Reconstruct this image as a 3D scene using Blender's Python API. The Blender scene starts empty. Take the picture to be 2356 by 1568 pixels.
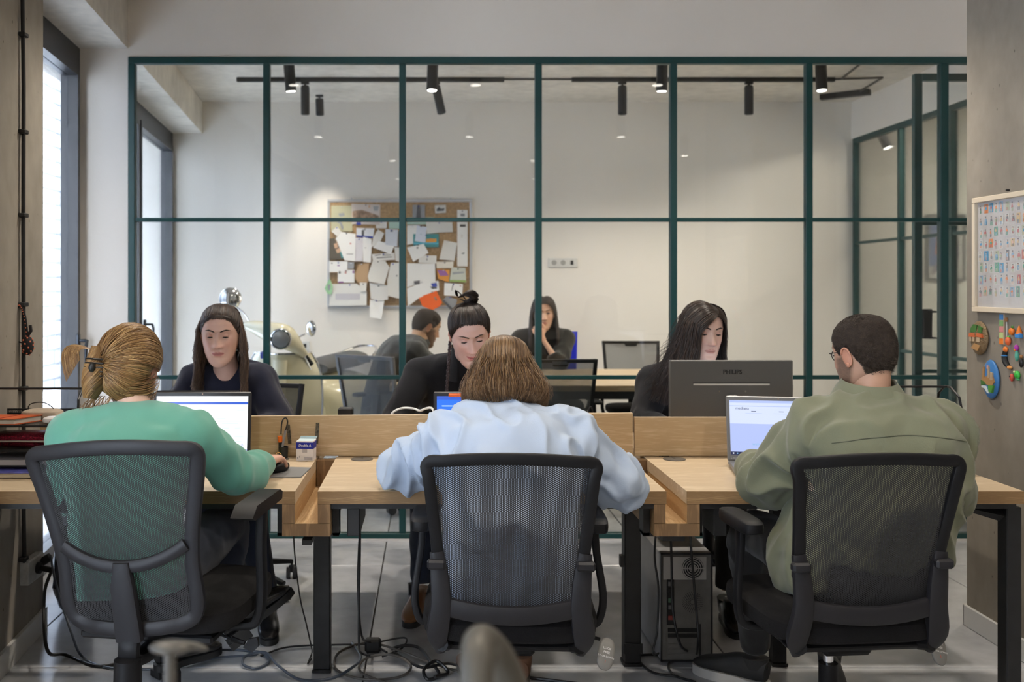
import bpy, bmesh, math, random
import numpy as np
from mathutils import Vector, Matrix, Quaternion, noise
from mathutils.bvhtree import BVHTree

random.seed(7)
S = bpy.context.scene
COL = S.collection
# ------------------------------------------------------------------ camera, world, lamps, exposure
F, CX, CY, H = 2290.0, 990.0, 655.0, 1.38          # focal length in px, principal point, eye height
def P(x, y, D):
    return Vector(((x - CX) / F * D, D, H - (y - CY) / F * D))
def PZ(x, D, z):
    return Vector(((x - CX) / F * D, D, z))
cam = bpy.data.cameras.new('camera')
camo = bpy.data.objects.new('camera', cam); COL.objects.link(camo)
camo.location = (0, 0, H); camo.rotation_euler = (math.pi / 2, 0, 0)
cam.sensor_width = 36.0; cam.lens = F / 2356 * 36.0
cam.shift_x = (1178 - CX) / 2356; cam.shift_y = -(784 - CY) / 2356
cam.clip_start = 0.05; cam.clip_end = 200
cam.dof.use_dof = True; cam.dof.focus_distance = 3.0; cam.dof.aperture_fstop = 4.0
S.camera = camo
S.view_settings.view_transform = 'Standard'; S.view_settings.look = 'None'
S.view_settings.gamma = 1.0; S.view_settings.exposure = 1.08; S.view_settings.use_curve_mapping = False
try:
    S.cycles.use_denoising = True; S.cycles.max_bounces = 8; S.cycles.diffuse_bounces = 4
    S.cycles.transparent_max_bounces = 24; S.cycles.sample_clamp_indirect = 6; S.cycles.caustics_reflective = False
    S.cycles.caustics_refractive = False
except Exception: pass
W = bpy.data.worlds.new('sky'); S.world = W; W.use_nodes = True
wn = W.node_tree; wn.nodes.clear()
wo = wn.nodes.new('ShaderNodeOutputWorld'); wb = wn.nodes.new('ShaderNodeBackground')
wb.inputs[0].default_value = (0.85, 0.92, 1.0, 1); wb.inputs[1].default_value = 21.0
wn.links.new(wb.outputs[0], wo.inputs[0])
def lamp(kind, name, loc, energy, color, size=None, size_y=None, rot=(0, 0, 0), spot=None, blend=0.6, portal=False):
    d = bpy.data.lights.new(name, kind); d.energy = energy; d.color = color
    if kind == 'AREA':
        d.shape = 'RECTANGLE'; d.size = size; d.size_y = size_y or size
        if portal: d.cycles.is_portal = True
    if kind == 'SPOT': d.spot_size = spot; d.spot_blend = blend; d.shadow_soft_size = size or 0.03
    if kind == 'POINT': d.shadow_soft_size = size or 0.1
    o = bpy.data.objects.new(name, d); COL.objects.link(o); o.location = loc; o.rotation_euler = rot
    return o
WARM = (1.0, 0.90, 0.77)
# daylight enters through two tall windows in the left wall
lamp('AREA', 'window_portal', (-1.86, 4.72, 1.3), 1, (1, 1, 1), 1.3, 2.5, (0, -math.pi / 2, 0), portal=True)
lamp('AREA', 'window_portal', (-2.03, 6.95, 1.3), 1, (1, 1, 1), 2.7, 2.5, (0, -math.pi / 2, 0), portal=True)
lamp('AREA', 'window_portal', (-1.5, 0.3, 1.3), 1, (1, 1, 1), 3.6, 2.5, (0, -math.pi / 2, 0), portal=True)
# the near room's ceiling fittings (above and behind the camera)
NEARSPOTS = [(-1.0, 1.9), (0.35, 1.9), (1.7, 1.9), (-0.4, 0.2), (1.1, 0.2), (2.6, 0.6), (-0.4, -1.6), (1.3, -1.6), (-0.9, 4.2), (0.3, 4.2), (1.5, 4.2)]
for i, (x, y) in enumerate(NEARSPOTS):
    lamp('SPOT', 'ceiling_lamp_light', (x, y, 2.68), (34 if y > 1 else 14) if y < 4 else 36, WARM, 0.05, spot=math.radians(150), blend=1.0)
# ------------------------------------------------------------------ object helpers
ROOTLOC = {}
def tag(o, label=None, cat=None, group=None, kind=None):
    if label: o['label'] = label
    if cat: o['category'] = cat
    if group: o['group'] = group
    if kind: o['kind'] = kind
    return o
def thing(name, label, cat, loc=(0, 0, 0), rz=0.0, group=None, rot=None):
    o = bpy.data.objects.new(name, None); COL.objects.link(o)
    o.empty_display_size = 0.05
    o.location = loc; o.rotation_euler = rot or (0, 0, rz)
    tag(o, label, cat, group)
    return o
def dup(root, loc=None, rz=None, label=None, group=None):
    r = root.copy(); COL.objects.link(r)
    if loc is not None: r.location = loc
    if rz is not None: r.rotation_euler = (0, 0, rz)
    if label: r['label'] = label
    if group: r['group'] = group
    def rec(src, dst):
        for ch in list(src.children):
            c = ch.copy(); COL.objects.link(c); c.parent = dst
            rec(ch, c)
    rec(root, r)
    return r
def catmull(pts, n):
    """smooth path through pts (list of vectors of any dimension), n samples per span"""
    p = [np.array(q, float) for q in pts]
    if len(p) < 3:
        return [p[0] + (p[-1] - p[0]) * t for t in np.linspace(0, 1, n + 1)]
    out = []
    for i in range(len(p) - 1):
        a = p[i - 1] if i > 0 else 2 * p[0] - p[1]
        b, c = p[i], p[i + 1]
        d = p[i + 2] if i + 2 < len(p) else 2 * p[-1] - p[-2]
        for k in range(n):
            t = k / n
            out.append(0.5 * ((2 * b) + (-a + c) * t + (2 * a - 5 * b + 4 * c - d) * t * t + (-a + 3 * b - 3 * c + d) * t ** 3))
    out.append(p[-1])
    return out
class MB:
    def __init__(s): s.v = []; s.f = []; s.m = []; s.cur = 0; s.uv = None
    def add(s, vs, fs):
        o = len(s.v); s.v.extend([tuple(float(q) for q in v) for v in vs])
        s.f.extend([tuple(i + o for i in f) for f in fs]); s.m.extend([s.cur] * len(fs))
        return s
    def box(s, x0, x1, y0, y1, z0, z1, b=0.0, M=None):
        if x0 > x1: x0, x1 = x1, x0
        if y0 > y1: y0, y1 = y1, y0
        if z0 > z1: z0, z1 = z1, z0
        b = min(b, (x1 - x0) * .49, (y1 - y0) * .49, (z1 - z0) * .49)
        if b <= 0:
            vs = [(x, y, z) for x in (x0, x1) for y in (y0, y1) for z in (z0, z1)]
            fs = [(0, 1, 3, 2), (4, 6, 7, 5), (0, 4, 5, 1), (2, 3, 7, 6), (0, 2, 6, 4), (1, 5, 7, 3)]
        else:
            vs = []; idx = {}
            for i, (x, sx) in enumerate(((x0, 1), (x1, -1))):
                for j, (y, sy) in enumerate(((y0, 1), (y1, -1))):
                    for k, (z, sz) in enumerate(((z0, 1), (z1, -1))):
                        idx[i, j, k, 0] = len(vs); vs.append((x, y + sy * b, z + sz * b))
                        idx[i, j, k, 1] = len(vs); vs.append((x + sx * b, y, z + sz * b))
                        idx[i, j, k, 2] = len(vs); vs.append((x + sx * b, y + sy * b, z))
            I = lambda i, j, k, a: idx[i, j, k, a]
            fs = []
            for i in (0, 1):
                q = [I(i, 0, 0, 0), I(i, 0, 1, 0), I(i, 1, 1, 0), I(i, 1, 0, 0)]; fs.append(q if i == 0 else q[::-1])
                q = [I(0, i, 0, 1), I(1, i, 0, 1), I(1, i, 1, 1), I(0, i, 1, 1)]; fs.append(q if i == 0 else q[::-1])
                q = [I(0, 0, i, 2), I(0, 1, i, 2), I(1, 1, i, 2), I(1, 0, i, 2)]; fs.append(q if i == 0 else q[::-1])
            for i in (0, 1):
                for j in (0, 1):
                    fs.append([I(i, j, 0, 0), I(i, j, 1, 0), I(i, j, 1, 1), I(i, j, 0, 1)] if (i + j) % 2 else [I(i, j, 0, 1), I(i, j, 1, 1), I(i, j, 1, 0), I(i, j, 0, 0)])
                    fs.append([I(i, 0, j, 0), I(i, 1, j, 0), I(i, 1, j, 2), I(i, 0, j, 2)] if (i + j) % 2 == 0 else [I(i, 0, j, 2), I(i, 1, j, 2), I(i, 1, j, 0), I(i, 0, j, 0)])
                    fs.append([I(0, i, j, 1), I(1, i, j, 1), I(1, i, j, 2), I(0, i, j, 2)] if (i + j) % 2 else [I(0, i, j, 2), I(1, i, j, 2), I(1, i, j, 1), I(0, i, j, 1)])
                    for k in (0, 1):
                        t = [I(i, j, k, 0), I(i, j, k, 1), I(i, j, k, 2)]
                        fs.append(t if (i + j + k) % 2 else t[::-1])
        if M is not None: vs = [M @ Vector(v) for v in vs]
        return s.add(vs, fs)
    def tube(s, pts, r, n=10, side=None, caps=True, closed=False, sup=2.0, M=None, smooth=0):
        if smooth:
            rr = r if isinstance(r, (list, tuple)) else [r] * len(pts)
            rr = [q if isinstance(q, (tuple, list)) else (q, q) for q in rr]
            allp = [tuple(p) + tuple(q) for p, q in zip(pts, rr)]
            allp = catmull(allp, smooth)
            pts = [a[:3] for a in allp]; r = [(max(a[3], 1e-4), max(a[4], 1e-4)) for a in allp]
        pts = [Vector(p) for p in pts]; N = len(pts)
        rr = r if isinstance(r, (list, tuple)) and len(r) == N else [r] * N
        rr = [q if isinstance(q, (tuple, list)) else (q, q) for q in rr]
        tang = []
        for i in range(N):
            if closed: t = pts[(i + 1) % N] - pts[i - 1]
            else: t = pts[min(i + 1, N - 1)] - pts[max(i - 1, 0)]
            tang.append(t.normalized() if t.length > 1e-9 else Vector((0, 0, 1)))
        if side is not None: u = Vector(side)
        else:
            t0 = tang[0]; u = Vector((0, 0, 1)) if abs(t0.z) < 0.9 else Vector((1, 0, 0))
            u = t0.cross(u)
        vs = []
        for i in range(N):
            t = tang[i]
            base = Vector(side) if side is not None else u
            u = base - t * base.dot(t)
            if u.length < 1e-6: u = t.orthogonal()
            u.normalize(); w = t.cross(u)
            a, b = rr[i]
            for k in range(n):
                an = 2 * math.pi * k / n; c, q = math.cos(an), math.sin(an)
                if sup != 2.0:
                    c = math.copysign(abs(c) ** (2 / sup), c); q = math.copysign(abs(q) ** (2 / sup), q)
                vs.append(pts[i] + u * (a * c) + w * (b * q))
        fs = []
        for i in range(N if closed else N - 1):
            for k in range(n):
                a0 = i * n + k; a1 = i * n + (k + 1) % n; b0 = ((i + 1) % N) * n + k; b1 = ((i + 1) % N) * n + (k + 1) % n
                fs.append((a0, a1, b1, b0))
        if caps and not closed:
            fs.append(tuple(range(n - 1, -1, -1))); fs.append(tuple((N - 1) * n + k for k in range(n)))
        if M is not None: vs = [M @ v for v in vs]
        return s.add(vs, fs)
    def cyl(s, a, b, r, n=20, r2=None, M=None):
        return s.tube([a, b], [r, r if r2 is None else r2], n=n, M=M)
    def lathe(s, prof, c=(0, 0, 0), n=24, M=None):
        """profile of (radius, z) around the z axis"""
        vs = []; fs = []; L = len(prof)
        for (r, z) in prof:
            for k in range(n):
                a = 2 * math.pi * k / n
                vs.append(Vector((c[0] + r * math.cos(a), c[1] + r * math.sin(a), c[2] + z)))
        for i in range(L - 1):
            for k in range(n):
                fs.append((i * n + k, i * n + (k + 1) % n, (i + 1) * n + (k + 1) % n, (i + 1) * n + k))
        fs.append(tuple(range(n - 1, -1, -1))); fs.append(tuple((L - 1) * n + k for k in range(n)))
        if M is not None: vs = [M @ v for v in vs]
        return s.add(vs, fs)
    def ell(s, c, r, nu=20, nv=12, M=None, sup=2.0):
        r = r if isinstance(r, (tuple, list)) else (r, r, r)
        vs = []; fs = []
        def pw(a): return math.copysign(abs(a) ** (2 / sup), a) if sup != 2.0 else a
        for j in range(1, nv):
            ph = -math.pi / 2 + math.pi * j / nv
            for i in range(nu):
                th = 2 * math.pi * i / nu
                vs.append(Vector((c[0] + r[0] * pw(math.cos(th)) * pw(math.cos(ph)), c[1] + r[1] * pw(math.sin(th)) * pw(math.cos(ph)), c[2] + r[2] * pw(math.sin(ph)))))
        b = len(vs); vs.append(Vector((c[0], c[1], c[2] - r[2]))); vs.append(Vector((c[0], c[1], c[2] + r[2])))
        for j in range(nv - 2):
            for i in range(nu):
                fs.append((j * nu + i, j * nu + (i + 1) % nu, (j + 1) * nu + (i + 1) % nu, (j + 1) * nu + i))
        for i in range(nu):
            fs.append((b, (i + 1) % nu, i)); fs.append((b + 1, (nv - 2) * nu + i, (nv - 2) * nu + (i + 1) % nu))
        if M is not None: vs = [M @ v for v in vs]
        return s.add(vs, fs)
    def prism(s, poly, t0, t1, axis='y', M=None):
        """polygon in the plane across `axis`, extruded from t0 to t1"""
        def put(a, b, t):
            return {'y': (a, t, b), 'x': (t, a, b), 'z': (a, b, t)}[axis]
        n = len(poly)
        vs = [Vector(put(a, b, t0)) for a, b in poly] + [Vector(put(a, b, t1)) for a, b in poly]
        fs = [tuple(range(n)), tuple(range(2 * n - 1, n - 1, -1))] + [(i, i + n, (i + 1) % n + n, (i + 1) % n) for i in range(n)]
        if M is not None: vs = [M @ v for v in vs]
        return s.add(vs, fs)
    def grid(s, fn, nu, nv, M=None):
        vs = [Vector(fn(i / nu, j / nv)) for j in range(nv + 1) for i in range(nu + 1)]
        fs = [(j * (nu + 1) + i, j * (nu + 1) + i + 1, (j + 1) * (nu + 1) + i + 1, (j + 1) * (nu + 1) + i) for j in range(nv) for i in range(nu)]
        if M is not None: vs = [M @ v for v in vs]
        return s.add(vs, fs)
    def build(s, name, mats, parent=None, world=False, smooth=35, fix=True, uv=None):
        me = bpy.data.meshes.new(name)
        v = s.v
        if world and parent is not None:
            o = parent.matrix_basis.inverted()
            v = [tuple(o @ Vector(q)) for q in v]
        me.from_pydata(v, [], s.f)
        if not isinstance(mats, (list, tuple)): mats = [mats]
        for m in mats: me.materials.append(m)
        if len(mats) > 1: me.polygons.foreach_set('material_index', s.m)
        if fix:
            bm = bmesh.new(); bm.from_mesh(me); bmesh.ops.recalc_face_normals(bm, faces=bm.faces); bm.to_mesh(me); bm.free()
        if smooth:
            me.polygons.foreach_set('use_smooth', [True] * len(me.polygons))
            try: me.set_sharp_from_angle(angle=math.radians(smooth))
            except Exception: pass
        if uv is not None:
            l = me.uv_layers.new(name='UVMap')
            for lp in me.loops: l.data[lp.index].uv = uv[lp.vertex_index]
        me.update()
        ob = bpy.data.objects.new(name, me); COL.objects.link(ob)
        if parent is not None: ob.parent = parent
        return ob
def struct(name, mb, m, parent=None, **k):
    o = mb.build(name, m, parent, **k)
    if parent is None: o['kind'] = 'structure'
    return o
def solo(name, mb, m, label, cat, group=None, **k):
    """a top-level thing that is one mesh: origin moved to its base"""
    a = np.array(mb.v); c = (a.min(0) + a.max(0)) / 2; c[2] = a[:, 2].min()
    mb.v = [tuple(q - c) for q in a]
    o = mb.build(name, m, None, **k); o.location = c
    return tag(o, label, cat, group)
def frame_M(origin, xdir, ydir):
    x = Vector(xdir).normalized(); y = Vector(ydir); y = (y - x * y.dot(x)).normalized(); z = x.cross(y)
    M = Matrix.Identity(4)
    for i in range(3): M[i][0], M[i][1], M[i][2], M[i][3] = x[i], y[i], z[i], origin[i]
    return M
def text_mb(s, size, M, depth=0.0006, align='CENTER', shear=0.0, bold=0.0):
    cu = bpy.data.curves.new('t', 'FONT'); cu.body = s; cu.size = size; cu.extrude = depth; cu.shear = shear; cu.offset = bold
    cu.align_x = align; cu.align_y = 'CENTER'; cu.resolution_u = 2
    ob = bpy.data.objects.new('t', cu); me = ob.to_mesh()
    mb = MB(); mb.add([M @ v.co for v in me.vertices], [tuple(p.vertices) for p in me.polygons])
    ob.to_mesh_clear(); bpy.data.objects.remove(ob); bpy.data.curves.remove(cu)
    return mb
# ------------------------------------------------------------------ materials
MATS = {}
def nodes_of(name):
    m = bpy.data.materials.new(name); m.use_nodes = True; nt = m.node_tree
    b = nt.nodes.get('Principled BSDF'); MATS[name] = m
    return m, nt, b
def mat(name, color, rough=0.5, metal=0.0, spec=0.5, var=0.0, vscale=6.0, bump=0.0, bscale=60.0, emit=None, estr=0.0, coat=0.0, attr=False, sheen=0.0, stretch=(1, 1, 1)):
    if name in MATS: return MATS[name]
    m, nt, b = nodes_of(name); L = nt.links.new; N = nt.nodes.new
    b.inputs['Base Color'].default_value = (*color, 1); b.inputs['Roughness'].default_value = rough
    b.inputs['Metallic'].default_value = metal; b.inputs['Specular IOR Level'].default_value = spec
    if coat: b.inputs['Coat Weight'].default_value = coat; b.inputs['Coat Roughness'].default_value = 0.1
    if sheen: b.inputs['Sheen Weight'].default_value = sheen; b.inputs['Sheen Roughness'].default_value = 0.5
    if emit is not None: b.inputs['Emission Color'].default_value = (*emit, 1); b.inputs['Emission Strength'].default_value = estr
    tc = N('ShaderNodeTexCoord'); mp = N('ShaderNodeMapping'); mp.inputs['Scale'].default_value = stretch
    L(tc.outputs['Object'], mp.inputs[0])
    base = None
    if attr:
        a = N('ShaderNodeVertexColor'); a.layer_name = 'Col'; base = a.outputs[0]
        L(base, b.inputs['Base Color'])
    if var > 0:
        nz = N('ShaderNodeTexNoise'); nz.inputs['Scale'].default_value = vscale; nz.inputs['Detail'].default_value = 6; L(mp.outputs[0], nz.inputs[0])
        mr = N('ShaderNodeMapRange'); mr.inputs[1].default_value = 0.3; mr.inputs[2].default_value = 0.7; mr.inputs[3].default_value = 1 - var; mr.inputs[4].default_value = 1 + var
        L(nz.outputs[0], mr.inputs[0])
        mx = N('ShaderNodeMix'); mx.data_type = 'RGBA'; mx.blend_type = 'MULTIPLY'; mx.inputs[0].default_value = 1
        if base is not None: L(base, mx.inputs[6])
        else: mx.inputs[6].default_value = (*color, 1)
        L(mr.outputs[0], mx.inputs[7]); L(mx.outputs[2], b.inputs['Base Color'])
    if bump > 0:
        nb = N('ShaderNodeTexNoise'); nb.inputs['Scale'].default_value = bscale; nb.inputs['Detail'].default_value = 4; L(mp.outputs[0], nb.inputs[0])
        bp = N('ShaderNodeBump'); bp.inputs['Strength'].default_value = bump; bp.inputs['Distance'].default_value = 0.01
        L(nb.outputs[0], bp.inputs['Height']); L(bp.outputs[0], b.inputs['Normal'])
    return m
def emis(name, color, strength):
    if name in MATS: return MATS[name]
    m, nt, b = nodes_of(name)
    b.inputs['Base Color'].default_value = (0.02, 0.02, 0.02, 1); b.inputs['Roughness'].default_value = 0.3
    b.inputs['Emission Color'].default_value = (*color, 1); b.inputs['Emission Strength'].default_value = strength
    return m
def wood(name, c1, c2, axis='x', rough=0.5, scale=1.0):
    if name in MATS: return MATS[name]
    m, nt, b = nodes_of(name); L = nt.links.new; N = nt.nodes.new
    tc = N('ShaderNodeTexCoord'); mp = N('ShaderNodeMapping')
    st = {'x': (0.9, 9, 14), 'y': (9, 0.9, 14), 'z': (9, 9, 0.9)}[axis]
    mp.inputs['Scale'].default_value = [q * scale for q in st]; L(tc.outputs['Object'], mp.inputs[0])
    n1 = N('ShaderNodeTexNoise'); n1.inputs['Scale'].default_value = 2.2; n1.inputs['Detail'].default_value = 5; n1.inputs['Distortion'].default_value = 0.6; L(mp.outputs[0], n1.inputs[0])
    n2 = N('ShaderNodeTexNoise'); n2.inputs['Scale'].default_value = 22; n2.inputs['Detail'].default_value = 3; L(mp.outputs[0], n2.inputs[0])
    w = N('ShaderNodeMath'); w.operation = 'MULTIPLY'; w.inputs[1].default_value = 9.0; L(n1.outputs[0], w.inputs[0])
    sn = N('ShaderNodeMath'); sn.operation = 'SINE'; L(w.outputs[0], sn.inputs[0])
    ad = N('ShaderNodeMath'); ad.operation = 'MULTIPLY_ADD'; ad.inputs[1].default_value = 0.30; ad.inputs[2].default_value = 0.05; L(sn.outputs[0], ad.inputs[0])
    ad2 = N('ShaderNodeMath'); ad2.operation = 'ADD'; L(ad.outputs[0], ad2.inputs[0]); L(n2.outputs[0], ad2.inputs[1])
    cr = N('ShaderNodeValToRGB'); cr.color_ramp.elements[0].position = 0.3; cr.color_ramp.elements[1].position = 0.78
    cr.color_ramp.elements[0].color = (*c2, 1); cr.color_ramp.elements[1].color = (*c1, 1)
    L(ad2.outputs[0], cr.inputs[0]); L(cr.outputs[0], b.inputs['Base Color'])
    b.inputs['Roughness'].default_value = rough; b.inputs['Specular IOR Level'].default_value = 0.35
    bp = N('ShaderNodeBump'); bp.inputs['Strength'].default_value = 0.12; bp.inputs['Distance'].default_value = 0.002
    L(ad2.outputs[0], bp.inputs['Height']); L(bp.outputs[0], b.inputs['Normal'])
    return m
def concrete(name, c, rough=0.8, pits=1.0, spec=0.3, bump=0.35, blot=0.22, scale=1.0):
    if name in MATS: return MATS[name]
    m, nt, b = nodes_of(name); L = nt.links.new; N = nt.nodes.new
    tc = N('ShaderNodeTexCoord'); mp = N('ShaderNodeMapping'); mp.inputs['Scale'].default_value = (scale, scale, scale * 0.7); L(tc.outputs['Object'], mp.inputs[0])
    def nz(sc, det=6, dist=0.0):
        n = N('ShaderNodeTexNoise'); n.inputs['Scale'].default_value = sc; n.inputs['Detail'].default_value = det; n.inputs['Distortion'].default_value = dist; L(mp.outputs[0], n.inputs[0]); return n
    a, q = nz(1.7, 8, 0.6), nz(14, 6)
    mr = N('ShaderNodeMapRange'); mr.inputs[1].default_value = 0.32; mr.inputs[2].default_value = 0.68; mr.inputs[3].default_value = 1 - blot; mr.inputs[4].default_value = 1 + blot * .7; L(a.outputs[0], mr.inputs[0])
    mr2 = N('ShaderNodeMapRange'); mr2.inputs[1].default_value = 0.3; mr2.inputs[2].default_value = 0.7; mr2.inputs[3].default_value = 0.9; mr2.inputs[4].default_value = 1.08; L(q.outputs[0], mr2.inputs[0])
    vo = N('ShaderNodeTexVoronoi'); vo.inputs['Scale'].default_value = 17.0; L(mp.outputs[0], vo.inputs[0])
    vr = N('ShaderNodeMapRange'); vr.inputs[1].default_value = 0.055; vr.inputs[2].default_value = 0.085; vr.inputs[3].default_value = 1 - 0.55 * pits; vr.inputs[4].default_value = 1.0; L(vo.outputs['Distance'], vr.inputs[0])
    m1 = N('ShaderNodeMath'); m1.operation = 'MULTIPLY'; L(mr.outputs[0], m1.inputs[0]); L(mr2.outputs[0], m1.inputs[1])
    m2 = N('ShaderNodeMath'); m2.operation = 'MULTIPLY'; L(m1.outputs[0], m2.inputs[0]); L(vr.outputs[0], m2.inputs[1])
    mx = N('ShaderNodeMix'); mx.data_type = 'RGBA'; mx.blend_type = 'MULTIPLY'; mx.inputs[0].default_value = 1; mx.inputs[6].default_value = (*c, 1)
    L(m2.outputs[0], mx.inputs[7]); L(mx.outputs[2], b.inputs['Base Color'])
    b.inputs['Roughness'].default_value = rough; b.inputs['Specular IOR Level'].default_value = spec
    bp = N('ShaderNodeBump'); bp.inputs['Strength'].default_value = bump; bp.inputs['Distance'].default_value = 0.004
    L(m2.outputs[0], bp.inputs['Height']); L(bp.outputs[0], b.inputs['Normal'])
    return m
def glass(name, tint=(1, 1, 1), refl=1.0):
    if name in MATS: return MATS[name]
    m = bpy.data.materials.new(name); m.use_nodes = True; nt = m.node_tree; nt.nodes.clear(); MATS[name] = m
    N, L = nt.nodes.new, nt.links.new
    o = N('ShaderNodeOutputMaterial'); t = N('ShaderNodeBsdfTransparent'); t.inputs[0].default_value = (*tint, 1)
    g = N('ShaderNodeBsdfGlossy'); g.inputs['Roughness'].default_value = 0.0; fr = N('ShaderNodeFresnel'); fr.inputs[0].default_value = 1.45
    mu = N('ShaderNodeMath'); mu.operation = 'MULTIPLY'; mu.inputs[1].default_value = refl; L(fr.outputs[0], mu.inputs[0])
    mx = N('ShaderNodeMixShader'); L(mu.outputs[0], mx.inputs[0]); L(t.outputs[0], mx.inputs[1]); L(g.outputs[0], mx.inputs[2]); L(mx.outputs[0], o.inputs[0])
    return m
def meshcloth(name, color, pitch=0.0046, hole=0.5, uvs=True):
    """see-through knitted chair mesh: rows of small holes laid out in the fabric's own UV metres"""
    if name in MATS: return MATS[name]
    m, nt, b = nodes_of(name); L = nt.links.new; N = nt.nodes.new
    b.inputs['Base Color'].default_value = (*color, 1); b.inputs['Roughness'].default_value = 0.75
    tc = N('ShaderNodeUVMap'); sp = N('ShaderNodeSeparateXYZ'); L(tc.outputs[0], sp.inputs[0])
    k = 2 * math.pi / pitch
    def tri(ax, ay, ph):
        u = N('ShaderNodeMath'); u.operation = 'MULTIPLY'; u.inputs[1].default_value = ax * k; L(sp.outputs[0], u.inputs[0])
        v = N('ShaderNodeMath'); v.operation = 'MULTIPLY_ADD'; v.inputs[1].default_value = ay * k; L(sp.outputs[1], v.inputs[0]); L(u.outputs[0], v.inputs[2])
        c = N('ShaderNodeMath'); c.operation = 'COSINE'; L(v.outputs[0], c.inputs[0]); return c
    a, c_, d = tri(1.0, 0.0, 0), tri(0.5, 0.8660, 0), tri(0.5, -0.8660, 0)
    s1 = N('ShaderNodeMath'); s1.operation = 'ADD'; L(a.outputs[0], s1.inputs[0]); L(c_.outputs[0], s1.inputs[1])
    s2 = N('ShaderNodeMath'); s2.operation = 'ADD'; L(s1.outputs[0], s2.inputs[0]); L(d.outputs[0], s2.inputs[1])
    mr = N('ShaderNodeMapRange'); mr.inputs[1].default_value = hole - 0.15; mr.inputs[2].default_value = hole + 0.15; mr.inputs[3].default_value = 1; mr.inputs[4].default_value = 0; L(s2.outputs[0], mr.inputs[0])
    L(mr.outputs[0], b.inputs['Alpha'])
    return m
OAK = wood('oak', (0.70, 0.54, 0.35), (0.50, 0.355, 0.20))
OAKL = wood('oak_pale', (0.68, 0.56, 0.41), (0.53, 0.41, 0.27))
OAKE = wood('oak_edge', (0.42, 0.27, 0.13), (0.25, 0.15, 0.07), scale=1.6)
OAKY = wood('oak_grain_along', (0.62, 0.43, 0.23), (0.45, 0.28, 0.13), axis='y')
OAKD = wood('oak_end', (0.36, 0.22, 0.11), (0.2, 0.12, 0.06), axis='z')
CONC = concrete('pillar_concrete', (0.31, 0.28, 0.24))
CONCR = concrete('right_pillar_concrete', (0.30, 0.265, 0.22), pits=0.7)
CEIL = concrete('ceiling_concrete', (0.74, 0.70, 0.63), pits=0.15, blot=0.12)
FLOORM = concrete('polished_concrete', (0.52, 0.53, 0.55), rough=0.22, pits=0.0, spec=0.5, bump=0.05, blot=0.2, scale=0.8)
JOINT = mat('joint_dark', (0.12, 0.115, 0.11), 0.9)
WHITE = mat('wall_paint', (0.86, 0.81, 0.745), 0.7, bump=0.05, bscale=90)
SKIRT = mat('skirting_paint', (0.72, 0.71, 0.69), 0.45)
TEAL = mat('green_steel', (0.007, 0.055, 0.056), 0.38, spec=0.5, bump=0.02, bscale=200)
ANTH = mat('window_frame_dark', (0.035, 0.036, 0.042), 0.4)
BLK = mat('black_steel', (0.012, 0.012, 0.013), 0.42, var=0.3, vscale=20)
PLAS = mat('black_plastic', (0.005, 0.005, 0.006), 0.5, spec=.25, bump=0.06, bscale=700)
PLASG = mat('grey_plastic', (0.012, 0.0115, 0.014), 0.5, spec=.35, bump=0.06, bscale=700)
FABB = mat('black_fabric', (0.010, 0.0095, 0.010), 0.95, bump=0.4, bscale=500, spec=.2)
CHROME = mat('chrome', (0.75, 0.75, 0.77), 0.08, metal=1.0)
STEEL = mat('brushed_steel', (0.5, 0.49, 0.46), 0.35, metal=1.0)
RUB = mat('black_rubber', (0.012, 0.012, 0.012), 0.6)
PAPER = mat('white_paper', (0.82, 0.81, 0.79), 0.8)
GLASS = glass('pane_glass', (0.97, 0.985, 0.98), 0.9)
GLASSW = glass('window_glass', (0.95, 0.97, 1.0), 0.6)
# ================================================================== THE ROOM
YP, YB, ZC, ZH = 5.38, 8.39, 2.92, 2.61        # partition plane, back wall, ceiling, frame top
def wx(y): return -1.894 - 0.092 * (y - YP)    # window plane of the slightly splayed left wall
def bx_(y): return -1.634 - 0.095 * (y - YP)   # room face of the beam over it
def skew_box(mb, x0f, x1f, y0, y1, z0, z1):
    vs = [(x0f(y0), y0, z0), (x0f(y0), y0, z1), (x0f(y1), y1, z0), (x0f(y1), y1, z1), (x1f(y0), y0, z0), (x1f(y0), y0, z1), (x1f(y1), y1, z0), (x1f(y1), y1, z1)]
    return mb.add(vs, [(0, 1, 3, 2), (4, 6, 7, 5), (0, 4, 5, 1), (2, 3, 7, 6), (0, 2, 6, 4), (1, 5, 7, 3)])
# floor: a bed with polished concrete slabs, joints recessed
fl = struct('floor', MB().box(-2.8, 6.6, -3.4, 8.6, -0.12, -0.012), JOINT)
xs = [-2.8, -1.55, -0.235, 1.10, 2.45, 3.8, 5.2, 6.6]; ys = [-3.4, -1.5, 0.95, 2.28, 3.59, 4.90, 6.2, 7.5, 8.6]
for i in range(len(xs) - 1):
    for j in range(len(ys) - 1):
        g = 0.0028
        MB().box(xs[i] + g, xs[i + 1] - g, ys[j] + g, ys[j + 1] - g, -0.012, 0.0, 0.0015).build('floor_slab', FLOORM, fl)
cl = struct('ceiling', MB().box(-2.8, 6.6, -3.4, 8.6, ZC, ZC + 0.12), CEIL)
bm_ = MB(); skew_box(bm_, lambda y: wx(y) - 0.35, bx_, -3.4, YB, 2.655, ZC); struct('trim_1', bm_, CEIL)       # concrete downstand beam
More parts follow.
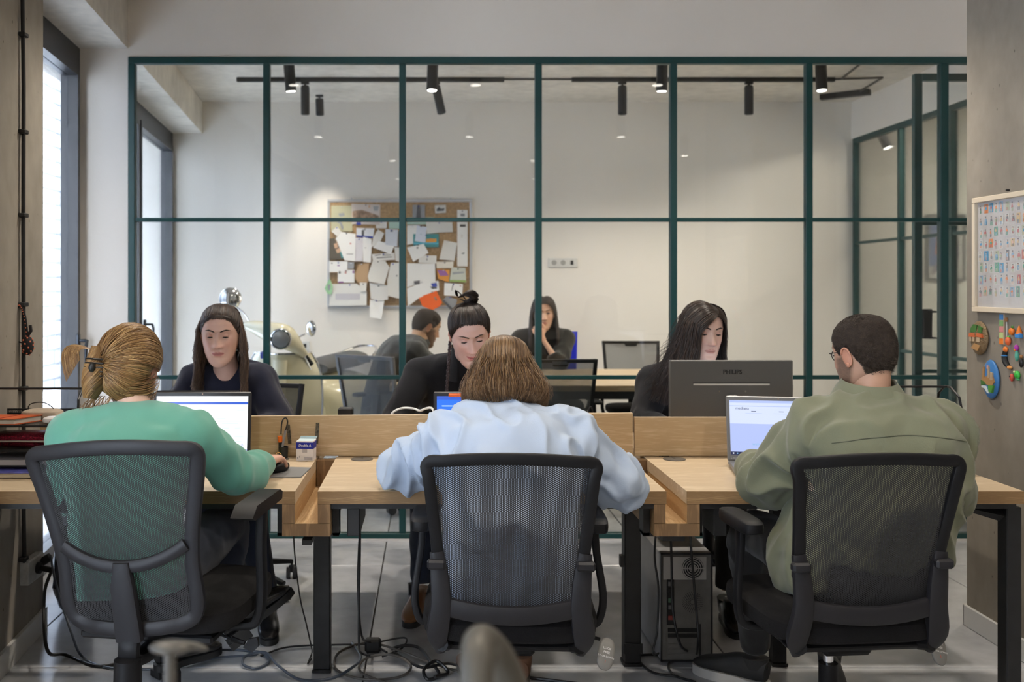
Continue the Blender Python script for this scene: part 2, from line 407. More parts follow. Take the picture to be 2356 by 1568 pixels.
# back wall, right wall, rear wall
struct('wall_back', MB().box(-2.8, 6.6, YB, YB + 0.2, 0, ZC), WHITE)
struct('wall_rear', MB().box(-2.8, 6.6, -3.6, -3.4, 0, ZC), WHITE)
struct('wall_right', MB().box(6.4, 6.6, -3.4, YB, 0, ZC), WHITE)
struct('baseboard_back', MB().box(wx(YB) + .01, 3.58, YB - 0.015, YB, 0, 0.09, 0.004), SKIRT)
# left wall: concrete pillar near, windows beyond, wall behind the camera
def px_(y): return -1.556 + 0.08 * (4.0 - y)
bm_ = MB(); skew_box(bm_, lambda y: wx(y) - 0.3, px_, 2.6, 4.0, 0, 2.655); struct('wall_left', bm_, CONC)
bm_ = MB(); skew_box(bm_, lambda y: wx(y) - 0.3, wx, -3.4, -1.6, 0, 2.655); skew_box(bm_, lambda y: wx(y) - 0.3, wx, 2.2, 2.6, 0, 2.655); struct('wall_left', bm_, WHITE)
bm_ = MB(); skew_box(bm_, px_, lambda y: px_(y) + 0.014, 2.6, 4.012, 0, 0.085); struct('baseboard_left', bm_, SKIRT)
# partition wall: stub, header above the glazing
struct('wall_partition', MB().box(wx(YP) - .02, bx_(YP), YP, YP + 0.1, 0, 2.655).box(bx_(YP), 3.6, YP, YP + 0.1, ZH, ZC), WHITE)
# window units
def window(name, y0, y1, mull):
    w = MB(); t = 0.05
    off = lambda d: (lambda y: wx(y) + d)
    skew_box(w, off(-0.09), off(0.0), y0, y1, 2.54, 2.655)            # head with roller box
    skew_box(w, off(-0.09), off(0.0), y0, y1, 0.0, 0.06)
    for yy in [y0, y1 - t] + mull:
        skew_box(w, off(-0.09), off(0.0), yy, yy + t, 0.06, 2.54)
    o = struct(name, w, ANTH)
    edges = [y0] + mull + [y1 - t]
    for a, b in zip(edges[:-1], edges[1:]):
        s_ = MB(); a += t; k = 0.036
        skew_box(s_, off(-0.075), off(0.012), a, b, 2.495, 2.54); skew_box(s_, off(-0.075), off(0.012), a, b, 0.06, 0.12)
        skew_box(s_, off(-0.075), off(0.012), a, a + k, 0.12, 2.495); skew_box(s_, off(-0.075), off(0.012), b - k, b, 0.12, 2.495)
        s_.build('sash', ANTH, o)
        g_ = MB(); skew_box(g_, off(-0.045), off(-0.037), a + k, b - k, 0.12, 2.495); g_.build('pane', GLASSW, o)
    return o
def handle(o, y, z, flip=1):
    x = wx(y) + 0.012
    h = MB().box(x, x + 0.016, y - 0.016, y + 0.016, z - 0.035, z + 0.035, 0.004)
    h.tube([(x, y, z), (x + 0.045, y, z), (x + 0.058, y + .01 * flip, z), (x + 0.06, y + 0.03 * flip, z - 0.03), (x + 0.06, y + 0.035 * flip, z - 0.125)], [.009, .009, .009, .009, .007], n=10)
    h.build('handle', mat('handle_dark', (0.03, 0.035, 0.045), 0.3, metal=0.6), o)
window('window_3', -1.6, 2.2, [0.3])
w1 = window('window_1', 3.98, YP, []); handle(w1, 5.27, 1.085, -1)
w2 = window('window_2', YP + 0.1, YB, [6.95]); handle(w2, 7.08, 1.1, 1)
# brick house across the street
ob = mat('pale_brick', (0.092, 0.098, 0.112), 0.9, var=0.1, vscale=3); obj_ = mat('pale_mortar', (0.066, 0.074, 0.09), 0.9)
house = thing('brick_house', 'pale brick house wall across the street outside the left windows', 'building', (-5.2, 6.0, -1))
MB().box(-5.4, -5.22, -4, 16, -1, 9).build('wall', obj_, house, world=True)
bk = MB(); random.seed(3)
row = 0; z = -0.9
while z < 7.5:
    y = -3.5 + (0.24 if row % 2 else 0)
    while y < 15:
        bk.box(-5.22, -5.2 + random.uniform(-.004, .008), y, y + 0.45, z, z + 0.17); y += 0.48
    z += 0.2; row += 1
tag(bk.build('bricks', ob, house, world=True, fix=False), kind='stuff')
for (y0, z0) in ((8.0, 1.3), (10.6, 1.3), (8.0, 4.3)):
    wf = MB().box(-5.2, -5.15, y0, y0 + 1.1, z0, z0 + 1.6).build('window', mat('white_frame', (.8, .82, .86), .5), house, world=True)
    MB().box(-5.149, -5.14, y0 + .1, y0 + 1.0, z0 + .1, z0 + 1.5).build('pane', mat('far_pane', (.2, .25, .3), .1), wf).location = -Vector(house.location)
struct('trim_2', MB().box(-5.3, -2.82, -4, 16, -0.3, -0.06), mat('pavement', (0.45, 0.46, 0.48), 0.9, var=.1))
# glazed partition: bars and panes
XB = [(x - CX) / 426. for x in (303, 613, 926, 1239, 1550, 1862, 2173)] + [3.55]
part_ = thing('glazed_partition', 'green steel framed glass partition dividing the office from the room behind', 'partition', (0, YP, 0))
y0, y1 = YP - 0.01, YP + 0.035
def bar(*b):
    return MB().box(*b, 0.003).build('frame_bar', TEAL, part_, world=True)
bar(XB[0] - .018, 3.57, y0, y1, ZH - 0.036, ZH); bar(XB[0] - .018, 3.57, y0, y1, 0.0, 0.04)
for i, x in enumerate(XB):
    w = 0.018 if i != 6 else 0.022
    bar(x - w, x + w, y0, y1, 0.04, ZH - 0.036)
zb = [0.04, 0.875, 1.73, ZH - .036]
for i in range(7):
    a, b = XB[i] + .018, XB[i + 1] - .018
    for zz in (0.880, 1.732):
        bar(a, b, y0 + .006, y1 - .006, zz - 0.0105, zz + 0.0105)
    for lo, hi in ((0.04, .8695), (.8905, 1.7215), (1.7425, ZH - .036)):
        MB().box(a, b, YP + 0.006, YP + 0.014, lo, hi).build('pane', GLASS, part_, world=True)
struct('baseboard_partition', MB().box(XB[0] - .018, 3.57, YP - 0.022, YP - 0.011, 0, 0.012), SKIRT)
# right side glass wall of the back room, running into depth, with the room beyond it
gw = thing('side_glass_wall', 'green framed glass wall on the right side of the back room', 'partition', (3.58, 5.4, 0))
MB().box(3.56, 3.6, 5.5, YB, ZH - 0.04, ZH).build('frame_bar', TEAL, gw, world=True)
MB().box(3.56, 3.6, 5.5, YB, 0, 0.05).build('frame_bar', TEAL, gw, world=True)
MB().box(3.565, 3.595, 5.5, YB, 1.72, 1.742).build('frame_bar', TEAL, gw, world=True)
MB().box(3.565, 3.595, 5.5, YB, .87, .892).build('frame_bar', TEAL, gw, world=True)
for yy in (5.5, 6.1, 6.8, 7.55, YB - .04):
    MB().box(3.56, 3.6, yy, yy + 0.04, 0.05, ZH - .04).build('frame_bar', TEAL, gw, world=True)
MB().box(3.577, 3.583, 5.5, YB, 0.05, ZH - .04).build('pane', GLASS, gw, world=True)
struct('wall_side', MB().box(3.55, 3.61, YP + .1, YB, ZH, ZC), WHITE)
# open green door leaf standing behind the partition at the right
d = struct('door_1', MB().box(2.80, 2.845, 5.75, 5.79, 0.01, 2.6, .003).box(3.50, 3.55, 5.75, 5.79, 0.01, 2.6, .003).box(2.845, 3.5, 5.75, 5.79, 2.56, 2.6).box(2.845, 3.5, 5.75, 5.79, 0.01, 0.06).box(2.845, 3.5, 5.755, 5.785, 1.725, 1.745).box(2.845, 3.5, 5.755, 5.785, .87, .89), TEAL)
MB().box(2.845, 3.5, 5.766, 5.774, 0.06, 2.56).build('pane', GLASS, d)
MB().box(2.845, 2.90, 5.745, 5.795, 1.07, 1.24, .004).tube([(2.875, 5.745, 1.075), (2.93, 5.70, 1.075), (2.93, 5.70, 1.225), (2.875, 5.745, 1.225)], .007, n=8).build('door_handle', BLK, d)
# right concrete pillar
struct('wall_pillar', MB().box(2.178, 2.75, 2.9, 4.04, 0, ZC), CONCR)
struct('baseboard_right', MB().box(2.166, 2.178, 2.9, 4.05, 0, 0.085, .003).box(2.166, 2.76, 4.04, 4.052, 0, .085, .003), SKIRT)
# long vertical conduit on the left pillar with clips
cd = thing('wall_conduit', 'thin black cable conduit clipped vertically on the left concrete pillar', 'conduit', (px_(3.72) + .012, 3.72, 0.7))
def cpx(y): return Vector((px_(3.72) + 0.014, 3.72, H - (y - CY) / (F / 3.72)))
MB().tube([cpx(-60) + Vector((-.001, -.012, 0)), cpx(200), cpx(500) + Vector((0, -.003, 0)), cpx(900), cpx(1180), cpx(1300) + Vector((0, .008, 0))], .0075, n=10).build('pipe', RUB, cd, world=True)
for yy in (80, 303, 495, 700, 893, 1285):
    c = cpx(yy); MB().box(c.x - .014, c.x + .012, c.y - .02, c.y + .02, c.z - .008, c.z + .008, .003).build('clip', RUB, cd, world=True)
# track lighting in the back room
CON = mat('conduit_grey', (0.06, 0.055, 0.05), 0.5)
def track(xa, xb, Y, label):
    t = thing('track_rail', label, 'light track', ((xa + xb) / 2, Y, ZC - .03))
    MB().box(xa, xb, Y - .017, Y + .017, ZC - .032, ZC, .003).build('rail', BLK, t, world=True)
    return t
sT = F / 7.4
track((545 - CX) / sT, (1160 - CX) / sT, 7.4, 'black ceiling light track on the left half of the back room')
track((1315 - CX) / sT, (1920 - CX) / sT, 7.4, 'black ceiling light track on the right half of the back room')
sN = F / 6.5
track((640 - CX) / sN, (1190 - CX) / sN, 6.5, 'nearer left light track close behind the partition header')
track((1500 - CX) / sN, (1920 - CX) / sN, 6.5, 'nearer right light track close behind the partition header')
t = thing('ceiling_conduit', 'thin grey conduit run linking the light tracks on the back room ceiling', 'conduit', (1.0, 7.4, ZC - .02))
for q_ in ([PZ(1160, 7.4, ZC - .012), PZ(1315, 7.4, ZC - .012)], [PZ(1920, 7.4, ZC - .012), PZ(2030, 7.35, ZC - .012), PZ(1975, 7.9, ZC - .012)], [PZ(1935, 7.4, ZC - .012), PZ(2040, 6.3, ZC - .012)]): MB().tube(q_, .008, n=6).build('pipe', CON, t, world=True)
MB().box(-.19, .19, -.03, .03, -.045, 0, .004, M=Matrix.Translation(PZ(1944, 7.95, ZC)) @ Matrix.Rotation(math.radians(-38), 4, 'Z')).build('junction_strip', BLK, t, world=True)
GLOW = emis('lamp_glow', (1.0, 0.93, 0.82), 9.0)
def spot(x, y, D, aim, label, watt, r=0.0325, L=0.2, neck=.05, glow=True, cone=130):
    base = PZ(x, D, ZC - .032)
    t = thing('track_spotlight', label, 'spotlight', base, group='track spotlights')
    MB().box(-.03, .03, -.014, .014, -.018, 0, .003).cyl((0, 0, -.018), (0, 0, -neck - .02), .009, 10).build('bracket', BLK, t)
    a = Vector(aim).normalized(); M = frame_M(Vector((0, 0, -neck)) , a.orthogonal(), a.cross(a.orthogonal()))
    # local z of M is along a.orthogonal x ..., build cylinder straight along a
    o0 = Vector((0, 0, -neck + .01)); 
    MB().tube([o0 - a * .012, o0, o0 + a * L, o0 + a * (L + .001)], [r * .8, r, r, r * .9], n=24).build('lamp_body', BLK, t)
    MB().tube([o0 + a * (L + .0005), o0 + a * (L + .004)], [r * .82, r * .8], n=24).build('lens', GLOW if glow else PLAS, t)
    p = Vector(base) + o0 + a * (L + .03)
    q = a.to_track_quat('-Z', 'Y')
    l = lamp('SPOT', 'spot_light', p, watt, WARM, .03, spot=math.radians(cone), blend=.8); l.rotation_euler = q.to_euler()
spot(702, 0, 7.4, (0, .05, -1), 'black track spotlight above the scooter, on the far left track', 14, glow=False)
spot(1003, 0, 7.4, (.22, -.1, -1), 'tilted black track spotlight right of the cork board, far left track', 14, glow=False)
spot(1432, 0, 7.4, (0, .0, -1), 'long black track spotlight left one of two on the far right track', 14, glow=False)
spot(1723, 0, 7.4, (0, .0, -1), 'black track spotlight right one of two on the far right track', 14, glow=False)
spot(664, 0, 6.5, (.06, .12, -1), 'leftmost near track spotlight cut by the green header', 17, r=.036)
spot(996, 0, 6.5, (-.03, -.06, -1), 'near track spotlight with glowing lens beside the second post', 17, r=.036)
spot(1524, 0, 6.5, (0, .1, -1), 'near track spotlight just left of the fifth green post', 17, r=.036)
spot(1888, 0, 6.5, (.02, -.05, -1), 'rightmost near track spotlight with glowing lens', 17, r=.036)
# wall washer in the left corner of the back room gives the bright pool left of the cork board
spot(735, 0, 7.9, (0, .32, -1), 'short black track spotlight washing the wall left of the cork board', 22, L=.12, glow=False, cone=50)
# lamp in the room beyond the side glass
t = thing('ceiling_spotlight', 'white glowing ceiling spotlight seen through the right side glass', 'spotlight', (3.69, 8.15, 2.49))
a = Vector((.35, -.25, -1)).normalized()
MB().cyl((0, 0, .43), (0, 0, .1), .008, 8).tube([Vector((0, 0, .12)), Vector((0, 0, .12)) + a * .12], .035, n=20).build('lamp_body', mat('grey_lamp', (.25, .25, .26), .4), t)
MB().tube([Vector((0, 0, .12)) + a * .12, Vector((0, 0, .12)) + a * .124], .032, n=20).build('lens', GLOW, t)
lamp('AREA', 'side_room_light', (5.0, 6.8, 2.88), 90, WARM, 1.2, .4)
# the near room's ceiling fittings
for i, (x, y) in enumerate(NEARSPOTS):
    t = thing('ceiling_spotlight', 'black cylinder ceiling spotlight over the near office, the %s of its rows' % ('first second third fourth fifth sixth seventh eighth ninth tenth eleventh'.split()[i]), 'spotlight', (x, y, 2.7), group='cylinder spotlights over the near office')
    MB().cyl((0, 0, .0), (0, 0, .19), .04, 24).cyl((0, 0, .19), (0, 0, .22), .012, 10).build('lamp_body', BLK, t)
    MB().cyl((0, 0, -.003), (0, 0, .0), .034, 24).build('lens', GLOW, t)
# ================================================================== DESKS
D1, D2, ZT = 3.09, 3.711, 0.74
s1 = F / D1
def desk(x0, x1, y0, y1, label, grp, gx=None):
    t = thing('desk', label, 'desk', ((x0 + x1) / 2, (y0 + y1) / 2, 0), group=grp)
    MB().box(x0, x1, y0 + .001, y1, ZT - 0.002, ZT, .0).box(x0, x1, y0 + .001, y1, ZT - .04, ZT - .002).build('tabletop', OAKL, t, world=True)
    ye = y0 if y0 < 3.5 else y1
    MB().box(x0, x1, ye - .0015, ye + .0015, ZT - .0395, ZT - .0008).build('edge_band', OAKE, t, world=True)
    # steel underframe
    m = MB()
    yi, yo = y0 + .006, y1 - .006
    m.box(x0 + .02, x1 - .02, yi, yi + .03, ZT - .056, ZT - .0405).box(x0 + .02, x1 - .02, yo - .03, yo, ZT - .056, ZT - .0405)
    m.box(x0 + .02, x0 + .05, yi + .03, yo - .03, ZT - .056, ZT - .0405).box(x1 - .05, x1 - .02, yi + .03, yo - .03, ZT - .056, ZT - .0405)
    m.build('underframe', BLK, t, world=True)
    if gx is not None:
        gy = y1 - .055 if y0 < 3.5 else y0 + .055
        MB().lathe([(.041, 0), (.041, .002), (.037, .0035), (.006, .0035)], (gx, gy, ZT), 32).box(gx - .004, gx + .004, gy + .0, gy + .036, ZT + .003, ZT + .0045).build('cable_grommet', mat('grommet', (0.09, .08, .07), .5), t, world=True)
    return t
XL0, XL1 = -1.455, -0.4197; XM0, XM1 = -0.3495, 0.7328; XR0, XR1 = 0.796, 1.843
dl = desk(XL0, XL1, D1, D2, 'oak desk at the left where the woman in green sits', 'front row desks', -0.56)
dm = desk(XM0, XM1, D1, D2, 'oak desk in the middle where the woman in the pale blue shirt sits', 'front row desks', -0.251)
dr = desk(XR0, XR1, D1, D2, 'oak desk at the right where the man in olive sits', 'front row desks', 0.896)
Y3, Y4 = 3.775, 4.40
for x0, x1, l in ((XL0, XL1, 'left oak desk of the far row, behind the left divider'), (XM0, XM1, 'middle oak desk of the far row, behind the divider'), (XR0, XR1, 'right oak desk of the far row, under the big monitor')):
    desk(x0, x1, Y3, Y4, l, 'far row desks')
def leg(x0, x1, y0, y1, z1, par, z0=0.012):
    MB().box(x0, x1, y0, y1, z0, z1, .003).box(x0 - .004, x1 + .004, y0 - .004, y1 + .004, 0, .012, .002).build('leg', BLK, par, world=True)
leg(1.805, 1.852, 3.115, 3.17, ZT - .056, dr); leg(1.24, 1.29, 3.6, 3.65, ZT - .056, dr)
leg(-1.45, -1.40, 3.12, 3.17, ZT - .056, dl)
MB().tube([(1.69, 3.14, ZT - .06), (1.80, 3.14, ZT - .085)], (.012, .02), n=4).build('brace', BLK, dr, world=True)
# troughs in the gaps between the desks
def trough(xa, xb, xc, xd, label):
    t = thing('cable_trough', label, 'trough', ((xa + xd) / 2, 3.4, .6), group='wooden cable troughs between the desks')
    za, zb, zc = .5995, .640, .6995
    yb = 3.70
    MB().box(xa, xb, D1 + .002, yb, zb, zc).build('side_board', OAKY, t, world=True)
    MB().box(xc, xd, D1 + .002, yb, zb, zc).build('side_board', OAKY, t, world=True)
    MB().box(xa, xd, D1 + .002, yb, za, zb - .0005).build('bottom_board', OAKY, t, world=True)
    MB().box(xb + .002, xc - .002, yb - .04, yb, zb, .736).build('end_block', OAKD, t, world=True)
    for a, b, q, r in ((xa, xb, zb + .0005, zc - .0005), (xc, xd, zb + .0005, zc - .0005)):
        MB().box(a + .0005, b - .0005, D1 - .001, D1 + .002, q, r).build('end_grain', OAKD, t, world=True)
    MB().box(xa + .0005, xd - .0005, D1 - .001, D1 + .002, za + .0005, zb - .001).build('end_grain', OAKD, t, world=True)
    # steel cradle under it
    MB().box(xa - .022, xa - .002, D1 + .05, D1 + .11, za - .01, ZT - .057).box(xa - .022, xd + .022, D1 + .05, D1 + .11, za - .0125, za - .001).box(xd + .002, xd + .022, D1 + .05, D1 + .11, za - .01, ZT - .057).box(xd + .05, xd + .09, D1 + .02, D1 + .3, za - .005, ZT - .057, .003).build('steel_cradle', BLK, t, world=True)
    return t
q = lambda x: (x - CX) / s1
t1 = trough(q(649), q(679), q(731), q(760), 'wooden cable trough between the left and middle desks')
t2 = trough(q(1504.5), q(1531.5), q(1581), q(1610), 'wooden cable trough between the middle and right desks')
leg(-.416, -.357, 3.54, 3.60, .598, t1)
MB().box(-.40, -.37, 3.1, 3.54, .57, .586).build('cross_rail', BLK, t1, world=True)
leg(.703, .762, 3.60, 3.66, .70, t2)
MB().box(.73, .80, 3.13, 3.66, .575, .597).build('cross_rail', BLK, t2, world=True)
MB().box(.698, .767, 3.592, 3.598, .05, .085).build('clip', BLK, t2, world=True); MB().box(.688, .70, 3.6, 3.63, .36, .40).build('clip', BLK, t2, world=True)
MB().box(q(766) + .01, q(766) + .016, 3.45, 3.66, ZT - .03, ZT - .004).box(q(766) + .012, q(766) + .022, 3.55, 3.6, ZT - .036, ZT - .012).build('metal_bracket', STEEL, t1, world=True)
# oak dividers
def divider(x0, x1, z0a, z1a, label):
    t = thing('desk_divider', label, 'divider', ((x0 + x1) / 2, 3.73, ZT), group='oak dividers along the desk backs')
    zl = z0a or z1a
    MB().prism([(x0, ZT + .003), (x1, ZT + .003), (x1, z1a - .0015), (x0, zl - .0015)], 3.7115, 3.7345).build('panel', OAK, t, world=True)
    MB().prism([(x0, zl - .0015), (x1, z1a - .0015), (x1, z1a), (x0, zl)], 3.7115, 3.7345).build('top_edge', OAKL, t, world=True)
    for xx in (x0 + .12, x1 - .12):
        MB().box(xx - .015, xx + .015, 3.735, 3.7742, ZT - .03, ZT + .05, .002).build('bracket', BLK, t, world=True)
    return t
divider(XL0, .755, .884, .902, 'long oak divider board with two tape strips behind the left and middle desks')
divider(.763, XR1, 0, .886, 'short oak divider board behind the right desk, below the big monitor')
# patterned tape strips on the left divider
TAPE = mat('tape_pattern', (0.09, 0.075, 0.05), .7, var=.9, vscale=160)
def zs(y, D): return H - (y - CY) / F * D
for k, (x, ya, yb, dx) in enumerate(((663, 976, 1020, 4), (731, 972, 1020, -3))):
    m = MB(); m.prism([((x - 4 - dx * .0 - CX) / 617, zs(ya, D2)), ((x + 4 - CX) / 617, zs(ya, D2)), ((x + 4 + dx - CX) / 617, zs(yb, D2)), ((x - 4 + dx - CX) / 617, zs(yb, D2))], 3.7098, 3.7114)
    solo('tape_strip', m, TAPE, ('left' if k == 0 else 'right') + ' patterned tape strip on the oak divider ' + ('by the pens' if k == 0 else 'above the paper cube box'), 'tape', smooth=0)
# ================================================================== BACK ROOM TABLE
bt = thing('meeting_table', 'long pale oak table with black steel frame in the back room', 'table', (.9, 6.7, 0))
TB0, TB1, TBY0, TBY1, TBZ = -.25, 2.05, 6.08, 7.28, .765
MB().box(TB0, TB1, TBY0, TBY1, TBZ - .035, TBZ, .001).build('tabletop', OAKL, bt, world=True)
MB().box(TB0, TB1, TBY0 - .0015, TBY0 + .001, TBZ - .035, TBZ - .0005).build('edge_band', OAK, bt, world=True)
MB().box(TB0 + .03, TB1 - .03, TBY0 + .01, TBY0 + .05, TBZ - .085, TBZ - .036).box(TB0 + .03, TB1 - .03, TBY1 - .05, TBY1 - .01, TBZ - .085, TBZ - .036).build('underframe', BLK, bt, world=True)
for xx in (TB0 + .05, TB1 - .1):
    for yy in (TBY0 + .01, TBY1 - .06):
        MB().box(xx, xx + .05, yy, yy + .05, 0, TBZ - .086, .003).build('leg', BLK, bt, world=True)
# ================================================================== CHAIRS
def sheet(mb_pts, nu, nv, fn):
    """fabric surface with uv in metres"""
    vs, uv = [], []
    for j in range(nv + 1):
        for i in range(nu + 1):
            p = Vector(fn(i / nu, j / nv)); vs.append(p)
    # uv from arc positions
    uv = [(p.x, p.z + p.y * 0.2) for p in vs]
    fs = [(j * (nu + 1) + i, j * (nu + 1) + i + 1, (j + 1) * (nu + 1) + i + 1, (j + 1) * (nu + 1) + i) for j in range(nv) for i in range(nu)]
    m = MB(); m.add(vs, fs); return m, uv
MESHB = meshcloth('chair_mesh_black', (0.018, 0.018, 0.02), .0046, 0.85)
MESHG = meshcloth('chair_mesh_grey', (0.16, 0.165, 0.17), .0046, 0.75)
CASTER = mat('caster_dark', (0.03, 0.03, 0.033), .35)
def base(t, zc=.40, star=.30, n=5, mt=None, a0=.3, col=CHROME):
    mt = mt or PLAS
    m = MB(); m.lathe([(.05, .075), (.055, .10), (.045, .135), (.03, .14)], (0, 0, 0), 20)
    for k in range(n):
        a = a0 + 2 * math.pi * k / n; c, s_ = math.cos(a), math.sin(a)
        m.tube([(c * .03, s_ * .03, .115), (c * .16, s_ * .16, .105), (c * star, s_ * star, .08)], [(.026, .018), (.022, .015), (.014, .010)], n=8, side=(-s_, c, 0), sup=3)
    m.build('star_base', mt, t)
    for k in range(n):
        a = a0 + 2 * math.pi * k / n; c, s_ = math.cos(a), math.sin(a); p = Vector((c * star, s_ * star, 0))
        w = MB(); b = a + 1.1 + k; ax = Vector((-math.sin(b), math.cos(b), 0))
        w.cyl(p + ax * .006 + Vector((0, 0, .027)), p + ax * .024 + Vector((0, 0, .027)), .027, 20)
        w.cyl(p - ax * .006 + Vector((0, 0, .027)), p - ax * .024 + Vector((0, 0, .027)), .027, 20)
        w.box(p.x - .012, p.x + .012, p.y - .012, p.y + .012, .03, .064, .003).cyl(p + Vector((0, 0, .05)), p + Vector((0, 0, .085)), .006, 8)
        w.build('caster', CASTER, t)
    MB().cyl((0, 0, .13), (0, 0, zc - .115), .027, 20).build('column_sleeve', PLAS, t)
    MB().cyl((0, 0, zc - .115), (0, 0, zc - .01), .0145, 18).build('gas_lift', col, t)
def cushion(t, w=.25, y0=-.22, y1=.27, z0=.42, z1=.50, m_=None, name='seat'):
    mb = MB(); c = (0, (y0 + y1) / 2, (z0 + z1) / 2)
    mb.ell(c, (w, (y1 - y0) / 2, (z1 - z0) / 2), 36, 14, sup=4.5)
    return mb.build(name, m_ or FABB, t)
def seat_pan(t, z=.41):
    MB().box(-.19, .19, -.17, .2, z - .012, z + .012, .006).box(-.07, .07, -.12, .12, z - .05, z - .012, .01).build('seat_pan', PLAS, t)
def lever(t, x0, x1, y, z, txt=True, tagc=None):
    MB().tube([(x0, y, z), (x1, y - .02, z - .015)], .005, n=8).build('lever', PLAS, t)
    M = Matrix.Translation((x1 + .012, y - .05, z - .045)) @ Matrix.Rotation(math.radians(16), 4, 'Y') @ Matrix.Rotation(math.radians(-35), 4, 'X')
    p = MB().ell((0, 0, 0), (.024, .007, .045), 24, 12, M=M, sup=2.6).build('paddle', tagc or mat('paddle_grey', (.17, .165, .155), .45), t)
    if txt:
        for k, (s_, dz, cl) in enumerate((('LOCK', .014, 0), ('FREE', .003, 0), ('UP OR DOWN', -.009, 0), ('|', -.022, 1))):
            TM = M @ frame_M(Vector((0, -.0072, dz)), (1, 0, 0), (0, 0, 1))
            text_mb(s_, .0085 if k != 2 else .0068, TM, .0003).build('print', mat('print_white', (.8, .8, .8), .6) if not cl else mat('print_red', (.8, .1, .03), .6), p, smooth=0)
# --- type with broad blade brackets and a sagging lower bar
def chair_blade(label, grp=None, tagc=None, swap=1, tilt=1):
    t = thing('office_chair', label, 'chair', (0, 0, 0), group=grp)
    base(t, zc=.40)
    cushion(t, .245, -.23, .26, .405, .485); seat_pan(t, .395)
    def yb(z): return -.205 - .17 * (z - .50) + .05 * max(0, (z - .5)) * 0      # reclined back plane
    def xw(z): return .178 + (.222 - .178) * (z - .5) / .42 if z > .5 else .178
    # side rails and top bar as one bent frame
    lp_ = [(-xw(z), yb(z) + .012 * math.cos((z - .5) * 6), z) for z in (.60, .70, .80, .87)]
    topz = lambda x: .912 + .014 * (1 - (x / .23) ** 2)
    lp_ += [(-.224, yb(.905), .900), (-.212, yb(.915), topz(.212) + .001)] + [(x, yb(.92) - .016 * (1 - (x / .23) ** 2), topz(x)) for x in np.linspace(-.18, .18, 9)] + [(.212, yb(.915), topz(.212) + .001), (.224, yb(.905), .900)]
    lp_ += [(xw(z), yb(z) + .012 * math.cos((z - .5) * 6), z) for z in (.87, .80, .70, .60)]
    fr = MB(); fr.tube(lp_, [(.012, .019)] + [(.011, .0165)] * (len(lp_) - 2) + [(.012, .019)], n=12, side=(0, 1, 0), sup=3.4, smooth=3)
    fr.build('back_frame', PLAS, t)
    for s_ in (-1, 1):
        m = MB()
        m.tube([(s_ * .198, yb(.66) + .002, .665), (s_ * .190, yb(.60) - .012, .60), (s_ * .186, yb(.52) - .024, .52), (s_ * .196, yb(.45) - .02, .44), (s_ * .188, yb(.42) - .0, .385)], [(.019, .010), (.025, .014), (.028, .016), (.03, .015), (.012, .010)], n=12, side=(1, 0, 0), sup=3, smooth=4)
        m.box(s_ * .198 - .025, s_ * .198 + .025, yb(.6) - .035, yb(.6) - .008, .622, .648, .006)
        m.build('side_bracket', PLASG, t)
    bar = [(x, yb(.5) - .018 - .02 * (1 - (x / .19) ** 2), .522 - .022 * (1 - (x / .19) ** 2)) for x in np.linspace(-.185, .185, 13)]
    MB().tube(bar, (.026, .012), n=12, side=(0, 0, 1), sup=3).build('lower_bar', PLASG, t)
    def fab(u, v):
        z0 = .525 - .02 * (1 - (2 * u - 1) ** 2); z = z0 + v * (.918 - z0)
        x = (2 * u - 1) * (xw(z) - .002)
        return (x, yb(z) - .012 * (1 - (2 * u - 1) ** 2), z)
    m, uv = sheet(None, 24, 24, fab); m.build('back_mesh', MESHB, t, uv=uv, fix=False)
    MB().tube([(-.17, -.17, .40), (-.186, -.21, .41)], .02, n=10).tube([(.17, -.17, .40), (.186, -.21, .41)], .02, n=10).box(-.2, .2, -.19, -.12, .385, .41, .01).build('back_support', PLAS, t)
    for s_ in (-1, 1):
        MB().ell((s_ * .25, .03, .695), (.034, .115, .022), 24, 10, sup=4).build('armrest', PLAS, t)
        MB().tube([(s_ * .25, .03, .69), (s_ * .256, .02, .60), (s_ * .272, .0, .49), (s_ * .265, .0, .425), (s_ * .24, .0, .40), (s_ * .15, 0, .398)], [(.020, .012), (.017, .011), (.017, .011), (.017, .011), (.017, .011), (.017, .011)], n=10, side=(0, 1, 0), sup=3, smooth=4).build('arm_post', PLAS, t)
    lever(t, .17, .255, -.06, .40, True, tagc)
    return t
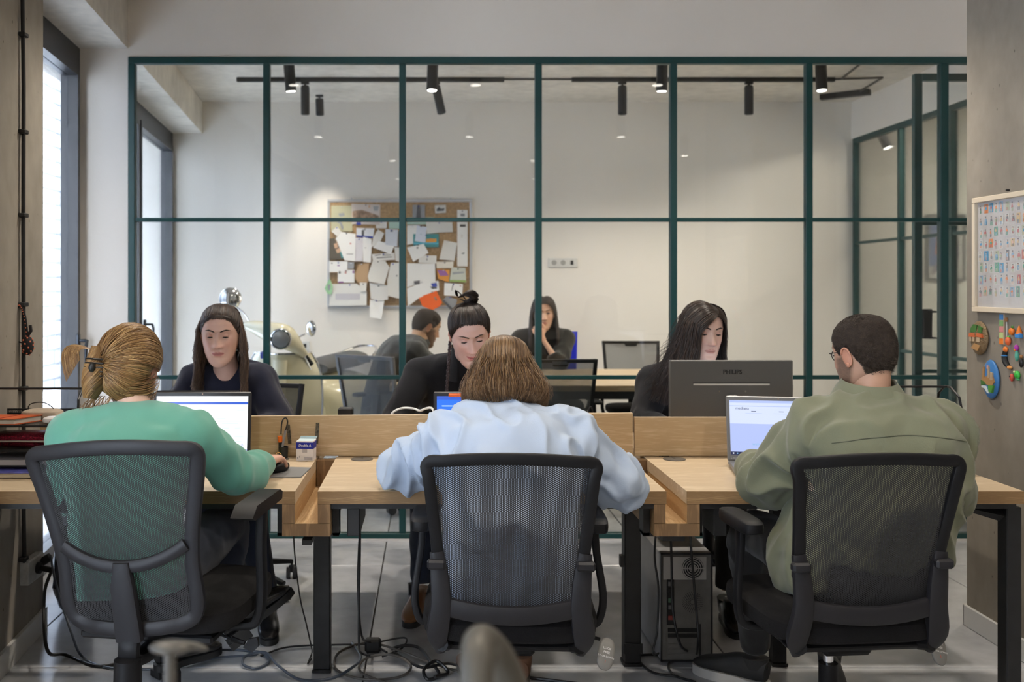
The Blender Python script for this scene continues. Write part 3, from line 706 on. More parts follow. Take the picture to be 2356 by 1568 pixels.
# --- type with a centre spine and two lower windows
def chair_spine(label):
    t = thing('office_chair', label, 'chair', (0, 0, 0))
    base(t, zc=.38, a0=.9)
    cushion(t, .25, -.21, .27, .39, .475); seat_pan(t, .38)
    def yb(z): return -.235 - .16 * (z - .45)
    fr = MB(); W2 = .226
    tz = lambda x: .902 + .018 * (1 - (x / W2) ** 2)
    half = [(.13, yb(.43) + .0, .437), (.165, yb(.44) + .006, .455), (.182, yb(.5) + .008, .50), (.178, yb(.6) + .01, .60), (.190, yb(.7) + .01, .70), (.210, yb(.8) + .012, .80), (.224, yb(.87) + .01, .865), (.226, yb(.9) + .008, .893), (.212, yb(.91) + .004, .906)]
    arc = [(x, yb(.92) + .03 * (x / W2) ** 2 - .02, tz(x)) for x in np.linspace(.17, -.17, 7)]
    low = [(x, yb(.43) - .014 + .02 * (x / .19) ** 2, .428 + .02 * (x / .19) ** 2) for x in np.linspace(-.09, .09, 5)]
    loop = half + arc + [(-a, b, c) for a, b, c in half[::-1]] + low
    lp2_ = catmull(loop + [loop[0]], 3)[:-1]
    fr.tube(lp2_, (.0125, .020), n=12, side=(0, 1, 0), sup=3.4, closed=True)
    mid = [(x, yb(.6) - .022 + .02 * (x / .2) ** 2, .602 + .075 * (abs(x) / .2) ** 2.2) for x in np.linspace(-.170, .170, 15)]
    fr.tube(mid, (.017, .012), n=12, side=(0, 0, 1), sup=3)
    fr.build('back_frame', PLASG, t)
    MB().tube([(0, yb(.6) - .03, .615), (0, yb(.55) - .036, .55), (0, yb(.46) - .036, .46), (0, yb(.42) - .034, .405)], [(.022, .012), (.033, .014), (.036, .015), (.037, .015)], n=12, side=(1, 0, 0), sup=4).build('back_spine', PLASG, t)
    def fab(u, v):
        z0 = .435; z = z0 + v * (.91 - z0); w = .178 if z < .6 else .178 + (W2 - .178) * ((z - .6) / .32)
        return ((2 * u - 1) * w, yb(z) + .004 - .016 * (1 - (2 * u - 1) ** 2), z)
    m, uv = sheet(None, 24, 30, fab); m.build('back_mesh', MESHB, t, uv=uv, fix=False)
    RM = Matrix.Translation((0, 0, .42)) @ Matrix.Rotation(math.radians(-3.2), 4, 'Y') @ Matrix.Translation((0, 0, -.42))
    for o_ in t.children:
        if o_.name.startswith('back'): o_.data.transform(RM)
    MB().tube([(0, yb(.42) - .034, .41), (0, yb(.42) - .03, .355), (0, -.16, .335), (0, -.03, .345)], [(.03, .015), (.028, .018), (.026, .02), (.03, .02)], n=10, side=(1, 0, 0), sup=3, smooth=3).build('back_support', PLAS, t)
    MB().lathe([(.02, .06), (.035, .055), (.036, .0), (.034, -.03), (.02, -.045), (.004, -.047)], (0, -.275, .305), 28).build('tension_knob', PLAS, t)
    for s_ in (-1, 1):
        MB().prism([(-.10, .69), (.14, .70), (.145, .722), (.12, .732), (-.085, .728), (-.125, .70)], s_ * .255 - .032, s_ * .255 + .032, axis='x').build('armrest', PLAS, t)
        MB().tube([(s_ * .272, .0, .70), (s_ * .272, -.01, .60), (s_ * .275, -.01, .47), (s_ * .265, -.01, .40), (s_ * .24, -.01, .375), (s_ * .15, -.01, .37)], [(.022, .014)] * 6, n=10, side=(0, 1, 0), sup=3, smooth=4).build('arm_post', PLAS, t)
    MB().tube([(.12, -.03, .36), (.20, -.05, .345)], .004, n=8).tube([(.20, -.05, .345), (.24, -.055, .337)], (.008, .006), n=6).build('lever', PLAS, t)
    MB().prism([(-.02, -.012), (.02, -.03), (.045, -.005), (.04, .03), (.005, .022)], -.008, .008, M=Matrix.Translation((.25, -.055, .335)) @ Matrix.Scale(.7, 4)).build('lever_grip', PLAS, t)
    return t
# --- plain rectangular mesh-back chair of the back room and far row
def chair_plain(label, frame=None, fabric=None, wid=.21, notch=True, zt=.94, seatm=None):
    t = thing('office_chair', label, 'chair', (0, 0, 0)); frame = frame or BLK
    base(t, zc=.42, mt=PLAS); cushion(t, .235, -.21, .25, .43, .50, seatm); seat_pan(t, .42)
    yb = lambda z: -.22 - .18 * (z - .5)
    fr = MB(); w2 = wid - .02
    fr.tube([(-wid, yb(zt), zt), (wid, yb(zt), zt)], (.011, .012), n=8, side=(0, 0, 1), sup=4)
    for s_ in (-1, 1): fr.tube([(s_ * wid, yb(zt), zt + .01), (s_ * (wid - .01), yb(.75), .75), (s_ * w2, yb(.55), .56)], (.012, .012), n=8, side=(1, 0, 0), sup=4)
    fr.tube([(-w2, yb(.56), .56), (w2, yb(.56), .56)], (.016, .012), n=8, side=(0, 0, 1), sup=4)
    if notch: fr.prism([(-.055, zt), (.055, zt), (.04, zt - .03), (-.04, zt - .03)], yb(zt) - .008, yb(zt) + .008)
    fr.build('back_frame', frame, t)
    def fab(u, v):
        z = .56 + v * (zt - .56); return ((2 * u - 1) * (w2 + (wid - w2) * v), yb(z) - .012 * (1 - (2 * u - 1) ** 2), z)
    m, uv = sheet(None, 12, 12, fab); m.build('back_mesh', fabric or MESHG, t, uv=uv, fix=False)
    MB().tube([(0, yb(.56), .565), (0, -.25, .47), (0, -.16, .40), (0, -.02, .395)], [(.03, .01)] * 4, n=8, side=(1, 0, 0), smooth=3).build('back_support', PLAS, t)
    for s_ in (-1, 1):
        MB().box(s_ * .27 - .03, s_ * .27 + .03, -.09, .15, .66, .685, .01).build('armrest', PLAS, t)
        MB().tube([(s_ * .27, .03, .67), (s_ * .275, .03, .48), (s_ * .24, .03, .425), (s_ * .15, .03, .42)], .013, n=8, smooth=3).build('arm_post', PLAS, t)
    return t
def put(t, x, D, rz, label=None, oy=-.27):
    """place a chair so that its back frame stands at image column x and depth D"""
    r = math.radians(rz); bx, by = (x - CX) / F * D, D
    t.location = (bx + math.sin(r) * oy * 1.0, by - math.cos(r) * oy, 0); t.rotation_euler = (0, 0, r)
    if label: t['label'] = label
    return t
cA = chair_spine('black mesh office chair with a centre back spine, under the woman in green'); put(cA, 296, 2.60, -9)
for o_ in cA.children:
    if o_.name.split('.')[0] not in ('star_base', 'caster', 'column_sleeve'): o_.location.z += .045
cB = chair_blade('black mesh office chair with broad blade brackets, under the woman in pale blue', 'blade bracket office chairs'); put(cB, 1176, 2.62, -3)
cC = dup(cB, label='black mesh office chair with broad blade brackets, under the man in olive'); put(cC, 2020, 2.62, 5)
DG = mat('chair_grey_frame', (.14, .145, .155), .45)
f0 = chair_plain('dark mesh chair behind the woman in navy at the far left desk', fabric=MESHB, zt=.90)
f0.location = ((548 - CX) / F * 4.6, 4.50, 0); f0.rotation_euler = (0, 0, math.radians(165))
f1 = dup(f0, loc=((1075 - CX) / F * 4.75, 4.60, 0), rz=math.radians(196), label='dark office chair behind the bun woman, mostly its casters showing under the desk')
f2 = dup(f0, loc=((1625 - CX) / F * 4.7, 4.66, 0), rz=math.radians(190), label='dark office chair behind the long haired woman at the big monitor')
f3 = chair_plain('grey framed mesh chair under the man in charcoal at the meeting table', DG, MESHG, wid=.225); put(f3, 845, 6.08, -38)
f4 = chair_plain('black framed mesh chair with its back to the glass at the meeting table', BLK, MESHG); put(f4, 1286, 5.78, 3)
f5 = dup(f4, label='black framed mesh chair on the wall side of the meeting table'); f5.location = ((1453 - CX) / F * 7.6, 7.33, 0); f5.rotation_euler = (0, 0, math.pi)
BLUE = mat('blue_fabric', (.01, .02, .55), .8)
f6 = chair_plain('blue backed office chair behind the woman at the meeting table', BLUE, BLUE, wid=.205, zt=1.0, notch=False); f6.location = ((1262 - CX) / F * 7.85, 7.62, 0); f6.rotation_euler = (0, 0, math.radians(176))

# ================================================================== LAPTOPS, MONITOR, PC
LAPD = mat('laptop_dark', (0.022, 0.022, 0.026), .4); LAPG = mat('laptop_grey', (0.20, 0.20, 0.20), .38, metal=.3)
KEYS = mat('keys', (0.012, 0.012, 0.012), .5)
LID = mat('lid_black', (0.01, 0.01, 0.012), .35)
def laptop(label, loc, rz, w, h, d, tilt, body, ui, group=None, brand=None):
    """hinge line at the origin, keyboard towards -y, screen facing -y"""
    t = thing('laptop', label, 'laptop', loc, rz=math.radians(rz), group=group)
    b = MB().box(-w / 2, w / 2, -d, 0, 0.003, .018, .004).build('base', body, t)
    k = MB()
    for r in range(5):
        for c in range(14):
            x = -w / 2 + .025 + c * (w - .05) / 14; y = -.03 - r * .0185
            k.box(x, x + (w - .05) / 14 - .003, y - .0155, y, .0178, .0196)
    tag(k.build('keys', KEYS, b), kind='stuff')
    MB().box(-.05, .05, -d + .02, -d + .08, .0178, .0186).build('touchpad', KEYS, b)
    R = Matrix.Translation((0, .004, .016)) @ Matrix.Rotation(math.radians(-tilt), 4, 'X')
    l = MB().box(-w / 2, w / 2, 0, .008, 0, h, .004, M=R).build('lid', body, t)
    m = .012; sx0, sx1, sz0, sz1 = -w / 2 + m, w / 2 - m, .022, h - .016
    MB().box(sx0, sx1, -.0008, .0005, sz0, sz1, M=R).build('screen', ui[0], l)
    groups = {}
    for (mt, x0, y0, x1, y1) in ui[1]:         # fractions of the screen, y from the top
        a = groups.setdefault(mt.name, (mt, MB()))[1]
        n = len(a.v) // 8
        a.box(sx0 + x0 * (sx1 - sx0), sx0 + x1 * (sx1 - sx0), -.0013 - .00015 * (list(groups).index(mt.name)), -.0006, sz1 - y1 * (sz1 - sz0), sz1 - y0 * (sz1 - sz0), M=R)
    for nm, (mt, a) in groups.items(): a.build('screen_print', mt, l, smooth=0)
    MB().cyl(R @ Vector((0, -.001, h - .008)), R @ Vector((0, .001, h - .008)), .002, 12).build('webcam', mat('cam_dot', (.5, .3, .2), .2), l)
    for (s_, x, y, size, mt, sh) in ui[2]:
        TM = R @ frame_M(Vector((sx0 + x * (sx1 - sx0), -.0022, sz1 - y * (sz1 - sz0))), (1, 0, 0), (0, 0, 1))
        text_mb(s_, size, TM, .0002, 'LEFT', sh).build('screen_text', mt, l, smooth=0)
    if brand:
        TM = R @ frame_M(Vector((-w / 2 + .012, -.0006, .011)), (1, 0, 0), (0, 0, 1))
        text_mb(brand, .011, TM, .0003, 'LEFT').build('lettering', mat('letter_light', (.5, .5, .5), .5), l, smooth=0)
    return t, l, R
eW = emis('ui_white', (.90, .95, 1.0), .62); eB = emis('ui_blue', (.03, .10, .55), .6); eLB = emis('ui_light_blue', (.60, .85, .95), .58)
eT = emis('ui_task', (.45, .55, .9), .5); eGray = emis('ui_grey', (.35, .38, .45), .5)
random.seed(11)
L = [(eB, 0, .105, 1, .15), (eT, 0, .965, 1, 1.0)]
for (x, y, w) in ((.24, .40, .08), (.24, .44, .07), (.46, .37, .25), (.50, .41, .13), (.66, .405, .1), (.46, .45, .1), (.63, .45, .33), (.55, .49, .05), (.72, .49, .18), (.72, .575, .08), (.86, .575, .06), (.68, .70, .15), (.86, .735, .1), (.72, .785, .08), (.72, .815, .22), (.88, .25, .09), (.03, .62, .2), (.03, .52, .15), (.04, .72, .2), (.5, .88, .15)):
    L.append((eLB, x, y, x + w, y + .012))
s_ = F / 3.60
lp1, l_, R_ = laptop('black laptop with a white page open before the woman in green', PZ(461, 3.60, ZT), 0, .358, .236, .24, 8, LAPD, (eW, L, [('Page', .03, .128, .008, eW, 0), ('O', .93, .90, .013, eB, 0)]))
ebg = emis('ui_blue_bright', (.02, .16, .80), .6)
L = [(eW, .45, .10, .98, .97), (eB, 0, 0, 1, .06), (eB, .48, .34, .62, .40)]
for k in range(9): L.append((eLB, .05, .16 + k * .085, .05 + random.uniform(.08, .14), .175 + k * .085))
for k in range(3): L.append((eLB, .5, .16 + k * .06, .78, .168 + k * .06))
lp2, l_, R_ = laptop('black laptop with a bright blue screen behind the pale blue shirt', PZ(1121, 3.52, ZT), 0, .38, .245, .24, 8, LAPD, (ebg, L, []))
eV = emis('ui_violet', (.50, .60, 1.0), .46); eV2 = emis('ui_violet_top', (.68, .76, 1.0), .5); eN = emis('ui_navy', (.01, .015, .07), .5); eP = emis('ui_purple', (.30, .12, .45), .45); eC = emis('ui_cyan', (.25, .55, .85), .45)
L = [(eV2, 0, .02, 1, .43), (eN, 0, .945, 1, 1.0), (eT, 0, 0, 1, .045), (eT, .0, .10, 1, .112)]
for x in (.22, .50, .78): L.append((eN, x, .195, x + .05, .205)); L.append((eT, x - .06, .235, x + .11, .242))
for k, x in enumerate((.02, .06, .10, .14, .18, .22, .26)): L.append(((eW, eC, eP)[k % 3], x, .962, x + .014, .984))
L.append((eC, .50, .545, .58, .555)); L.append((eP, .435, .82, .485, .83)); L.append((eP, .445, .77, .455, .815)); L.append((eP, .46, .75, .475, .815))
lp3, l_, R_ = laptop('grey laptop with a pale violet web page before the man in olive', PZ(1797, 3.50, ZT + .0), -10, .362, .232, .25, 14, LAPG, (eV, L, [('mediana', .06, .15, .014, eN, 0), ('wehost', .22, .80, .014, eC, 0)]), brand='Lenovo')
# the far laptop whose black lid carries stickers
lp4, l_, R_ = laptop('black laptop lid with round stickers before the woman in navy', PZ(464, 3.93, ZT), 180, .325, .222, .22, 14, LID, (eW, [], []))
STK = mat('sticker_white', (.65, .62, .6), .6); STR = mat('sticker_red', (.5, .06, .03), .6); STY = mat('sticker_black', (.02, .02, .02), .6)
for (xx, zz, r, c2) in ((-.125, .195, .021, STY), (.068, .200, .011, STR)):
    M = R_ @ Matrix.Translation((xx, .0085, zz)) @ Matrix.Rotation(-math.pi / 2, 4, 'X')
    MB().lathe([(r, 0), (r, .0004)], n=24, M=M).build('sticker', STK, l_)
    MB().lathe([(r * .86, .0004), (r * .86, .0007)], n=24, M=M).build('sticker', c2, l_)
    m = MB()
    for k in range(7):
        a = k * 2.4; q_ = M @ Vector((math.cos(a) * r * .5, math.sin(a) * r * .5, .001)); m.ell(q_, (r * .14, .0006, r * .2), 8, 4)
    m.build('sticker', mat('sticker_orange', (.75, .25, .12), .6), l_)
# monitor seen from behind
MON = mat('monitor_back', (.10, .098, .092), .42, bump=.03, bscale=900)
mo = thing('monitor', 'large grey monitor seen from behind before the long haired woman', 'monitor', PZ(1683, 4.0, ZT))
sm = F / 4.0; hw = 142 / sm; zt_ = zs(828, 4.0)
bk_ = MB().box(-hw, hw, 0, .012, zt_ - ZT - .31, zt_ - ZT, .004).box(-hw + .002, hw - .002, .012, .03, zt_ - ZT - .308, zt_ - ZT - .002, .003).build('housing', MON, mo)
MB().box(-hw + .012, hw - .012, .0295, .0312, zt_ - ZT - .29, zt_ - ZT - .012).build('screen', emis('monitor_face', (.8, .85, 1), .7), bk_)
MB().box(-.153, .153, -.0015, .0, zt_ - ZT - .101, zt_ - ZT - .094).build('slot', mat('slot_light', (.55, .54, .5), .4), bk_)
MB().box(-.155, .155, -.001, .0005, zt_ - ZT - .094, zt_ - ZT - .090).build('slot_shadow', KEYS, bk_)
for x in (-.05, .056): MB().lathe([(.004, 0), (.003, .002)], n=12, M=Matrix.Translation((x, 0, zt_ - ZT - .125)) @ Matrix.Rotation(math.pi / 2, 4, 'X')).build('screw', STEEL, bk_)
text_mb('PHILIPS', .024, frame_M(Vector((.004, -.0006, zt_ - ZT - .048)), (1, 0, 0), (0, 0, 1)), .0006, bold=.0005).build('lettering', KEYS, bk_, smooth=0)
MB().box(-.02, .02, -.03, 0, .02, .20, .006).build('stand', MON, mo); MB().box(-.12, .12, -.07, .10, 0, .014, .005).build('foot', MON, mo)
MB().box(hw, hw + .004, .008, .016, zt_ - ZT - .12, zt_ - ZT - .10).build('button', STEEL, mo)
# desktop computer under the right trough
PCG = mat('pc_side', (.32, .32, .325), .45, var=.15, vscale=9); PCB = mat('pc_back', (.17, .16, .145), .5, var=.2, vscale=15)
pc = thing('desktop_computer', 'grey desktop computer tower under the desk, its back with fan grilles facing out', 'computer', (PZ(1553, 3.62, 0)))
pc.location.x = .932
pw, ph = .094, .405
sd = MB().box(-pw, pw, 0.004, .44, .012, ph, .003).build('case', PCG, pc)
MB().box(-pw + .004, pw - .004, 0, .006, .016, ph - .004, .001).build('back_plate', PCB, pc)
MB().box(-pw, -pw + .005, -.004, .004, .012, ph).box(pw - .005, pw, -.004, .004, .012, ph).box(-pw, pw, -.004, .004, ph - .005, ph).box(-pw, pw, -.004, .004, .012, .018).build('rim', BLK, pc)
MB().box(-.085, .072, -.003, 0, ph - .096, ph - .012, .001).build('power_supply', mat('psu_plate', (.5, .48, .45), .4, metal=.4), pc)
g = MB(); cx_, cz_ = .022, ph - .054
g.lathe([(.040, 0), (.040, .001)], n=32, M=Matrix.Translation((cx_, -.0032, cz_)) @ Matrix.Rotation(math.pi / 2, 4, 'X'))
g.build('fan_opening', KEYS, pc)
g = MB()
for r in (.013, .021, .029, .037):
    g.tube([(cx_ + r * math.cos(a), -.006, cz_ + r * math.sin(a)) for a in np.linspace(0, 2 * math.pi, 28, endpoint=False)], .0019, n=5, closed=True)
for k in range(4):
    a = k * math.pi / 2; g.box(min(cx_, cx_ + .04 * math.cos(a)) - .0015, max(cx_, cx_ + .04 * math.cos(a)) + .0015, -.0075, -.0055, min(cz_, cz_ + .04 * math.sin(a)) - .0015, max(cz_, cz_ + .04 * math.sin(a)) + .0015)
g.lathe([(.010, 0), (.010, .002)], n=20, M=Matrix.Translation((cx_, -.0055, cz_)) @ Matrix.Rotation(math.pi / 2, 4, 'X'))
g.build('fan_guard', mat('guard', (.62, .6, .57), .35, metal=.6), pc)
g = MB()
for r in range(2, 9):
    n = 6 + r * 3
    for k in range(n):
        a = 2 * math.pi * k / n; x, z = .022 + r * .0046 * math.cos(a), ph - .178 + r * .0046 * math.sin(a)
        g.box(x - .0013, x + .0013, -.0012, .0002, z - .0013, z + .0013)
g.build('vent_holes', KEYS, pc)
MB().box(-.072, -.046, -.004, 0, .145, .31, .001).build('port_panel', KEYS, pc)
for z, c_, nm in ((.295, LAPG, 0), (.27, KEYS, 0), (.235, mat('port_green', (.1, .2, .12), .5), 0), (.21, LAPG, 0), (.172, mat('port_red', (.3, .05, .04), .5), 0)):
    MB().box(-.068, -.050, -.008, -.003, z - .008, z + .008, .001).build('port', c_, pc)
for k in range(6):
    MB().box(-.068, .04, -.0015, 0, .125 - k * .019 - .0075, .125 - k * .019 + .0075, .0005).build('slot_cover', PCB if k > 1 else KEYS, pc)
MB().box(.046, .052, -.002, 0, .02, .148).build('slot_bar', KEYS, pc)
# ================================================================== DESK TOP THINGS
mp_ = solo('mouse_pad', MB().prism([((a - CX) / F * d, d) for a, d in ((622, 3.30), (692, 3.30), (715, 3.47), (640, 3.49))], ZT, ZT + .004, axis='z'), mat('mousepad_grey', (.20, .20, .20), .7), 'grey mouse pad beside the green sleeve on the left desk', 'mouse pad')
c = PZ(640, 3.40, ZT + .018)
ms = thing('computer_mouse', 'black mouse under the hand of the woman in green', 'mouse', (c.x, c.y, ZT + .004), rz=math.radians(-25))
MB().ell((0, 0, .014), (.028, .052, .018), 24, 12, sup=2.4).build('shell', PLAS, ms); MB().cyl((-.004, .03, .03), (.004, .03, .03), .008, 14).build('wheel', RUB, ms)
c = PZ(701, 3.62, ZT); sb = F / 3.62
pb = thing('paper_cube_box', 'small white and blue paper cube box by the divider on the left desk', 'box', (c.x, 3.62, ZT), rz=math.radians(-4))
wb_ = .0315
MB().box(-wb_, wb_, 0, .06, 0, .072, .001).build('carton', mat('carton_white', (.72, .68, .68), .6), pb)
MB().box(-wb_ - .0004, wb_ + .0004, -.0006, .0606, .044, .0675).build('blue_band', mat('carton_blue', (.01, .02, .32), .5), pb)
MB().prism([(-wb_, .072), (wb_, .072), (wb_ + .005, .082), (-wb_ + .006, .082)], .058, .0595).box(-wb_ + .004, wb_ - .004, .004, .056, .0715, .0725).build('flap', mat('carton_inner', (.55, .68, .72), .6), pb)
MB().box(-.009, .009, -.0008, 0, .030, .0438).build('tab', mat('carton_grey', (.45, .42, .44), .6), pb)
text_mb('Double A', .0115, frame_M(Vector((0, -.0008, .056)), (1, 0, 0), (0, 0, 1)), .0003, shear=.2, bold=.0003).build('lettering', mat('letter_white', (.85, .85, .85), .5), pb, smooth=0)
MB().box(-.002, .028, -.0007, 0, .010, .0125).box(-.002, .028, -.0007, 0, .0055, .0075).box(-.027, -.024, -.0007, 0, .008, .014).box(-.020, -.018, -.0007, 0, .012, .018).build('print', mat('print_dark', (.2, .2, .25), .6), pb)
ph_ = thing('pen_holder', 'small dark pen holder clipped to the divider with pens', 'pen holder', PZ(652, 3.67, ZT))
MB().lathe([(.016, 0), (.018, .045), (.015, .045), (.013, .004)], n=20).build('cup', KEYS, ph_)
p0 = PZ(648, 3.66, ZT + .03)
pen = thing('ballpoint_pen', 'grey and black ballpoint pen leaning in the pen holder', 'pen', p0)
MB().tube([(0, 0, 0), (.013, .01, .075)], .0042, n=10).build('barrel', mat('pen_grey', (.25, .24, .25), .35), pen)
MB().tube([(.013, .01, .075), (.02, .014, .105), (.012, .012, .12), (.0, .008, .105), (-.003, .002, .06)], .0026, n=8, smooth=4).build('clip', KEYS, pen)
pen2 = thing('marker_pen', 'orange capped marker standing in the pen holder', 'pen', PZ(645, 3.675, ZT + .02))
MB().cyl((0, 0, 0), (0, 0, .04), .007, 14).build('barrel', KEYS, pen2); MB().cyl((0, 0, .04), (-.002, 0, .062), .0085, 14).build('cap', mat('orange_plastic', (.8, .16, .01), .4), pen2)
solo('sticky_note', MB().prism([((a - CX) / F * d, d) for a, d in ((584, 3.56), (604, 3.55), (602, 3.66), (580, 3.67))], ZT, ZT + .006, axis='z'), mat('lime_note', (.45, .70, .06), .7), 'lime green sticky note pad beside the left laptop', 'note pad')
solo('desk_cable', MB().tube([PZ(575, 3.6, ZT + .006), PZ(590, 3.58, ZT + .005), PZ(606, 3.61, ZT + .008), PZ(625, 3.64, ZT + .005), PZ(640, 3.64, ZT + .004), PZ(560, 3.68, ZT + .004)], .0032, n=8, smooth=6), RUB, 'short black cable lying beside the left laptop', 'cable')
solo('orange_clip', MB().box((1032 - CX) / F * 3.56, (1066 - CX) / F * 3.56, 3.535, 3.56, zs(912, 3.55), zs(905, 3.55), .002), mat('orange_clip', (.75, .13, .02), .45), 'orange strip clipped on top of the laptop behind the bob haired woman', 'clip')
# white cable looping over the middle divider
solo('white_cable', MB().tube([PZ(898, 3.80, ZT + .1), PZ(902, 3.78, .892), PZ(925, 3.78, .912), PZ(950, 3.78, .911), PZ(966, 3.77, .904), PZ(980, 3.74, .916), PZ(994, 3.70, .921), PZ(1000, 3.60, .90), PZ(1004, 3.56, .80), PZ(1010, 3.55, .745)], .0042, n=8, smooth=6), mat('white_cable_mat', (.8, .79, .76), .4), 'white cable looping over the divider to the middle laptop', 'cable')
solo('speaker_cube', MB().box((778 - CX) / F * 3.95, (812 - CX) / F * 3.95, 3.93, 3.99, ZT, zs(938, 3.95), .004), LID, 'small glossy black box on the far desk above the left divider', 'box')
solo('coil_ring', MB().tube([Vector(PZ(1359, 3.95, .755 + .086)) + Vector((.009 * math.cos(a), .0, .036 * math.sin(a) + .02)) for a in np.linspace(0, 2 * math.pi, 24, endpoint=False)], .003, n=8, closed=True).box((1352 - CX) / F * 3.95, (1366 - CX) / F * 3.95, 3.93, 3.97, ZT, .83, .003), LID, 'black ring topped stand on the far desk at the middle divider', 'stand')
# ------------------------------------------------------------------ wire document trays
TR = mat('tray_wire', (0.013, 0.013, 0.014), .4, metal=.3)
TMESH = meshcloth('tray_mesh', (.012, .012, .014), .0036, 0.9)
def tray_tower(label, loc, rz, w=.335, d=.25, levels=(.085, .165, .045), zs_=(.03, .083, .165), top=.28):
    t = thing('document_tray_tower', label, 'document tray', loc, rz=math.radians(rz), group='black wire document trays')
    m = MB()
    for s_ in (-1, 1):
        for y in (.012, d - .012):
            pass
        m.tube([(s_ * w / 2, .03, .0), (s_ * w / 2, .03, zs_[2]), (s_ * (w / 2 - .004), .055, top - .03), (s_ * (w / 2 - .008), d / 2 - .02, top), (s_ * (w / 2 - .008), d / 2 + .02, top), (s_ * (w / 2 - .004), d - .055, top - .03), (s_ * w / 2, d - .03, zs_[2]), (s_ * w / 2, d - .03, 0)], .0042, n=8)
    m.tube([(-w / 2 + .008, d / 2, top), (w / 2 - .008, d / 2, top)], .004, n=8)
    m.build('wire_frame', TR, t)
    for z in zs_:
        k = MB().tube([(-w / 2, 0, z + .002), (w / 2, 0, z + .002), (w / 2, d, z + .012), (-w / 2, d, z + .012)], .004, n=8, closed=True)
        k.tube([(-w / 2, 0, z + .028), (-w / 2, d, z + .028), (w / 2, d, z + .028), (w / 2, 0, z + .028)], .003, n=6)
        for x in (-w / 2, w / 2): k.tube([(x, 0, z), (x, 0, z + .028)], .003, n=6)
        o = k.build('tray', TR, t)
        def fn(u, v): return ((u - .5) * w, v * d, z + .001)
        mm, uv = sheet(None, 2, 2, fn); uv = [(p[0], p[1]) for p in mm.v]; mm.build('tray_mesh', TMESH, o, uv=uv, fix=False)
        mm = MB().grid(lambda u, v: (-w / 2 + u * w, d, z + v * .028), 2, 1); mm.build('tray_mesh', TMESH, o, uv=[(p[0], p[2]) for p in mm.v], fix=False)
    return t
TLY = 3.335
tx = (55 - CX) / F * TLY
trl = tray_tower('black wire document tray tower on the left desk, full of notebooks and folders', (tx, TLY, ZT), 0)
trr = tray_tower('black wire document tray tower at the right desk behind the man in olive', (PZ(2110, 3.42, ZT).x, 3.40, ZT), 0)
def slab(name, poly, z0, z1, m_, label, cat, **k):
    return solo(name, MB().prism([(tx + a, TLY + b) for a, b in poly], ZT + z0, ZT + z1, axis='z'), m_, label, cat, **k)
zt3 = .170
nb = thing('orange_notebook', 'orange notebook with an elastic band on the top left tray', 'notebook', (tx - .08, TLY + .06, ZT + zt3))
MB().prism([(-.11, -.055), (.045, -.055), (.10, .05), (-.10, .06)], 0, .003, axis='z').prism([(-.11, -.055), (.045, -.055), (.10, .05), (-.10, .06)], .018, .021, axis='z').build('cover', mat('orange_cover', (.55, .10, .02), .6), nb)
MB().prism([(-.105, -.052), (.042, -.052), (.096, .046), (-.096, .056)], .003, .018, axis='z').build('pages', mat('pages', (.55, .50, .43), .8), nb)
MB().prism([(-.012, -.0565), (-.007, -.0565), (.03, .055), (.025, .055)], .0, .0225, axis='z').build('elastic_band', mat('band_red', (.35, .05, .02), .6), nb)
pc_ = thing('pencil_pouch', 'crumpled beige pouch with a loop on the top left tray', 'pouch', (tx + .0, TLY + .16, ZT + zt3))
MB().ell((0, 0, .018), (.07, .05, .018), 20, 8, sup=3).ell((.05, .0, .012), (.05, .045, .012), 16, 8).build('body', mat('pouch_beige', (.42, .34, .26), .8, bump=.5, bscale=40), pc_)
MB().tube([(-.05, 0, .02), (-.045, 0, .05), (0, .0, .058), (.035, 0, .04), (.04, 0, .02)], .002, n=6, smooth=4).build('loop', KEYS, pc_)
ch = thing('white_charger', 'white rounded charger puck on the top left tray', 'charger', (tx + .085, TLY + .045, ZT + zt3))
MB().ell((0, 0, .012), (.036, .03, .012), 28, 10, sup=3.4).build('body', mat('white_plastic', (.75, .72, .70), .35), ch); MB().box(-.005, .003, -.0312, -.028, .008, .011).build('port', KEYS, ch)
slab('envelope', [(.06, .10), (.15, .11), (.155, .2), (.08, .22)], zt3, zt3 + .004, mat('envelope_white', (.62, .66, .74), .7), 'white envelope at the back of the top left tray', 'envelope')
slab('receipt', [(.115, .03), (.16, .04), (.163, .1), (.13, .12)], zt3, zt3 + .006, PAPER, 'small white slip at the right end of the top left tray', 'slip')
rp = thing('sequin_pouch', 'dark red sequin pouch lying in the middle left tray', 'pouch', (tx - .03, TLY + .08, ZT + .086))
MB().ell((0, 0, .028), (.125, .06, .026), 28, 12, sup=3).build('body', mat('sequin_red', (.22, .01, .03), .25, metal=.6, var=.8, vscale=220, bump=.9, bscale=260), rp)
MB().tube([(-.12, -.058, .026), (0, -.064, .028), (.11, -.056, .026)], .0035, n=8).build('zipper', STEEL, rp)
solo('white_tag', MB().prism([(tx + .115, ZT + .10), (tx + .135, ZT + .088), (tx + .15, ZT + .105), (tx + .125, ZT + .135)], TLY + .03, TLY + .034), PAPER, 'crumpled white paper tag beside the sequin pouch', 'tag')
slab('paper_stack', [(-.16, .01), (.14, .01), (.145, .2), (-.12, .22)], .033, .050, mat('stack_paper', (.45, .42, .44), .8), 'stack of grey white papers in the lowest left tray', 'papers')
slab('grey_folder', [(-.15, .02), (.13, .03), (.10, .2), (-.10, .21)], .050, .056, mat('folder_grey', (.20, .20, .24), .6), 'dark grey folder on the paper stack in the lowest left tray', 'folder')
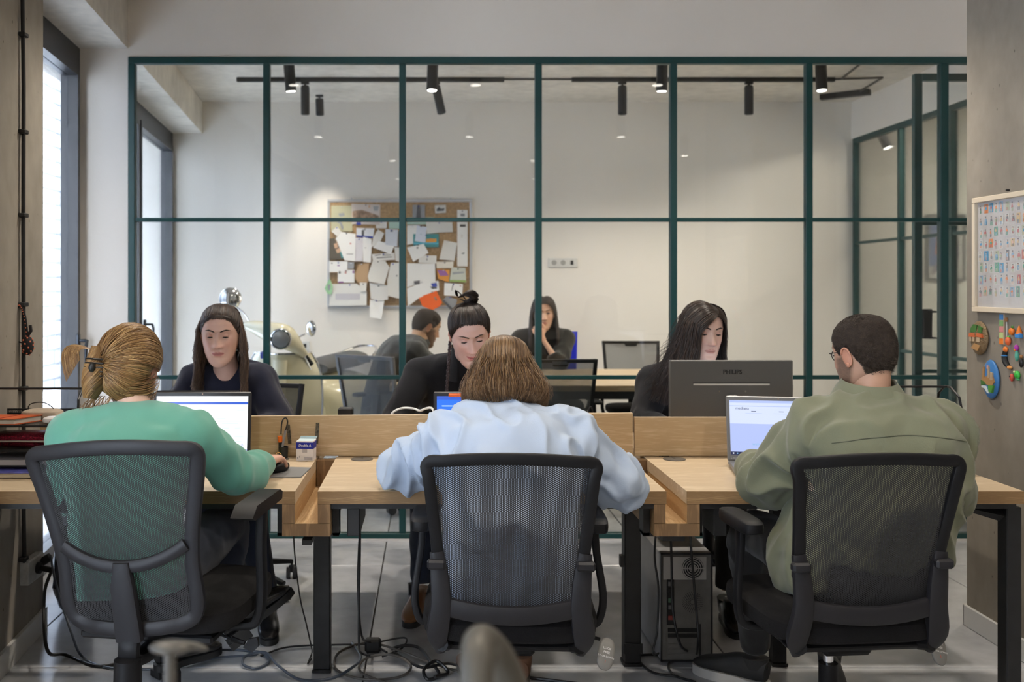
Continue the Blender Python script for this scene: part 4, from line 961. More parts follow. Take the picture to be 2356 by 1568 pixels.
slab('blue_magazine', [(-.17, -.05), (.13, -.05), (.15, .05), (-.14, .06)], .018, .022, mat('mag_blue', (.10, .11, .42), .4, var=.6, vscale=12), 'blue covered magazine under the left trays', 'magazine')
slab('cream_book', [(-.165, -.045), (.125, -.05), (.145, .05), (-.14, .06)], .004, .018, mat('pages_cream', (.55, .48, .36), .8), 'cream paged book beneath the blue magazine', 'book')
# ------------------------------------------------------------------ sockets, ornament, bin bag
def socket(name, c, n, label, M=None, dark=None):
    t = thing(name, label, 'socket', c)
    w = .082 * n / 2
    MB().box(-w, w, -.011, 0, -.041, .041, .004).build('plate', mat('socket_white', (.72, .71, .68), .4), t)
    for k in range(n):
        x = (k - (n - 1) / 2) * .075
        m = Matrix.Translation((x, -.0115, 0)) @ Matrix.Rotation(math.pi / 2, 4, 'X')
        if dark == k: MB().box(x - .012, x + .012, -.013, -.011, -.018, .018, .001).build('data_port', KEYS, t)
        else: MB().lathe([(.0215, 0), (.0215, .0012), (.019, .0012), (.018, -.004)], n=24, M=m).build('outlet', mat('outlet_grey', (.4, .39, .37), .5), t)
    return t
socket('wall_socket', (PZ(1295, YB, 0).x, YB - .0, zs(604, YB)), 3, 'triple white wall socket on the back wall right of the cork board', dark=2)
socket('wall_socket', (PZ(702, YB, 0).x, YB - .0, zs(795, YB)), 1, 'single white wall socket low behind the scooter mirror', dark=0)
so = thing('power_outlet', 'white outlet box with a plugged lead low on the left pillar', 'socket', (px_(3.78), 3.78, .31))
MB().box(0, .038, -.06, .09, -.055, .035, .005).build('box', mat('outlet_box_grey', (.5, .49, .46), .5, var=.2, vscale=30), so)
MB().cyl((.038, .02, -.01), (.052, .02, -.01), .021, 20).cyl((.052, .02, -.01), (.10, .0, -.012), .011, 14).build('plug', RUB, so)
MB().cyl((.038, .065, .0), (.07, .065, .02), .016, 16).build('plug', RUB, so)
orn = thing('fabric_ornament', 'black fabric ornament with orange dots hanging on the pillar conduit', 'ornament', cpx(760))
OB = mat('ornament_black', (.012, .01, .012), .8); OD = mat('ornament_dot', (.75, .2, .1), .7)
MB().ell((.02, -.012, -.055), (.022, .02, .036), 20, 14).build('pod', OB, orn)
dm_ = MB()
for k in range(26):
    zf = -1 + 2 * (k + .5) / 26; a = k * 2.39996; r = math.sqrt(1 - zf * zf)
    dm_.ell((.02 + .0222 * r * math.cos(a), -.012 + .0202 * r * math.sin(a), -.055 + .036 * zf), .0034, 8, 6)
tag(dm_.build('dots', OD, orn), kind='stuff')
MB().tube([(-.045, -.016, .02), (-.035, -.018, .06), (-.01, -.018, .095), (.003, -.018, .08), (.012, -.015, .04), (.018, -.012, -.02)], [.004, .005, .006, .006, .006, .005], n=8, smooth=4).tube([(-.04, -.012, -.03), (-.02, -.012, -.04), (.0, -.012, -.045)], .003, n=6).tube([(.018, -.01, -.02), (.032, -.012, .0), (.028, -.01, .02)], .006, n=6).build('ribbon', OB, orn)
dm_ = MB()
for q_ in catmull([(-.045, -.02, .02), (-.035, -.023, .06), (-.01, -.024, .095), (.003, -.024, .08), (.012, -.021, .04), (.018, -.018, -.02)], 4): dm_.ell(tuple(q_), .0022, 6, 4)
tag(dm_.build('ribbon_dots', OD, orn), kind='stuff')
bb = thing('bin_bag', 'black plastic bag standing by the window behind the left pillar', 'bag', (-1.505, 4.2, .0))
m = MB(); m.ell((0, 0, .185), (.075, .09, .18), 28, 20, sup=2.6)
m.v = [tuple(Vector(v) * (1 + .12 * noise.noise(Vector(v) * 22))) for v in m.v]; m.build('bag', mat('bag_gloss', (.012, .012, .016), .2), bb, smooth=20)
# ================================================================== CABLES ON THE FLOOR
CB = mat('cable_black', (.015, .015, .016), .45); CBG = mat('cable_bluegrey', (.06, .075, .10), .35); CBW = mat('cable_brown', (.10, .09, .08), .5)
def fp(x, y, z=.006):      # point on the floor under image position
    D = F * (H - z) / (y - CY); return PZ(x, D, z)
def cable(pts, r, m_, label, sm=6):
    return solo('cable', MB().tube(pts, r, n=8, smooth=sm), m_, label, 'cable')
cable([fp(1090, 1556), fp(980, 1520, .012), fp(930, 1500, .03), fp(850, 1478, .02), fp(780, 1500, .01), fp(775, 1540, .007), fp(840, 1562, .007), fp(920, 1556, .008), fp(945, 1530, .02), fp(900, 1505, .025), fp(840, 1515, .015), fp(830, 1545, .01), fp(900, 1575, .006)], .0045, CBW, 'brown grey cable coiled between the left desk leg and the middle chair')
cable([fp(545, 1494, .02), fp(600, 1500, .01), fp(620, 1520, .008), fp(590, 1536, .007), fp(560, 1528, .01), fp(566, 1508, .02), fp(610, 1500, .03), fp(640, 1530, .012), fp(690, 1562, .006), fp(760, 1560, .006), fp(810, 1535, .02), fp(830, 1510, .02), fp(810, 1478, .01)], .0052, CBG, 'blue grey cable looping on the floor left of the middle desk leg')
cable([fp(440, 1496, .015), fp(500, 1494, .02), fp(560, 1496, .012), fp(590, 1505, .006), fp(500, 1512, .006), fp(440, 1525, .006)], .0042, CBG, 'thin cable under the lever of the left chair')
cable([fp(600, 1508, .006), fp(650, 1490, .006), fp(710, 1484, .006), fp(790, 1482, .008), fp(850, 1480, .01), fp(930, 1466, .03), fp(925, 1490, .02), fp(880, 1510, .01)], .0036, CB, 'black cable running behind the left desk leg to the cable heap')
cable([fp(900, 1492, .02), fp(930, 1484, .03), fp(965, 1490, .02), fp(990, 1520, .02), fp(1010, 1550, .012), fp(985, 1562, .01), fp(975, 1540, .03), fp(1000, 1520, .04), fp(1020, 1530, .03), fp(1030, 1548, .01), fp(1000, 1556, .02)], .006, CB, 'black coiled lead with a tied bundle left of the middle chair')
cable([fp(905, 1500, .02), fp(940, 1520, .02), fp(975, 1535, .03), fp(1030, 1525, .02), fp(1075, 1538, .006)], .0055, CB, 'black lead end trailing right from the tied bundle')
cable([PZ(827, 3.42, .69), PZ(828, 3.42, .5), PZ(826, 3.42, .3), PZ(826, 3.43, .15), fp(830, 1500, .04), fp(852, 1508, .03)], .0042, CB, 'straight black cable hanging from the middle desk, left one of the pair')
cable([PZ(838, 3.44, .69), PZ(828, 3.44, .52), PZ(824, 3.44, .33), PZ(832, 3.44, .17), fp(855, 1478, .03), fp(890, 1500, .02)], .0042, CB, 'black cable hanging from the middle desk, right one of the pair')
cable([PZ(674, 3.45, .59), PZ(678, 3.45, .45), PZ(690, 3.45, .30), PZ(705, 3.46, .2), PZ(716, 3.47, .12), fp(718, 1500, .01), fp(708, 1525, .006), fp(716, 1515, .008)], .0026, CB, 'thin black cable hanging under the left cable trough')
pw_ = fp(858, 1498, .0)
solo('power_adapter', MB().box(pw_.x - .03, pw_.x + .03, pw_.y - .02, pw_.y + .02, .0, .05, .008), RUB, 'black power adapter brick in the cable heap', 'adapter')
cable([Vector((px_(3.78) + .10, 3.78, .298)), PZ(102, 3.72, .22), PZ(108, 3.5, .10), fp(150, 1505, .01), fp(230, 1532, .006), fp(330, 1510, .006), fp(440, 1500, .006)], .0062, CB, 'thick black lead from the pillar outlet sweeping under the left chair')
cable([Vector((px_(3.78) + .072, 3.845, .33)), PZ(130, 3.7, .26), PZ(165, 3.6, .12), fp(190, 1510, .01), fp(250, 1535, .006), fp(360, 1540, .006)], .0045, CBG, 'grey lead from the pillar outlet beside the thick black one')
cable([PZ(1515, 3.55, .585), PZ(1506, 3.55, .42), PZ(1515, 3.55, .3), PZ(1512, 3.55, .15), PZ(1503, 3.54, .07), fp(1530, 1498, .01), fp(1580, 1508, .01), fp(1650, 1520, .006)], .0038, CB, 'black cable down the left side of the computer tower')
cable([PZ(1541, 3.56, .585), PZ(1545, 3.56, .40), PZ(1548, 3.56, .22), PZ(1565, 3.55, .10), fp(1588, 1505, .012), fp(1540, 1524, .006), fp(1550, 1552, .006), fp(1600, 1568, .006)], .0045, CB, 'black cable plugged down the middle of the computer tower')
cable([PZ(1584, 3.56, .585), PZ(1592, 3.56, .40), PZ(1602, 3.56, .22), PZ(1606, 3.55, .10), fp(1590, 1510, .01), fp(1500, 1505, .006), fp(1468, 1512, .006), fp(1500, 1545, .006), fp(1560, 1556, .006)], .0045, CB, 'black cable down the right side of the computer tower curling to the desk leg')
cable([fp(1170, 1552), fp(1250, 1562), fp(1330, 1572)], .006, CB, 'black cable crossing the floor under the middle chair')
# ================================================================== RIGHT PILLAR: frame, plates, magnets
PX = 2.178
def pp(x, y):              # point on the pillar face seen at an image position
    D = PX * F / (x - CX); return Vector((PX, D, zs(y, D)))
a, b_ = pp(2249, 456), pp(2253, 716)
fr_y1 = 3.965; fr_y0 = 3.30; fz0, fz1 = 1.274, 1.724
pf = thing('poster_frame', 'cream framed poster of many tiny figure drawings on the right pillar', 'picture', (PX, 3.63, 1.27))
T_ = .02; WF = mat('cream_frame', (.70, .60, .46), .5)
for (ya, yb, za, zb_) in ((fr_y0, fr_y1, fz0, fz0 + T_), (fr_y0, fr_y1, fz1 - T_, fz1), (fr_y0, fr_y0 + T_, fz0 + T_, fz1 - T_), (fr_y1 - T_, fr_y1, fz0 + T_, fz1 - T_)):
    MB().box(PX - .022, PX - .001, ya, yb, za, zb_, .002).build('frame_bar', WF, pf, world=True)
MB().box(PX - .008, PX - .002, fr_y0 + T_, fr_y1 - T_, fz0 + T_, fz1 - T_).build('print_sheet', mat('poster_paper', (.55, .53, .52), .7), pf, world=True)
random.seed(5)
cols = [(.75, .28, .12), (.45, .5, .35), (.1, .35, .6), (.15, .4, .3), (.35, .33, .33), (.7, .45, .35), (.55, .2, .2), (.3, .45, .6), (.25, .25, .27), (.65, .5, .3)]
pm = [mat('figure_ink_%s' % n, c_, .7) for n, c_ in zip('rust sage blue green grey peach brick sky charcoal tan'.split(), cols)]
acc = [MB() for _ in pm]; skin_i = mat('figure_skin', (.7, .5, .4), .7); ask = MB(); ainner = MB()
for r in range(9):
    for c_ in range(17):
        y = fr_y1 - T_ - .022 - c_ * .036 + random.uniform(-.004, .004); z = fz1 - T_ - .03 - r * .0455 + random.uniform(-.004, .004)
        if z < fz0 + T_ + .02 or y < fr_y0 + T_ + .01: continue
        k = random.randrange(len(pm)); w, h_ = random.uniform(.007, .012), random.uniform(.013, .018); U = random.uniform
        x = PX - .0088
        if random.random() < .3: acc[random.randrange(len(pm))].box(x, x + .0004, y - w - .003, y + w + .003, z - h_ - .002, z + h_ + .003); x -= .0003
        elif random.random() < .4: ainner.box(x, x + .0004, y - w - .003, y + w + .003, z - h_ - .003, z + h_ + .003); x -= .0003
        acc[k].prism([(y - w * U(.3, .8), z - h_ * U(.1, .5)), (y + w * U(.3, .9), z - h_ * U(.1, .5)), (y + w * U(.5, 1), z + h_ * U(-.1, .3)), (y + w * U(.1, .4), z + h_ * .45), (y - w * U(.1, .5), z + h_ * .45), (y - w * U(.5, 1), z + h_ * U(-.2, .2))], x - .0005, x, axis='x')
        o2 = acc[(k + random.choice((3, 5, 8))) % len(pm)]
        for dy in (-.45, .35): o2.prism([(y + w * (dy - .18), z - h_), (y + w * (dy + .18), z - h_), (y + w * (dy + .12), z - h_ * .25), (y + w * (dy - .2), z - h_ * .25)], x - .0007, x - .0002, axis='x')
        ask.prism([(y + .0034 * math.cos(q), z + h_ * .68 + .0036 * math.sin(q)) for q in np.linspace(0, 5.2, 6)], x - .0007, x, axis='x')
        acc[8].prism([(y - .004, z + h_ * .7), (y + .004, z + h_ * .7), (y + .003, z + h_ * .98), (y - .003, z + h_ * .98)], x - .0009, x - .0004, axis='x')
for mt_, a_ in zip(pm, acc): tag(a_.build('tiny_figures', mt_, pf, world=True, smooth=0), kind='stuff')
tag(ask.build('tiny_faces', skin_i, pf, world=True, smooth=0), kind='stuff'); tag(ainner.build('tiny_cards', mat('card_tint', (.62, .63, .6), .7), pf, world=True, smooth=0), kind='stuff')
MB().box(PX - .012, PX - .0115, fr_y0 + T_, fr_y1 - T_, fz0 + T_, fz1 - T_).build('glazing', glass('poster_glass', (1, 1, 1), .12), pf, world=True)
solo('nail', MB().cyl((PX - .012, pp(2322, 441).y, fz1 + .012), (PX, pp(2322, 441).y, fz1 + .012), .004, 8), BLK, 'small dark nail above the poster frame', 'nail')
def plate(cx, cy, ry, rz_, label, lat):
    """round souvenir relief plate"""
    c = pp(cx, cy); t = thing('souvenir_plate', label, 'wall plate', (PX, c.y, c.z))
    M = Matrix.Rotation(-math.pi / 2, 4, 'Y')
    MB().ell((-.008, 0, 0), (.014, ry, rz_), 40, 12, sup=2.0).build('disc', lat[0], t)
    return t
bz = mat('bronze_relief', (.25, .17, .09), .5, metal=.3, bump=.8, bscale=90)
p1 = plate(2258, 777, .062, .067, 'round bronze souvenir plate with orange roofs, upper left on the pillar', [bz])
def relief(t, items, ry, rz_):
    for (mt_, poly, dep) in items:
        MB().prism([(-a * .88 * ry, b * .88 * rz_) for a, b in poly], -.0205 - dep * .5, -.008, axis='x').build('relief', mt_, t)
OR = mat('roof_orange', (.6, .14, .04), .5); GR = mat('tree_green', (.06, .18, .04), .6); CRM = mat('house_cream', (.5, .38, .25), .6); SKYB = mat('sky_blue', (.05, .25, .65), .4); SEA = mat('sea_blue', (.02, .22, .6), .3); GL = mat('grass_bright', (.10, .35, .05), .6); PK = mat('pink_cloud', (.75, .4, .4), .5); SND = mat('sand_relief', (.45, .25, .10), .6); WV = mat('wave_white', (.7, .8, .85), .4)
relief(p1, [(GR, [(-.8, .35), (.0, .4), (.1, .85), (-.4, .9), (-.75, .6)], .003), (GR, [(.2, .4), (.7, .35), (.7, .7), (.3, .85)], .003), (OR, [(-.95, .05), (-.1, .05), (-.2, .3), (-.85, .3)], .006), (OR, [(.0, .1), (.85, .05), (.75, .3), (.1, .32)], .006), (CRM, [(-.85, -.25), (-.6, -.25), (-.6, .05), (-.85, .05)], .005), (CRM, [(-.45, -.25), (-.2, -.25), (-.2, .05), (-.45, .05)], .005), (CRM, [(.1, -.25), (.5, -.25), (.5, .05), (.1, .05)], .005), (SND, [(-.7, -.7), (.2, -.85), (.5, -.5), (-.2, -.35)], .003)], .062, .067)
p2 = plate(2285, 872, .055, .076, 'oval painted souvenir plate with castle and blue river, lower on the pillar', [mat('plate_blue', (.05, .2, .5), .35)])
relief(p2, [(SND, [(-.9, -.15), (-.7, .35), (-.3, .1), (.1, .3), (.7, .25), (.9, -.1), (.6, -.35), (-.6, -.3)], .003), (SND, [(-.65, .1), (-.45, .1), (-.45, .55), (-.55, .7), (-.65, .55)], .008), (CRM, [(.1, .1), (.3, .1), (.3, .5), (.2, .75), (.1, .5)], .009), (CRM, [(.35, .0), (.75, .0), (.7, .4), (.4, .45)], .006), (GR, [(-.95, -.1), (-.5, -.15), (-.2, -.3), (-.9, -.4)], .006), (GL, [(.1, -.35), (.85, -.3), (.6, -.75), (.2, -.7)], .007), (WV, [(-.85, -.4), (-.2, -.4), (.15, -.8), (-.05, -.78), (-.4, -.55), (-.85, -.52)], .005), (PK, [(-.1, .6), (.1, .6), (.1, .8), (-.1, .8)], .004)], .055, .076)
# magnets
def magnet(label, cx, cy, parts):
    c = pp(cx, cy); t = thing('fridge_magnet', label, 'magnet', (PX, c.y, c.z), group='small souvenir magnets on the right pillar')
    for nm, mt_, fn in parts: m = MB(); fn(m); m.build(nm, mt_, t)
    return t
ORM = mat('magnet_orange', (.8, .2, .02), .35); GRM = mat('magnet_green', (.05, .5, .06), .35); REDM = mat('magnet_red', (.6, .08, .05), .4); BRM = mat('magnet_brown', (.3, .14, .05), .5); PRM = mat('magnet_purple', (.45, .04, .4), .4); BLM = mat('magnet_blue', (.05, .25, .6), .35)
st = magnet('tall strip magnet of coloured squares on the right pillar', 2308, 757, [('strip', mat('strip_base', (.6, .45, .3), .5), lambda m: m.box(-.006, 0, -.0135, .0135, -.058, .058, .001))])
for k, cc in enumerate((BLM, mat('magnet_leaf', (.2, .4, .15), .5), mat('magnet_rose', (.65, .25, .25), .5), mat('magnet_lime', (.5, .6, .25), .5), ORM)):
    MB().box(-.008, -.006, -.0125, .0125, .0355 - k * .023, .0565 - k * .023, .0005).build('square', cc, st)
magnet('pendulum magnet with a brown bead and a white string', 2319, 735, [('bead', BRM, lambda m: m.ell((-.006, 0, 0), (.006, .008, .009), 12, 8)), ('string', mat('string_white', (.6, .6, .58), .6), lambda m: m.tube([(-.004, 0, -.008), (-.004, 0, -.07)], .002, n=6))])
magnet('orange fruit magnet with dark green leaves, upper one', 2333, 762, [('fruit', ORM, lambda m: m.ell((-.009, 0, 0), (.009, .014, .014), 16, 10)), ('leaf', GR, lambda m: m.ell((-.008, -.003, .016), (.004, .009, .006), 10, 6))])
magnet('orange pepper magnet with a green stalk below the fruit magnet', 2325, 784, [('pepper', mat('magnet_coral', (.75, .14, .04), .35), lambda m: m.ell((-.009, 0, 0), (.009, .013, .017), 16, 10)), ('leaf', GRM, lambda m: m.ell((-.008, 0, .016), (.005, .009, .004), 10, 6))])
magnet('orange and blue cone magnet at the frame edge', 2350, 765, [('cone', ORM, lambda m: m.tube([(-.008, 0, -.004), (-.008, 0, .026)], [.012, .002], n=12)), ('base', BLM, lambda m: m.box(-.018, -.001, -.014, .014, -.02, -.002, .003))])
magnet('curved black and orange banana shaped magnet', 2322, 822, [('body', KEYS, lambda m: m.tube([(-.007, .014, .022), (-.007, .018, .0), (-.007, .01, -.02), (-.007, -.008, -.034)], [.009, .011, .011, .008], n=10, smooth=4)), ('top', ORM, lambda m: m.ell((-.008, .01, .03), (.008, .013, .011), 12, 8)), ('stripe', BLM, lambda m: m.ell((-.009, .016, .006), (.0115, .012, .004), 12, 8)), ('tip', mat('magnet_amber', (.7, .3, .08), .4), lambda m: m.ell((-.008, -.016, -.036), (.008, .014, .007), 12, 8))])
magnet('purple and green totem magnet at the frame edge', 2343, 812, [('head', PRM, lambda m: m.ell((-.007, 0, .02), (.008, .009, .012), 12, 8)), ('body', mat('magnet_teal', (.1, .4, .3), .4), lambda m: m.ell((-.007, -.002, -.01), (.007, .008, .02), 12, 8)), ('gem', ORM, lambda m: m.ell((-.013, 0, .012), .004, 8, 6))])
magnet('small red ladybird magnet near the bottom of the pillar group', 2332, 868, [('body', REDM, lambda m: m.ell((-.007, 0, 0), (.007, .0095, .015), 12, 8)), ('spot', KEYS, lambda m: m.ell((-.012, .002, .004), .004, 8, 6))])
magnet('bright green frog like magnet at the frame edge', 2346, 862, [('body', GRM, lambda m: m.ell((-.009, 0, 0), (.009, .014, .015), 16, 10)), ('eye', mat('magnet_eye', (.5, .7, .3), .4), lambda m: m.ell((-.016, .006, .01), .005, 8, 6)), ('foot', mat('magnet_leaf2', (.03, .3, .1), .4), lambda m: m.ell((-.009, -.004, -.016), (.006, .012, .005), 10, 6))])
magnet('black and brown figure magnet cut by the photo edge', 2354, 830, [('body', KEYS, lambda m: m.ell((-.007, 0, -.006), (.007, .009, .018), 12, 8)), ('head', BRM, lambda m: m.ell((-.007, 0, .016), (.006, .007, .007), 10, 6))])
# framed art in the side room
ar = thing('framed_artwork', 'grey framed orange and blue artwork on the wall beyond the side glass', 'picture', (PZ(2176, 8.37, 0).x, YB, zs(645, 8.37)))
aw, ah = .165, .56
for b4 in ((-aw, aw, 0, .02), (-aw, aw, ah - .02, ah), (-aw, -aw + .02, .02, ah - .02), (aw - .02, aw, .02, ah - .02)):
    MB().box(b4[0], b4[1], -.025, -.001, b4[2], b4[3], .002).build('frame_bar', mat('art_frame', (.18, .18, .18), .5), ar)
MB().box(-aw + .02, aw - .02, -.008, -.002, .02, ah - .02).build('paper', mat('art_paper', (.65, .62, .58), .7), ar)
MB().box(-.135, -.05, -.0095, -.008, .12, .50).build('blue_shape', mat('art_blue', (.12, .18, .4), .6), ar)
MB().prism([(-.09, .22), (.03, .22), (.05, .5), (-.06, .5)], -.0105, -.009).build('orange_shape', mat('art_orange', (.7, .22, .08), .6), ar)
MB().prism([(-.12, .05), (.02, .12), (.0, .2), (-.1, .13)], -.0105, -.0095).ell((.08, -.009, .25), (.035, .001, .12), 16, 8).build('dark_shape', mat('art_dark', (.2, .16, .22), .6), ar)
# ================================================================== CORK BOARD AND ITS PAPERS
SB = F / YB
cb = thing('cork_board', 'cork pin board with an aluminium frame on the back wall', 'pin board', (PZ(920, YB, 0).x, YB, zs(705, YB)))
def bxy(x, y): return PZ(x, YB, zs(y, YB))
A_, B_ = bxy(757, 705), bxy(1083, 462)
MB().box(A_.x + .008, B_.x - .008, YB - .014, YB - .002, A_.z + .008, B_.z - .008).build('cork', mat('cork', (.42, .27, .14), .9, var=.25, vscale=60, bump=.3, bscale=150), cb, world=True)
AL = mat('aluminium', (.62, .63, .66), .35, metal=.5)
for b4 in ((A_.x - .012, B_.x + .012, A_.z - .012, A_.z + .01), (A_.x - .012, B_.x + .012, B_.z - .01, B_.z + .012), (A_.x - .012, A_.x + .01, A_.z + .01, B_.z - .01), (B_.x - .01, B_.x + .012, A_.z + .01, B_.z - .01)):
    MB().box(b4[0], b4[1], YB - .02, YB - .001, b4[2], b4[3], .003).build('frame_bar', AL, cb, world=True)
for x in (809, 1037): MB().cyl(bxy(x, 457) + Vector((0, -.01, 0)), bxy(x, 457), .008, 10).build('hanger', AL, cb, world=True)
def cc(pts):   # crop coordinates -> photo coordinates
    return [(720 + a / 4.6125, 420 + b / 4.6125) for a, b in pts]
PW, PO, PY, PG = PAPER, mat('paper_off', (.72, .70, .66), .8), mat('paper_khaki', (.50, .48, .32), .8), mat('paper_mint', (.45, .62, .55), .8)
PD, PB_, PGY = mat('paper_dark', (.10, .085, .065), .7), mat('paper_brown', (.30, .2, .14), .7, var=.7, vscale=30), mat('paper_grey', (.33, .34, .36), .7)
PTE, POR, PTN = mat('paper_teal', (.06, .28, .30), .6), mat('paper_orange', (.85, .13, .015), .7), mat('paper_tan', (.46, .30, .17), .8)
INK = mat('ink', (.12, .12, .13), .7); INKR = mat('ink_red', (.55, .12, .1), .7); INKB = mat('ink_blue', (.05, .08, .4), .7); INKO = mat('ink_orange', (.7, .3, .05), .7); INKG = mat('ink_green', (.3, .42, .12), .7); INKC = mat('ink_skin', (.6, .38, .25), .7); INKP = mat('ink_purple', (.3, .12, .35), .7)
npap = [0]
def paper(pts, m_, label, extra=(), pin=True, curl=0.0, name='pinned_paper'):
    k = npap[0]; npap[0] += 1
    y = YB - .0155 - .0011 * k
    q_ = [bxy(a, b) for a, b in cc(pts)]
    c = sum(q_, Vector()) / len(q_); c.y = y
    t = thing(name, label, 'paper', (c.x, y, c.z))
    loc = [(p.x - c.x, p.z - c.z) for p in q_]
    m = MB()
    # slightly bulging sheet: fan with a raised lower edge
    zmax = max(b for a, b in loc); zmin = min(b for a, b in loc)
    n = len(loc)
    def yy(b): return -.0005 - (.004 + curl) * ((zmax - b) / max(1e-4, zmax - zmin)) ** 2
    f = [(a, yy(b), b) for a, b in loc]; bk = [(a, yy(b) + .0006, b) for a, b in loc]
    cf = (0, yy(0), 0); m.add(f + bk + [cf, (0, yy(0) + .0006, 0)], [(i, (i + 1) % n, 2 * n) for i in range(n)] + [((i + 1) % n + n, i + n, 2 * n + 1) for i in range(n)] + [(i, i + n, (i + 1) % n + n, (i + 1) % n) for i in range(n)])
    m.build('sheet', m_, t, smooth=0)
    for (ep, em) in extra:
        e_ = [bxy(a, b) for a, b in cc(ep)]
        e2 = [(p.x - c.x, p.z - c.z) for p in e_]
        zc_ = min(b for a, b in e2)
        MB().prism(e2, yy(zc_) - .0013, yy(zc_) - .0008).build('print', em, t, smooth=0)
    if pin:
        MB().ell((0 if n != 4 else 0, -.004, zmax - .012), .0055, 8, 6).build('pin', (AL, INK, INKB)[k % 3], t)
R4 = lambda x0, y0, x1, y1: [(x0, y0), (x1, y0), (x1, y1), (x0, y1)]
paper(R4(195, 245, 420, 520), PY, 'khaki poster with a grey figure at the upper left of the cork board', [([(270, 330), (330, 320), (340, 350), (290, 365)], PGY), ([(250, 415), (300, 410), (330, 480), (310, 510), (290, 440)], PGY)])
paper([(410, 225), (715, 235), (712, 450), (415, 440)], mat('paper_pinkish', (.62, .55, .52), .8), 'collage print with pale people above a dark group, top left', [([(430, 300), (520, 290), (700, 350), (700, 400), (430, 390)], PB_), (R4(465, 420, 510, 450), INKB), ([(420, 310), (450, 305), (445, 370), (420, 370)], INKC), ([(590, 240), (610, 240), (610, 270), (590, 270)], INKC), ([(640, 250), (700, 250), (690, 300), (650, 300)], PGY)])
paper(R4(670, 405, 785, 485), PO, 'small beige card below the collage print', ())
paper(R4(808, 400, 925, 490), PG, 'mint green sheet left of the green post')
paper(R4(1000, 370, 1290, 445), PG, 'mint green strip right of the green post')
paper(R4(1058, 238, 1190, 378), PGY, 'grey photo of a dark tower at the top right', [([(1110, 240), (1130, 240), (1145, 375), (1095, 375)], INK)])
paper([(1292, 242), (1410, 238), (1412, 322), (1296, 328)], PO, 'small white card with a black bird drawing at the top right', [([(1310, 290), (1335, 260), (1360, 280), (1395, 270), (1390, 300), (1315, 305)], INK)])
paper([(1530, 290), (1640, 292), (1640, 890), (1530, 888)], PW, 'long white paper strip along the right edge of the cork board', [(R4(1560, 445, 1620, 470), INK), (R4(1565, 330, 1610, 360), PGY), (R4(1570, 550, 1590, 585), PO), ([(1570, 750), (1610, 740), (1600, 760)], INK)])
paper([(1200, 415), (1480, 420), (1485, 525), (1330, 530), (1210, 545)], PO, 'wide off white sheet at the upper right')
paper([(1000, 455), (1110, 450), (1120, 640), (1000, 660)], PW, 'white sheet beside the green post, upper right half')
paper([(1105, 450), (1208, 470), (1195, 640), (1080, 620)], mat('paper_bluewhite', (.66, .70, .80), .7), 'bluish white sheet overlapping the teal postcard')
paper(R4(1065, 545, 1335, 685), PTE, 'teal seaside postcard with orange figures', [([(1200, 600), (1310, 595), (1310, 630), (1200, 645)], INKO), (R4(1070, 635, 1330, 655), mat('paper_cyan', (.1, .45, .6), .6)), ([(1240, 590), (1260, 590), (1255, 615)], INKR)])
paper([(1390, 610), (1530, 640), (1500, 830), (1340, 815)], PO, 'tilted cream sheet left of the long strip', curl=.006)
paper([(465, 482), (655, 485), (640, 590), (465, 575)], mat('paper_skyw', (.66, .68, .72), .7), 'photo card of a person on a pale sea, left half', [([(520, 505), (545, 500), (545, 570), (520, 570)], INK), ([(465, 560), (640, 572), (640, 590), (465, 575)], INKB)])
paper([(200, 520), (260, 465), (310, 530), (260, 570)], PO, 'tilted small white drawing at the left edge')
paper([(178, 595), (230, 590), (340, 790), (330, 815), (178, 818)], PD, 'dark brown photo with a face at the left edge', [([(225, 650), (260, 640), (270, 690), (235, 700)], INKC), ([(245, 710), (290, 690), (310, 740), (260, 750)], INKC), ([(290, 730), (330, 735), (335, 800), (305, 800)], PTE)])
paper([(310, 525), (455, 545), (450, 835), (340, 825), (245, 590)], PW, 'large bluish white letter at the left', [([(395, 640), (410, 640), (410, 655), (395, 655)], INKR), (R4(360, 755, 430, 760), INK)], curl=.004)
paper([(455, 585), (540, 590), (530, 835), (445, 835)], mat('paper_pale', (.66, .63, .66), .8), 'narrow pale lilac sheet beside the large letter')
paper([(535, 575), (625, 600), (620, 850), (535, 840)], PW, 'narrow white sheet under the sea photo', [(R4(550, 690, 570, 694), INK)])
paper([(690, 495), (760, 540), (710, 640), (620, 690), (640, 590)], PO, 'tilted cream note behind the pinned white notes')
paper([(770, 495), (905, 500), (895, 680), (770, 660)], mat('paper_cool', (.62, .65, .72), .7), 'cool white note with a dark clip, centre left', [(R4(825, 505, 850, 522), INK)])
paper([(700, 620), (870, 660), (830, 760), (640, 690)], PW, 'white note fanning below the clipped note')
paper(R4(905, 520, 925, 670), PD, 'narrow dark card behind the green post')
paper([(625, 760), (865, 745), (875, 820), (640, 830)], PO, 'handwritten white banner in the middle of the board', [([(660, 770), (720, 762), (720, 768), (660, 778)], INK), ([(680, 795), (840, 785), (840, 792), (680, 803)], INK), ([(740, 768), (830, 765), (830, 771), (740, 775)], INK)])
paper([(865, 685), (925, 690), (925, 840), (880, 830)], PO, 'grey cream sheet left of the green post, middle')
paper([(1000, 690), (1175, 650), (1228, 745), (1065, 840)], PW, 'tilted white note right of the green post, middle', [(R4(1100, 685, 1120, 700), INK)])
paper([(1130, 770), (1312, 775), (1308, 860), (1120, 850)], PO, 'cream half sheet below the tilted note', [(R4(1205, 805, 1215, 825), INK)])
paper([(1000, 855), (1295, 860), (1300, 1060), (1130, 1070), (1000, 1110)], PW, 'large white sheet in the lower right half')
paper([(1310, 840), (1490, 835), (1485, 905), (1310, 910)], mat('paper_warm', (.74, .69, .60), .8), 'warm white card above the cartoon card')
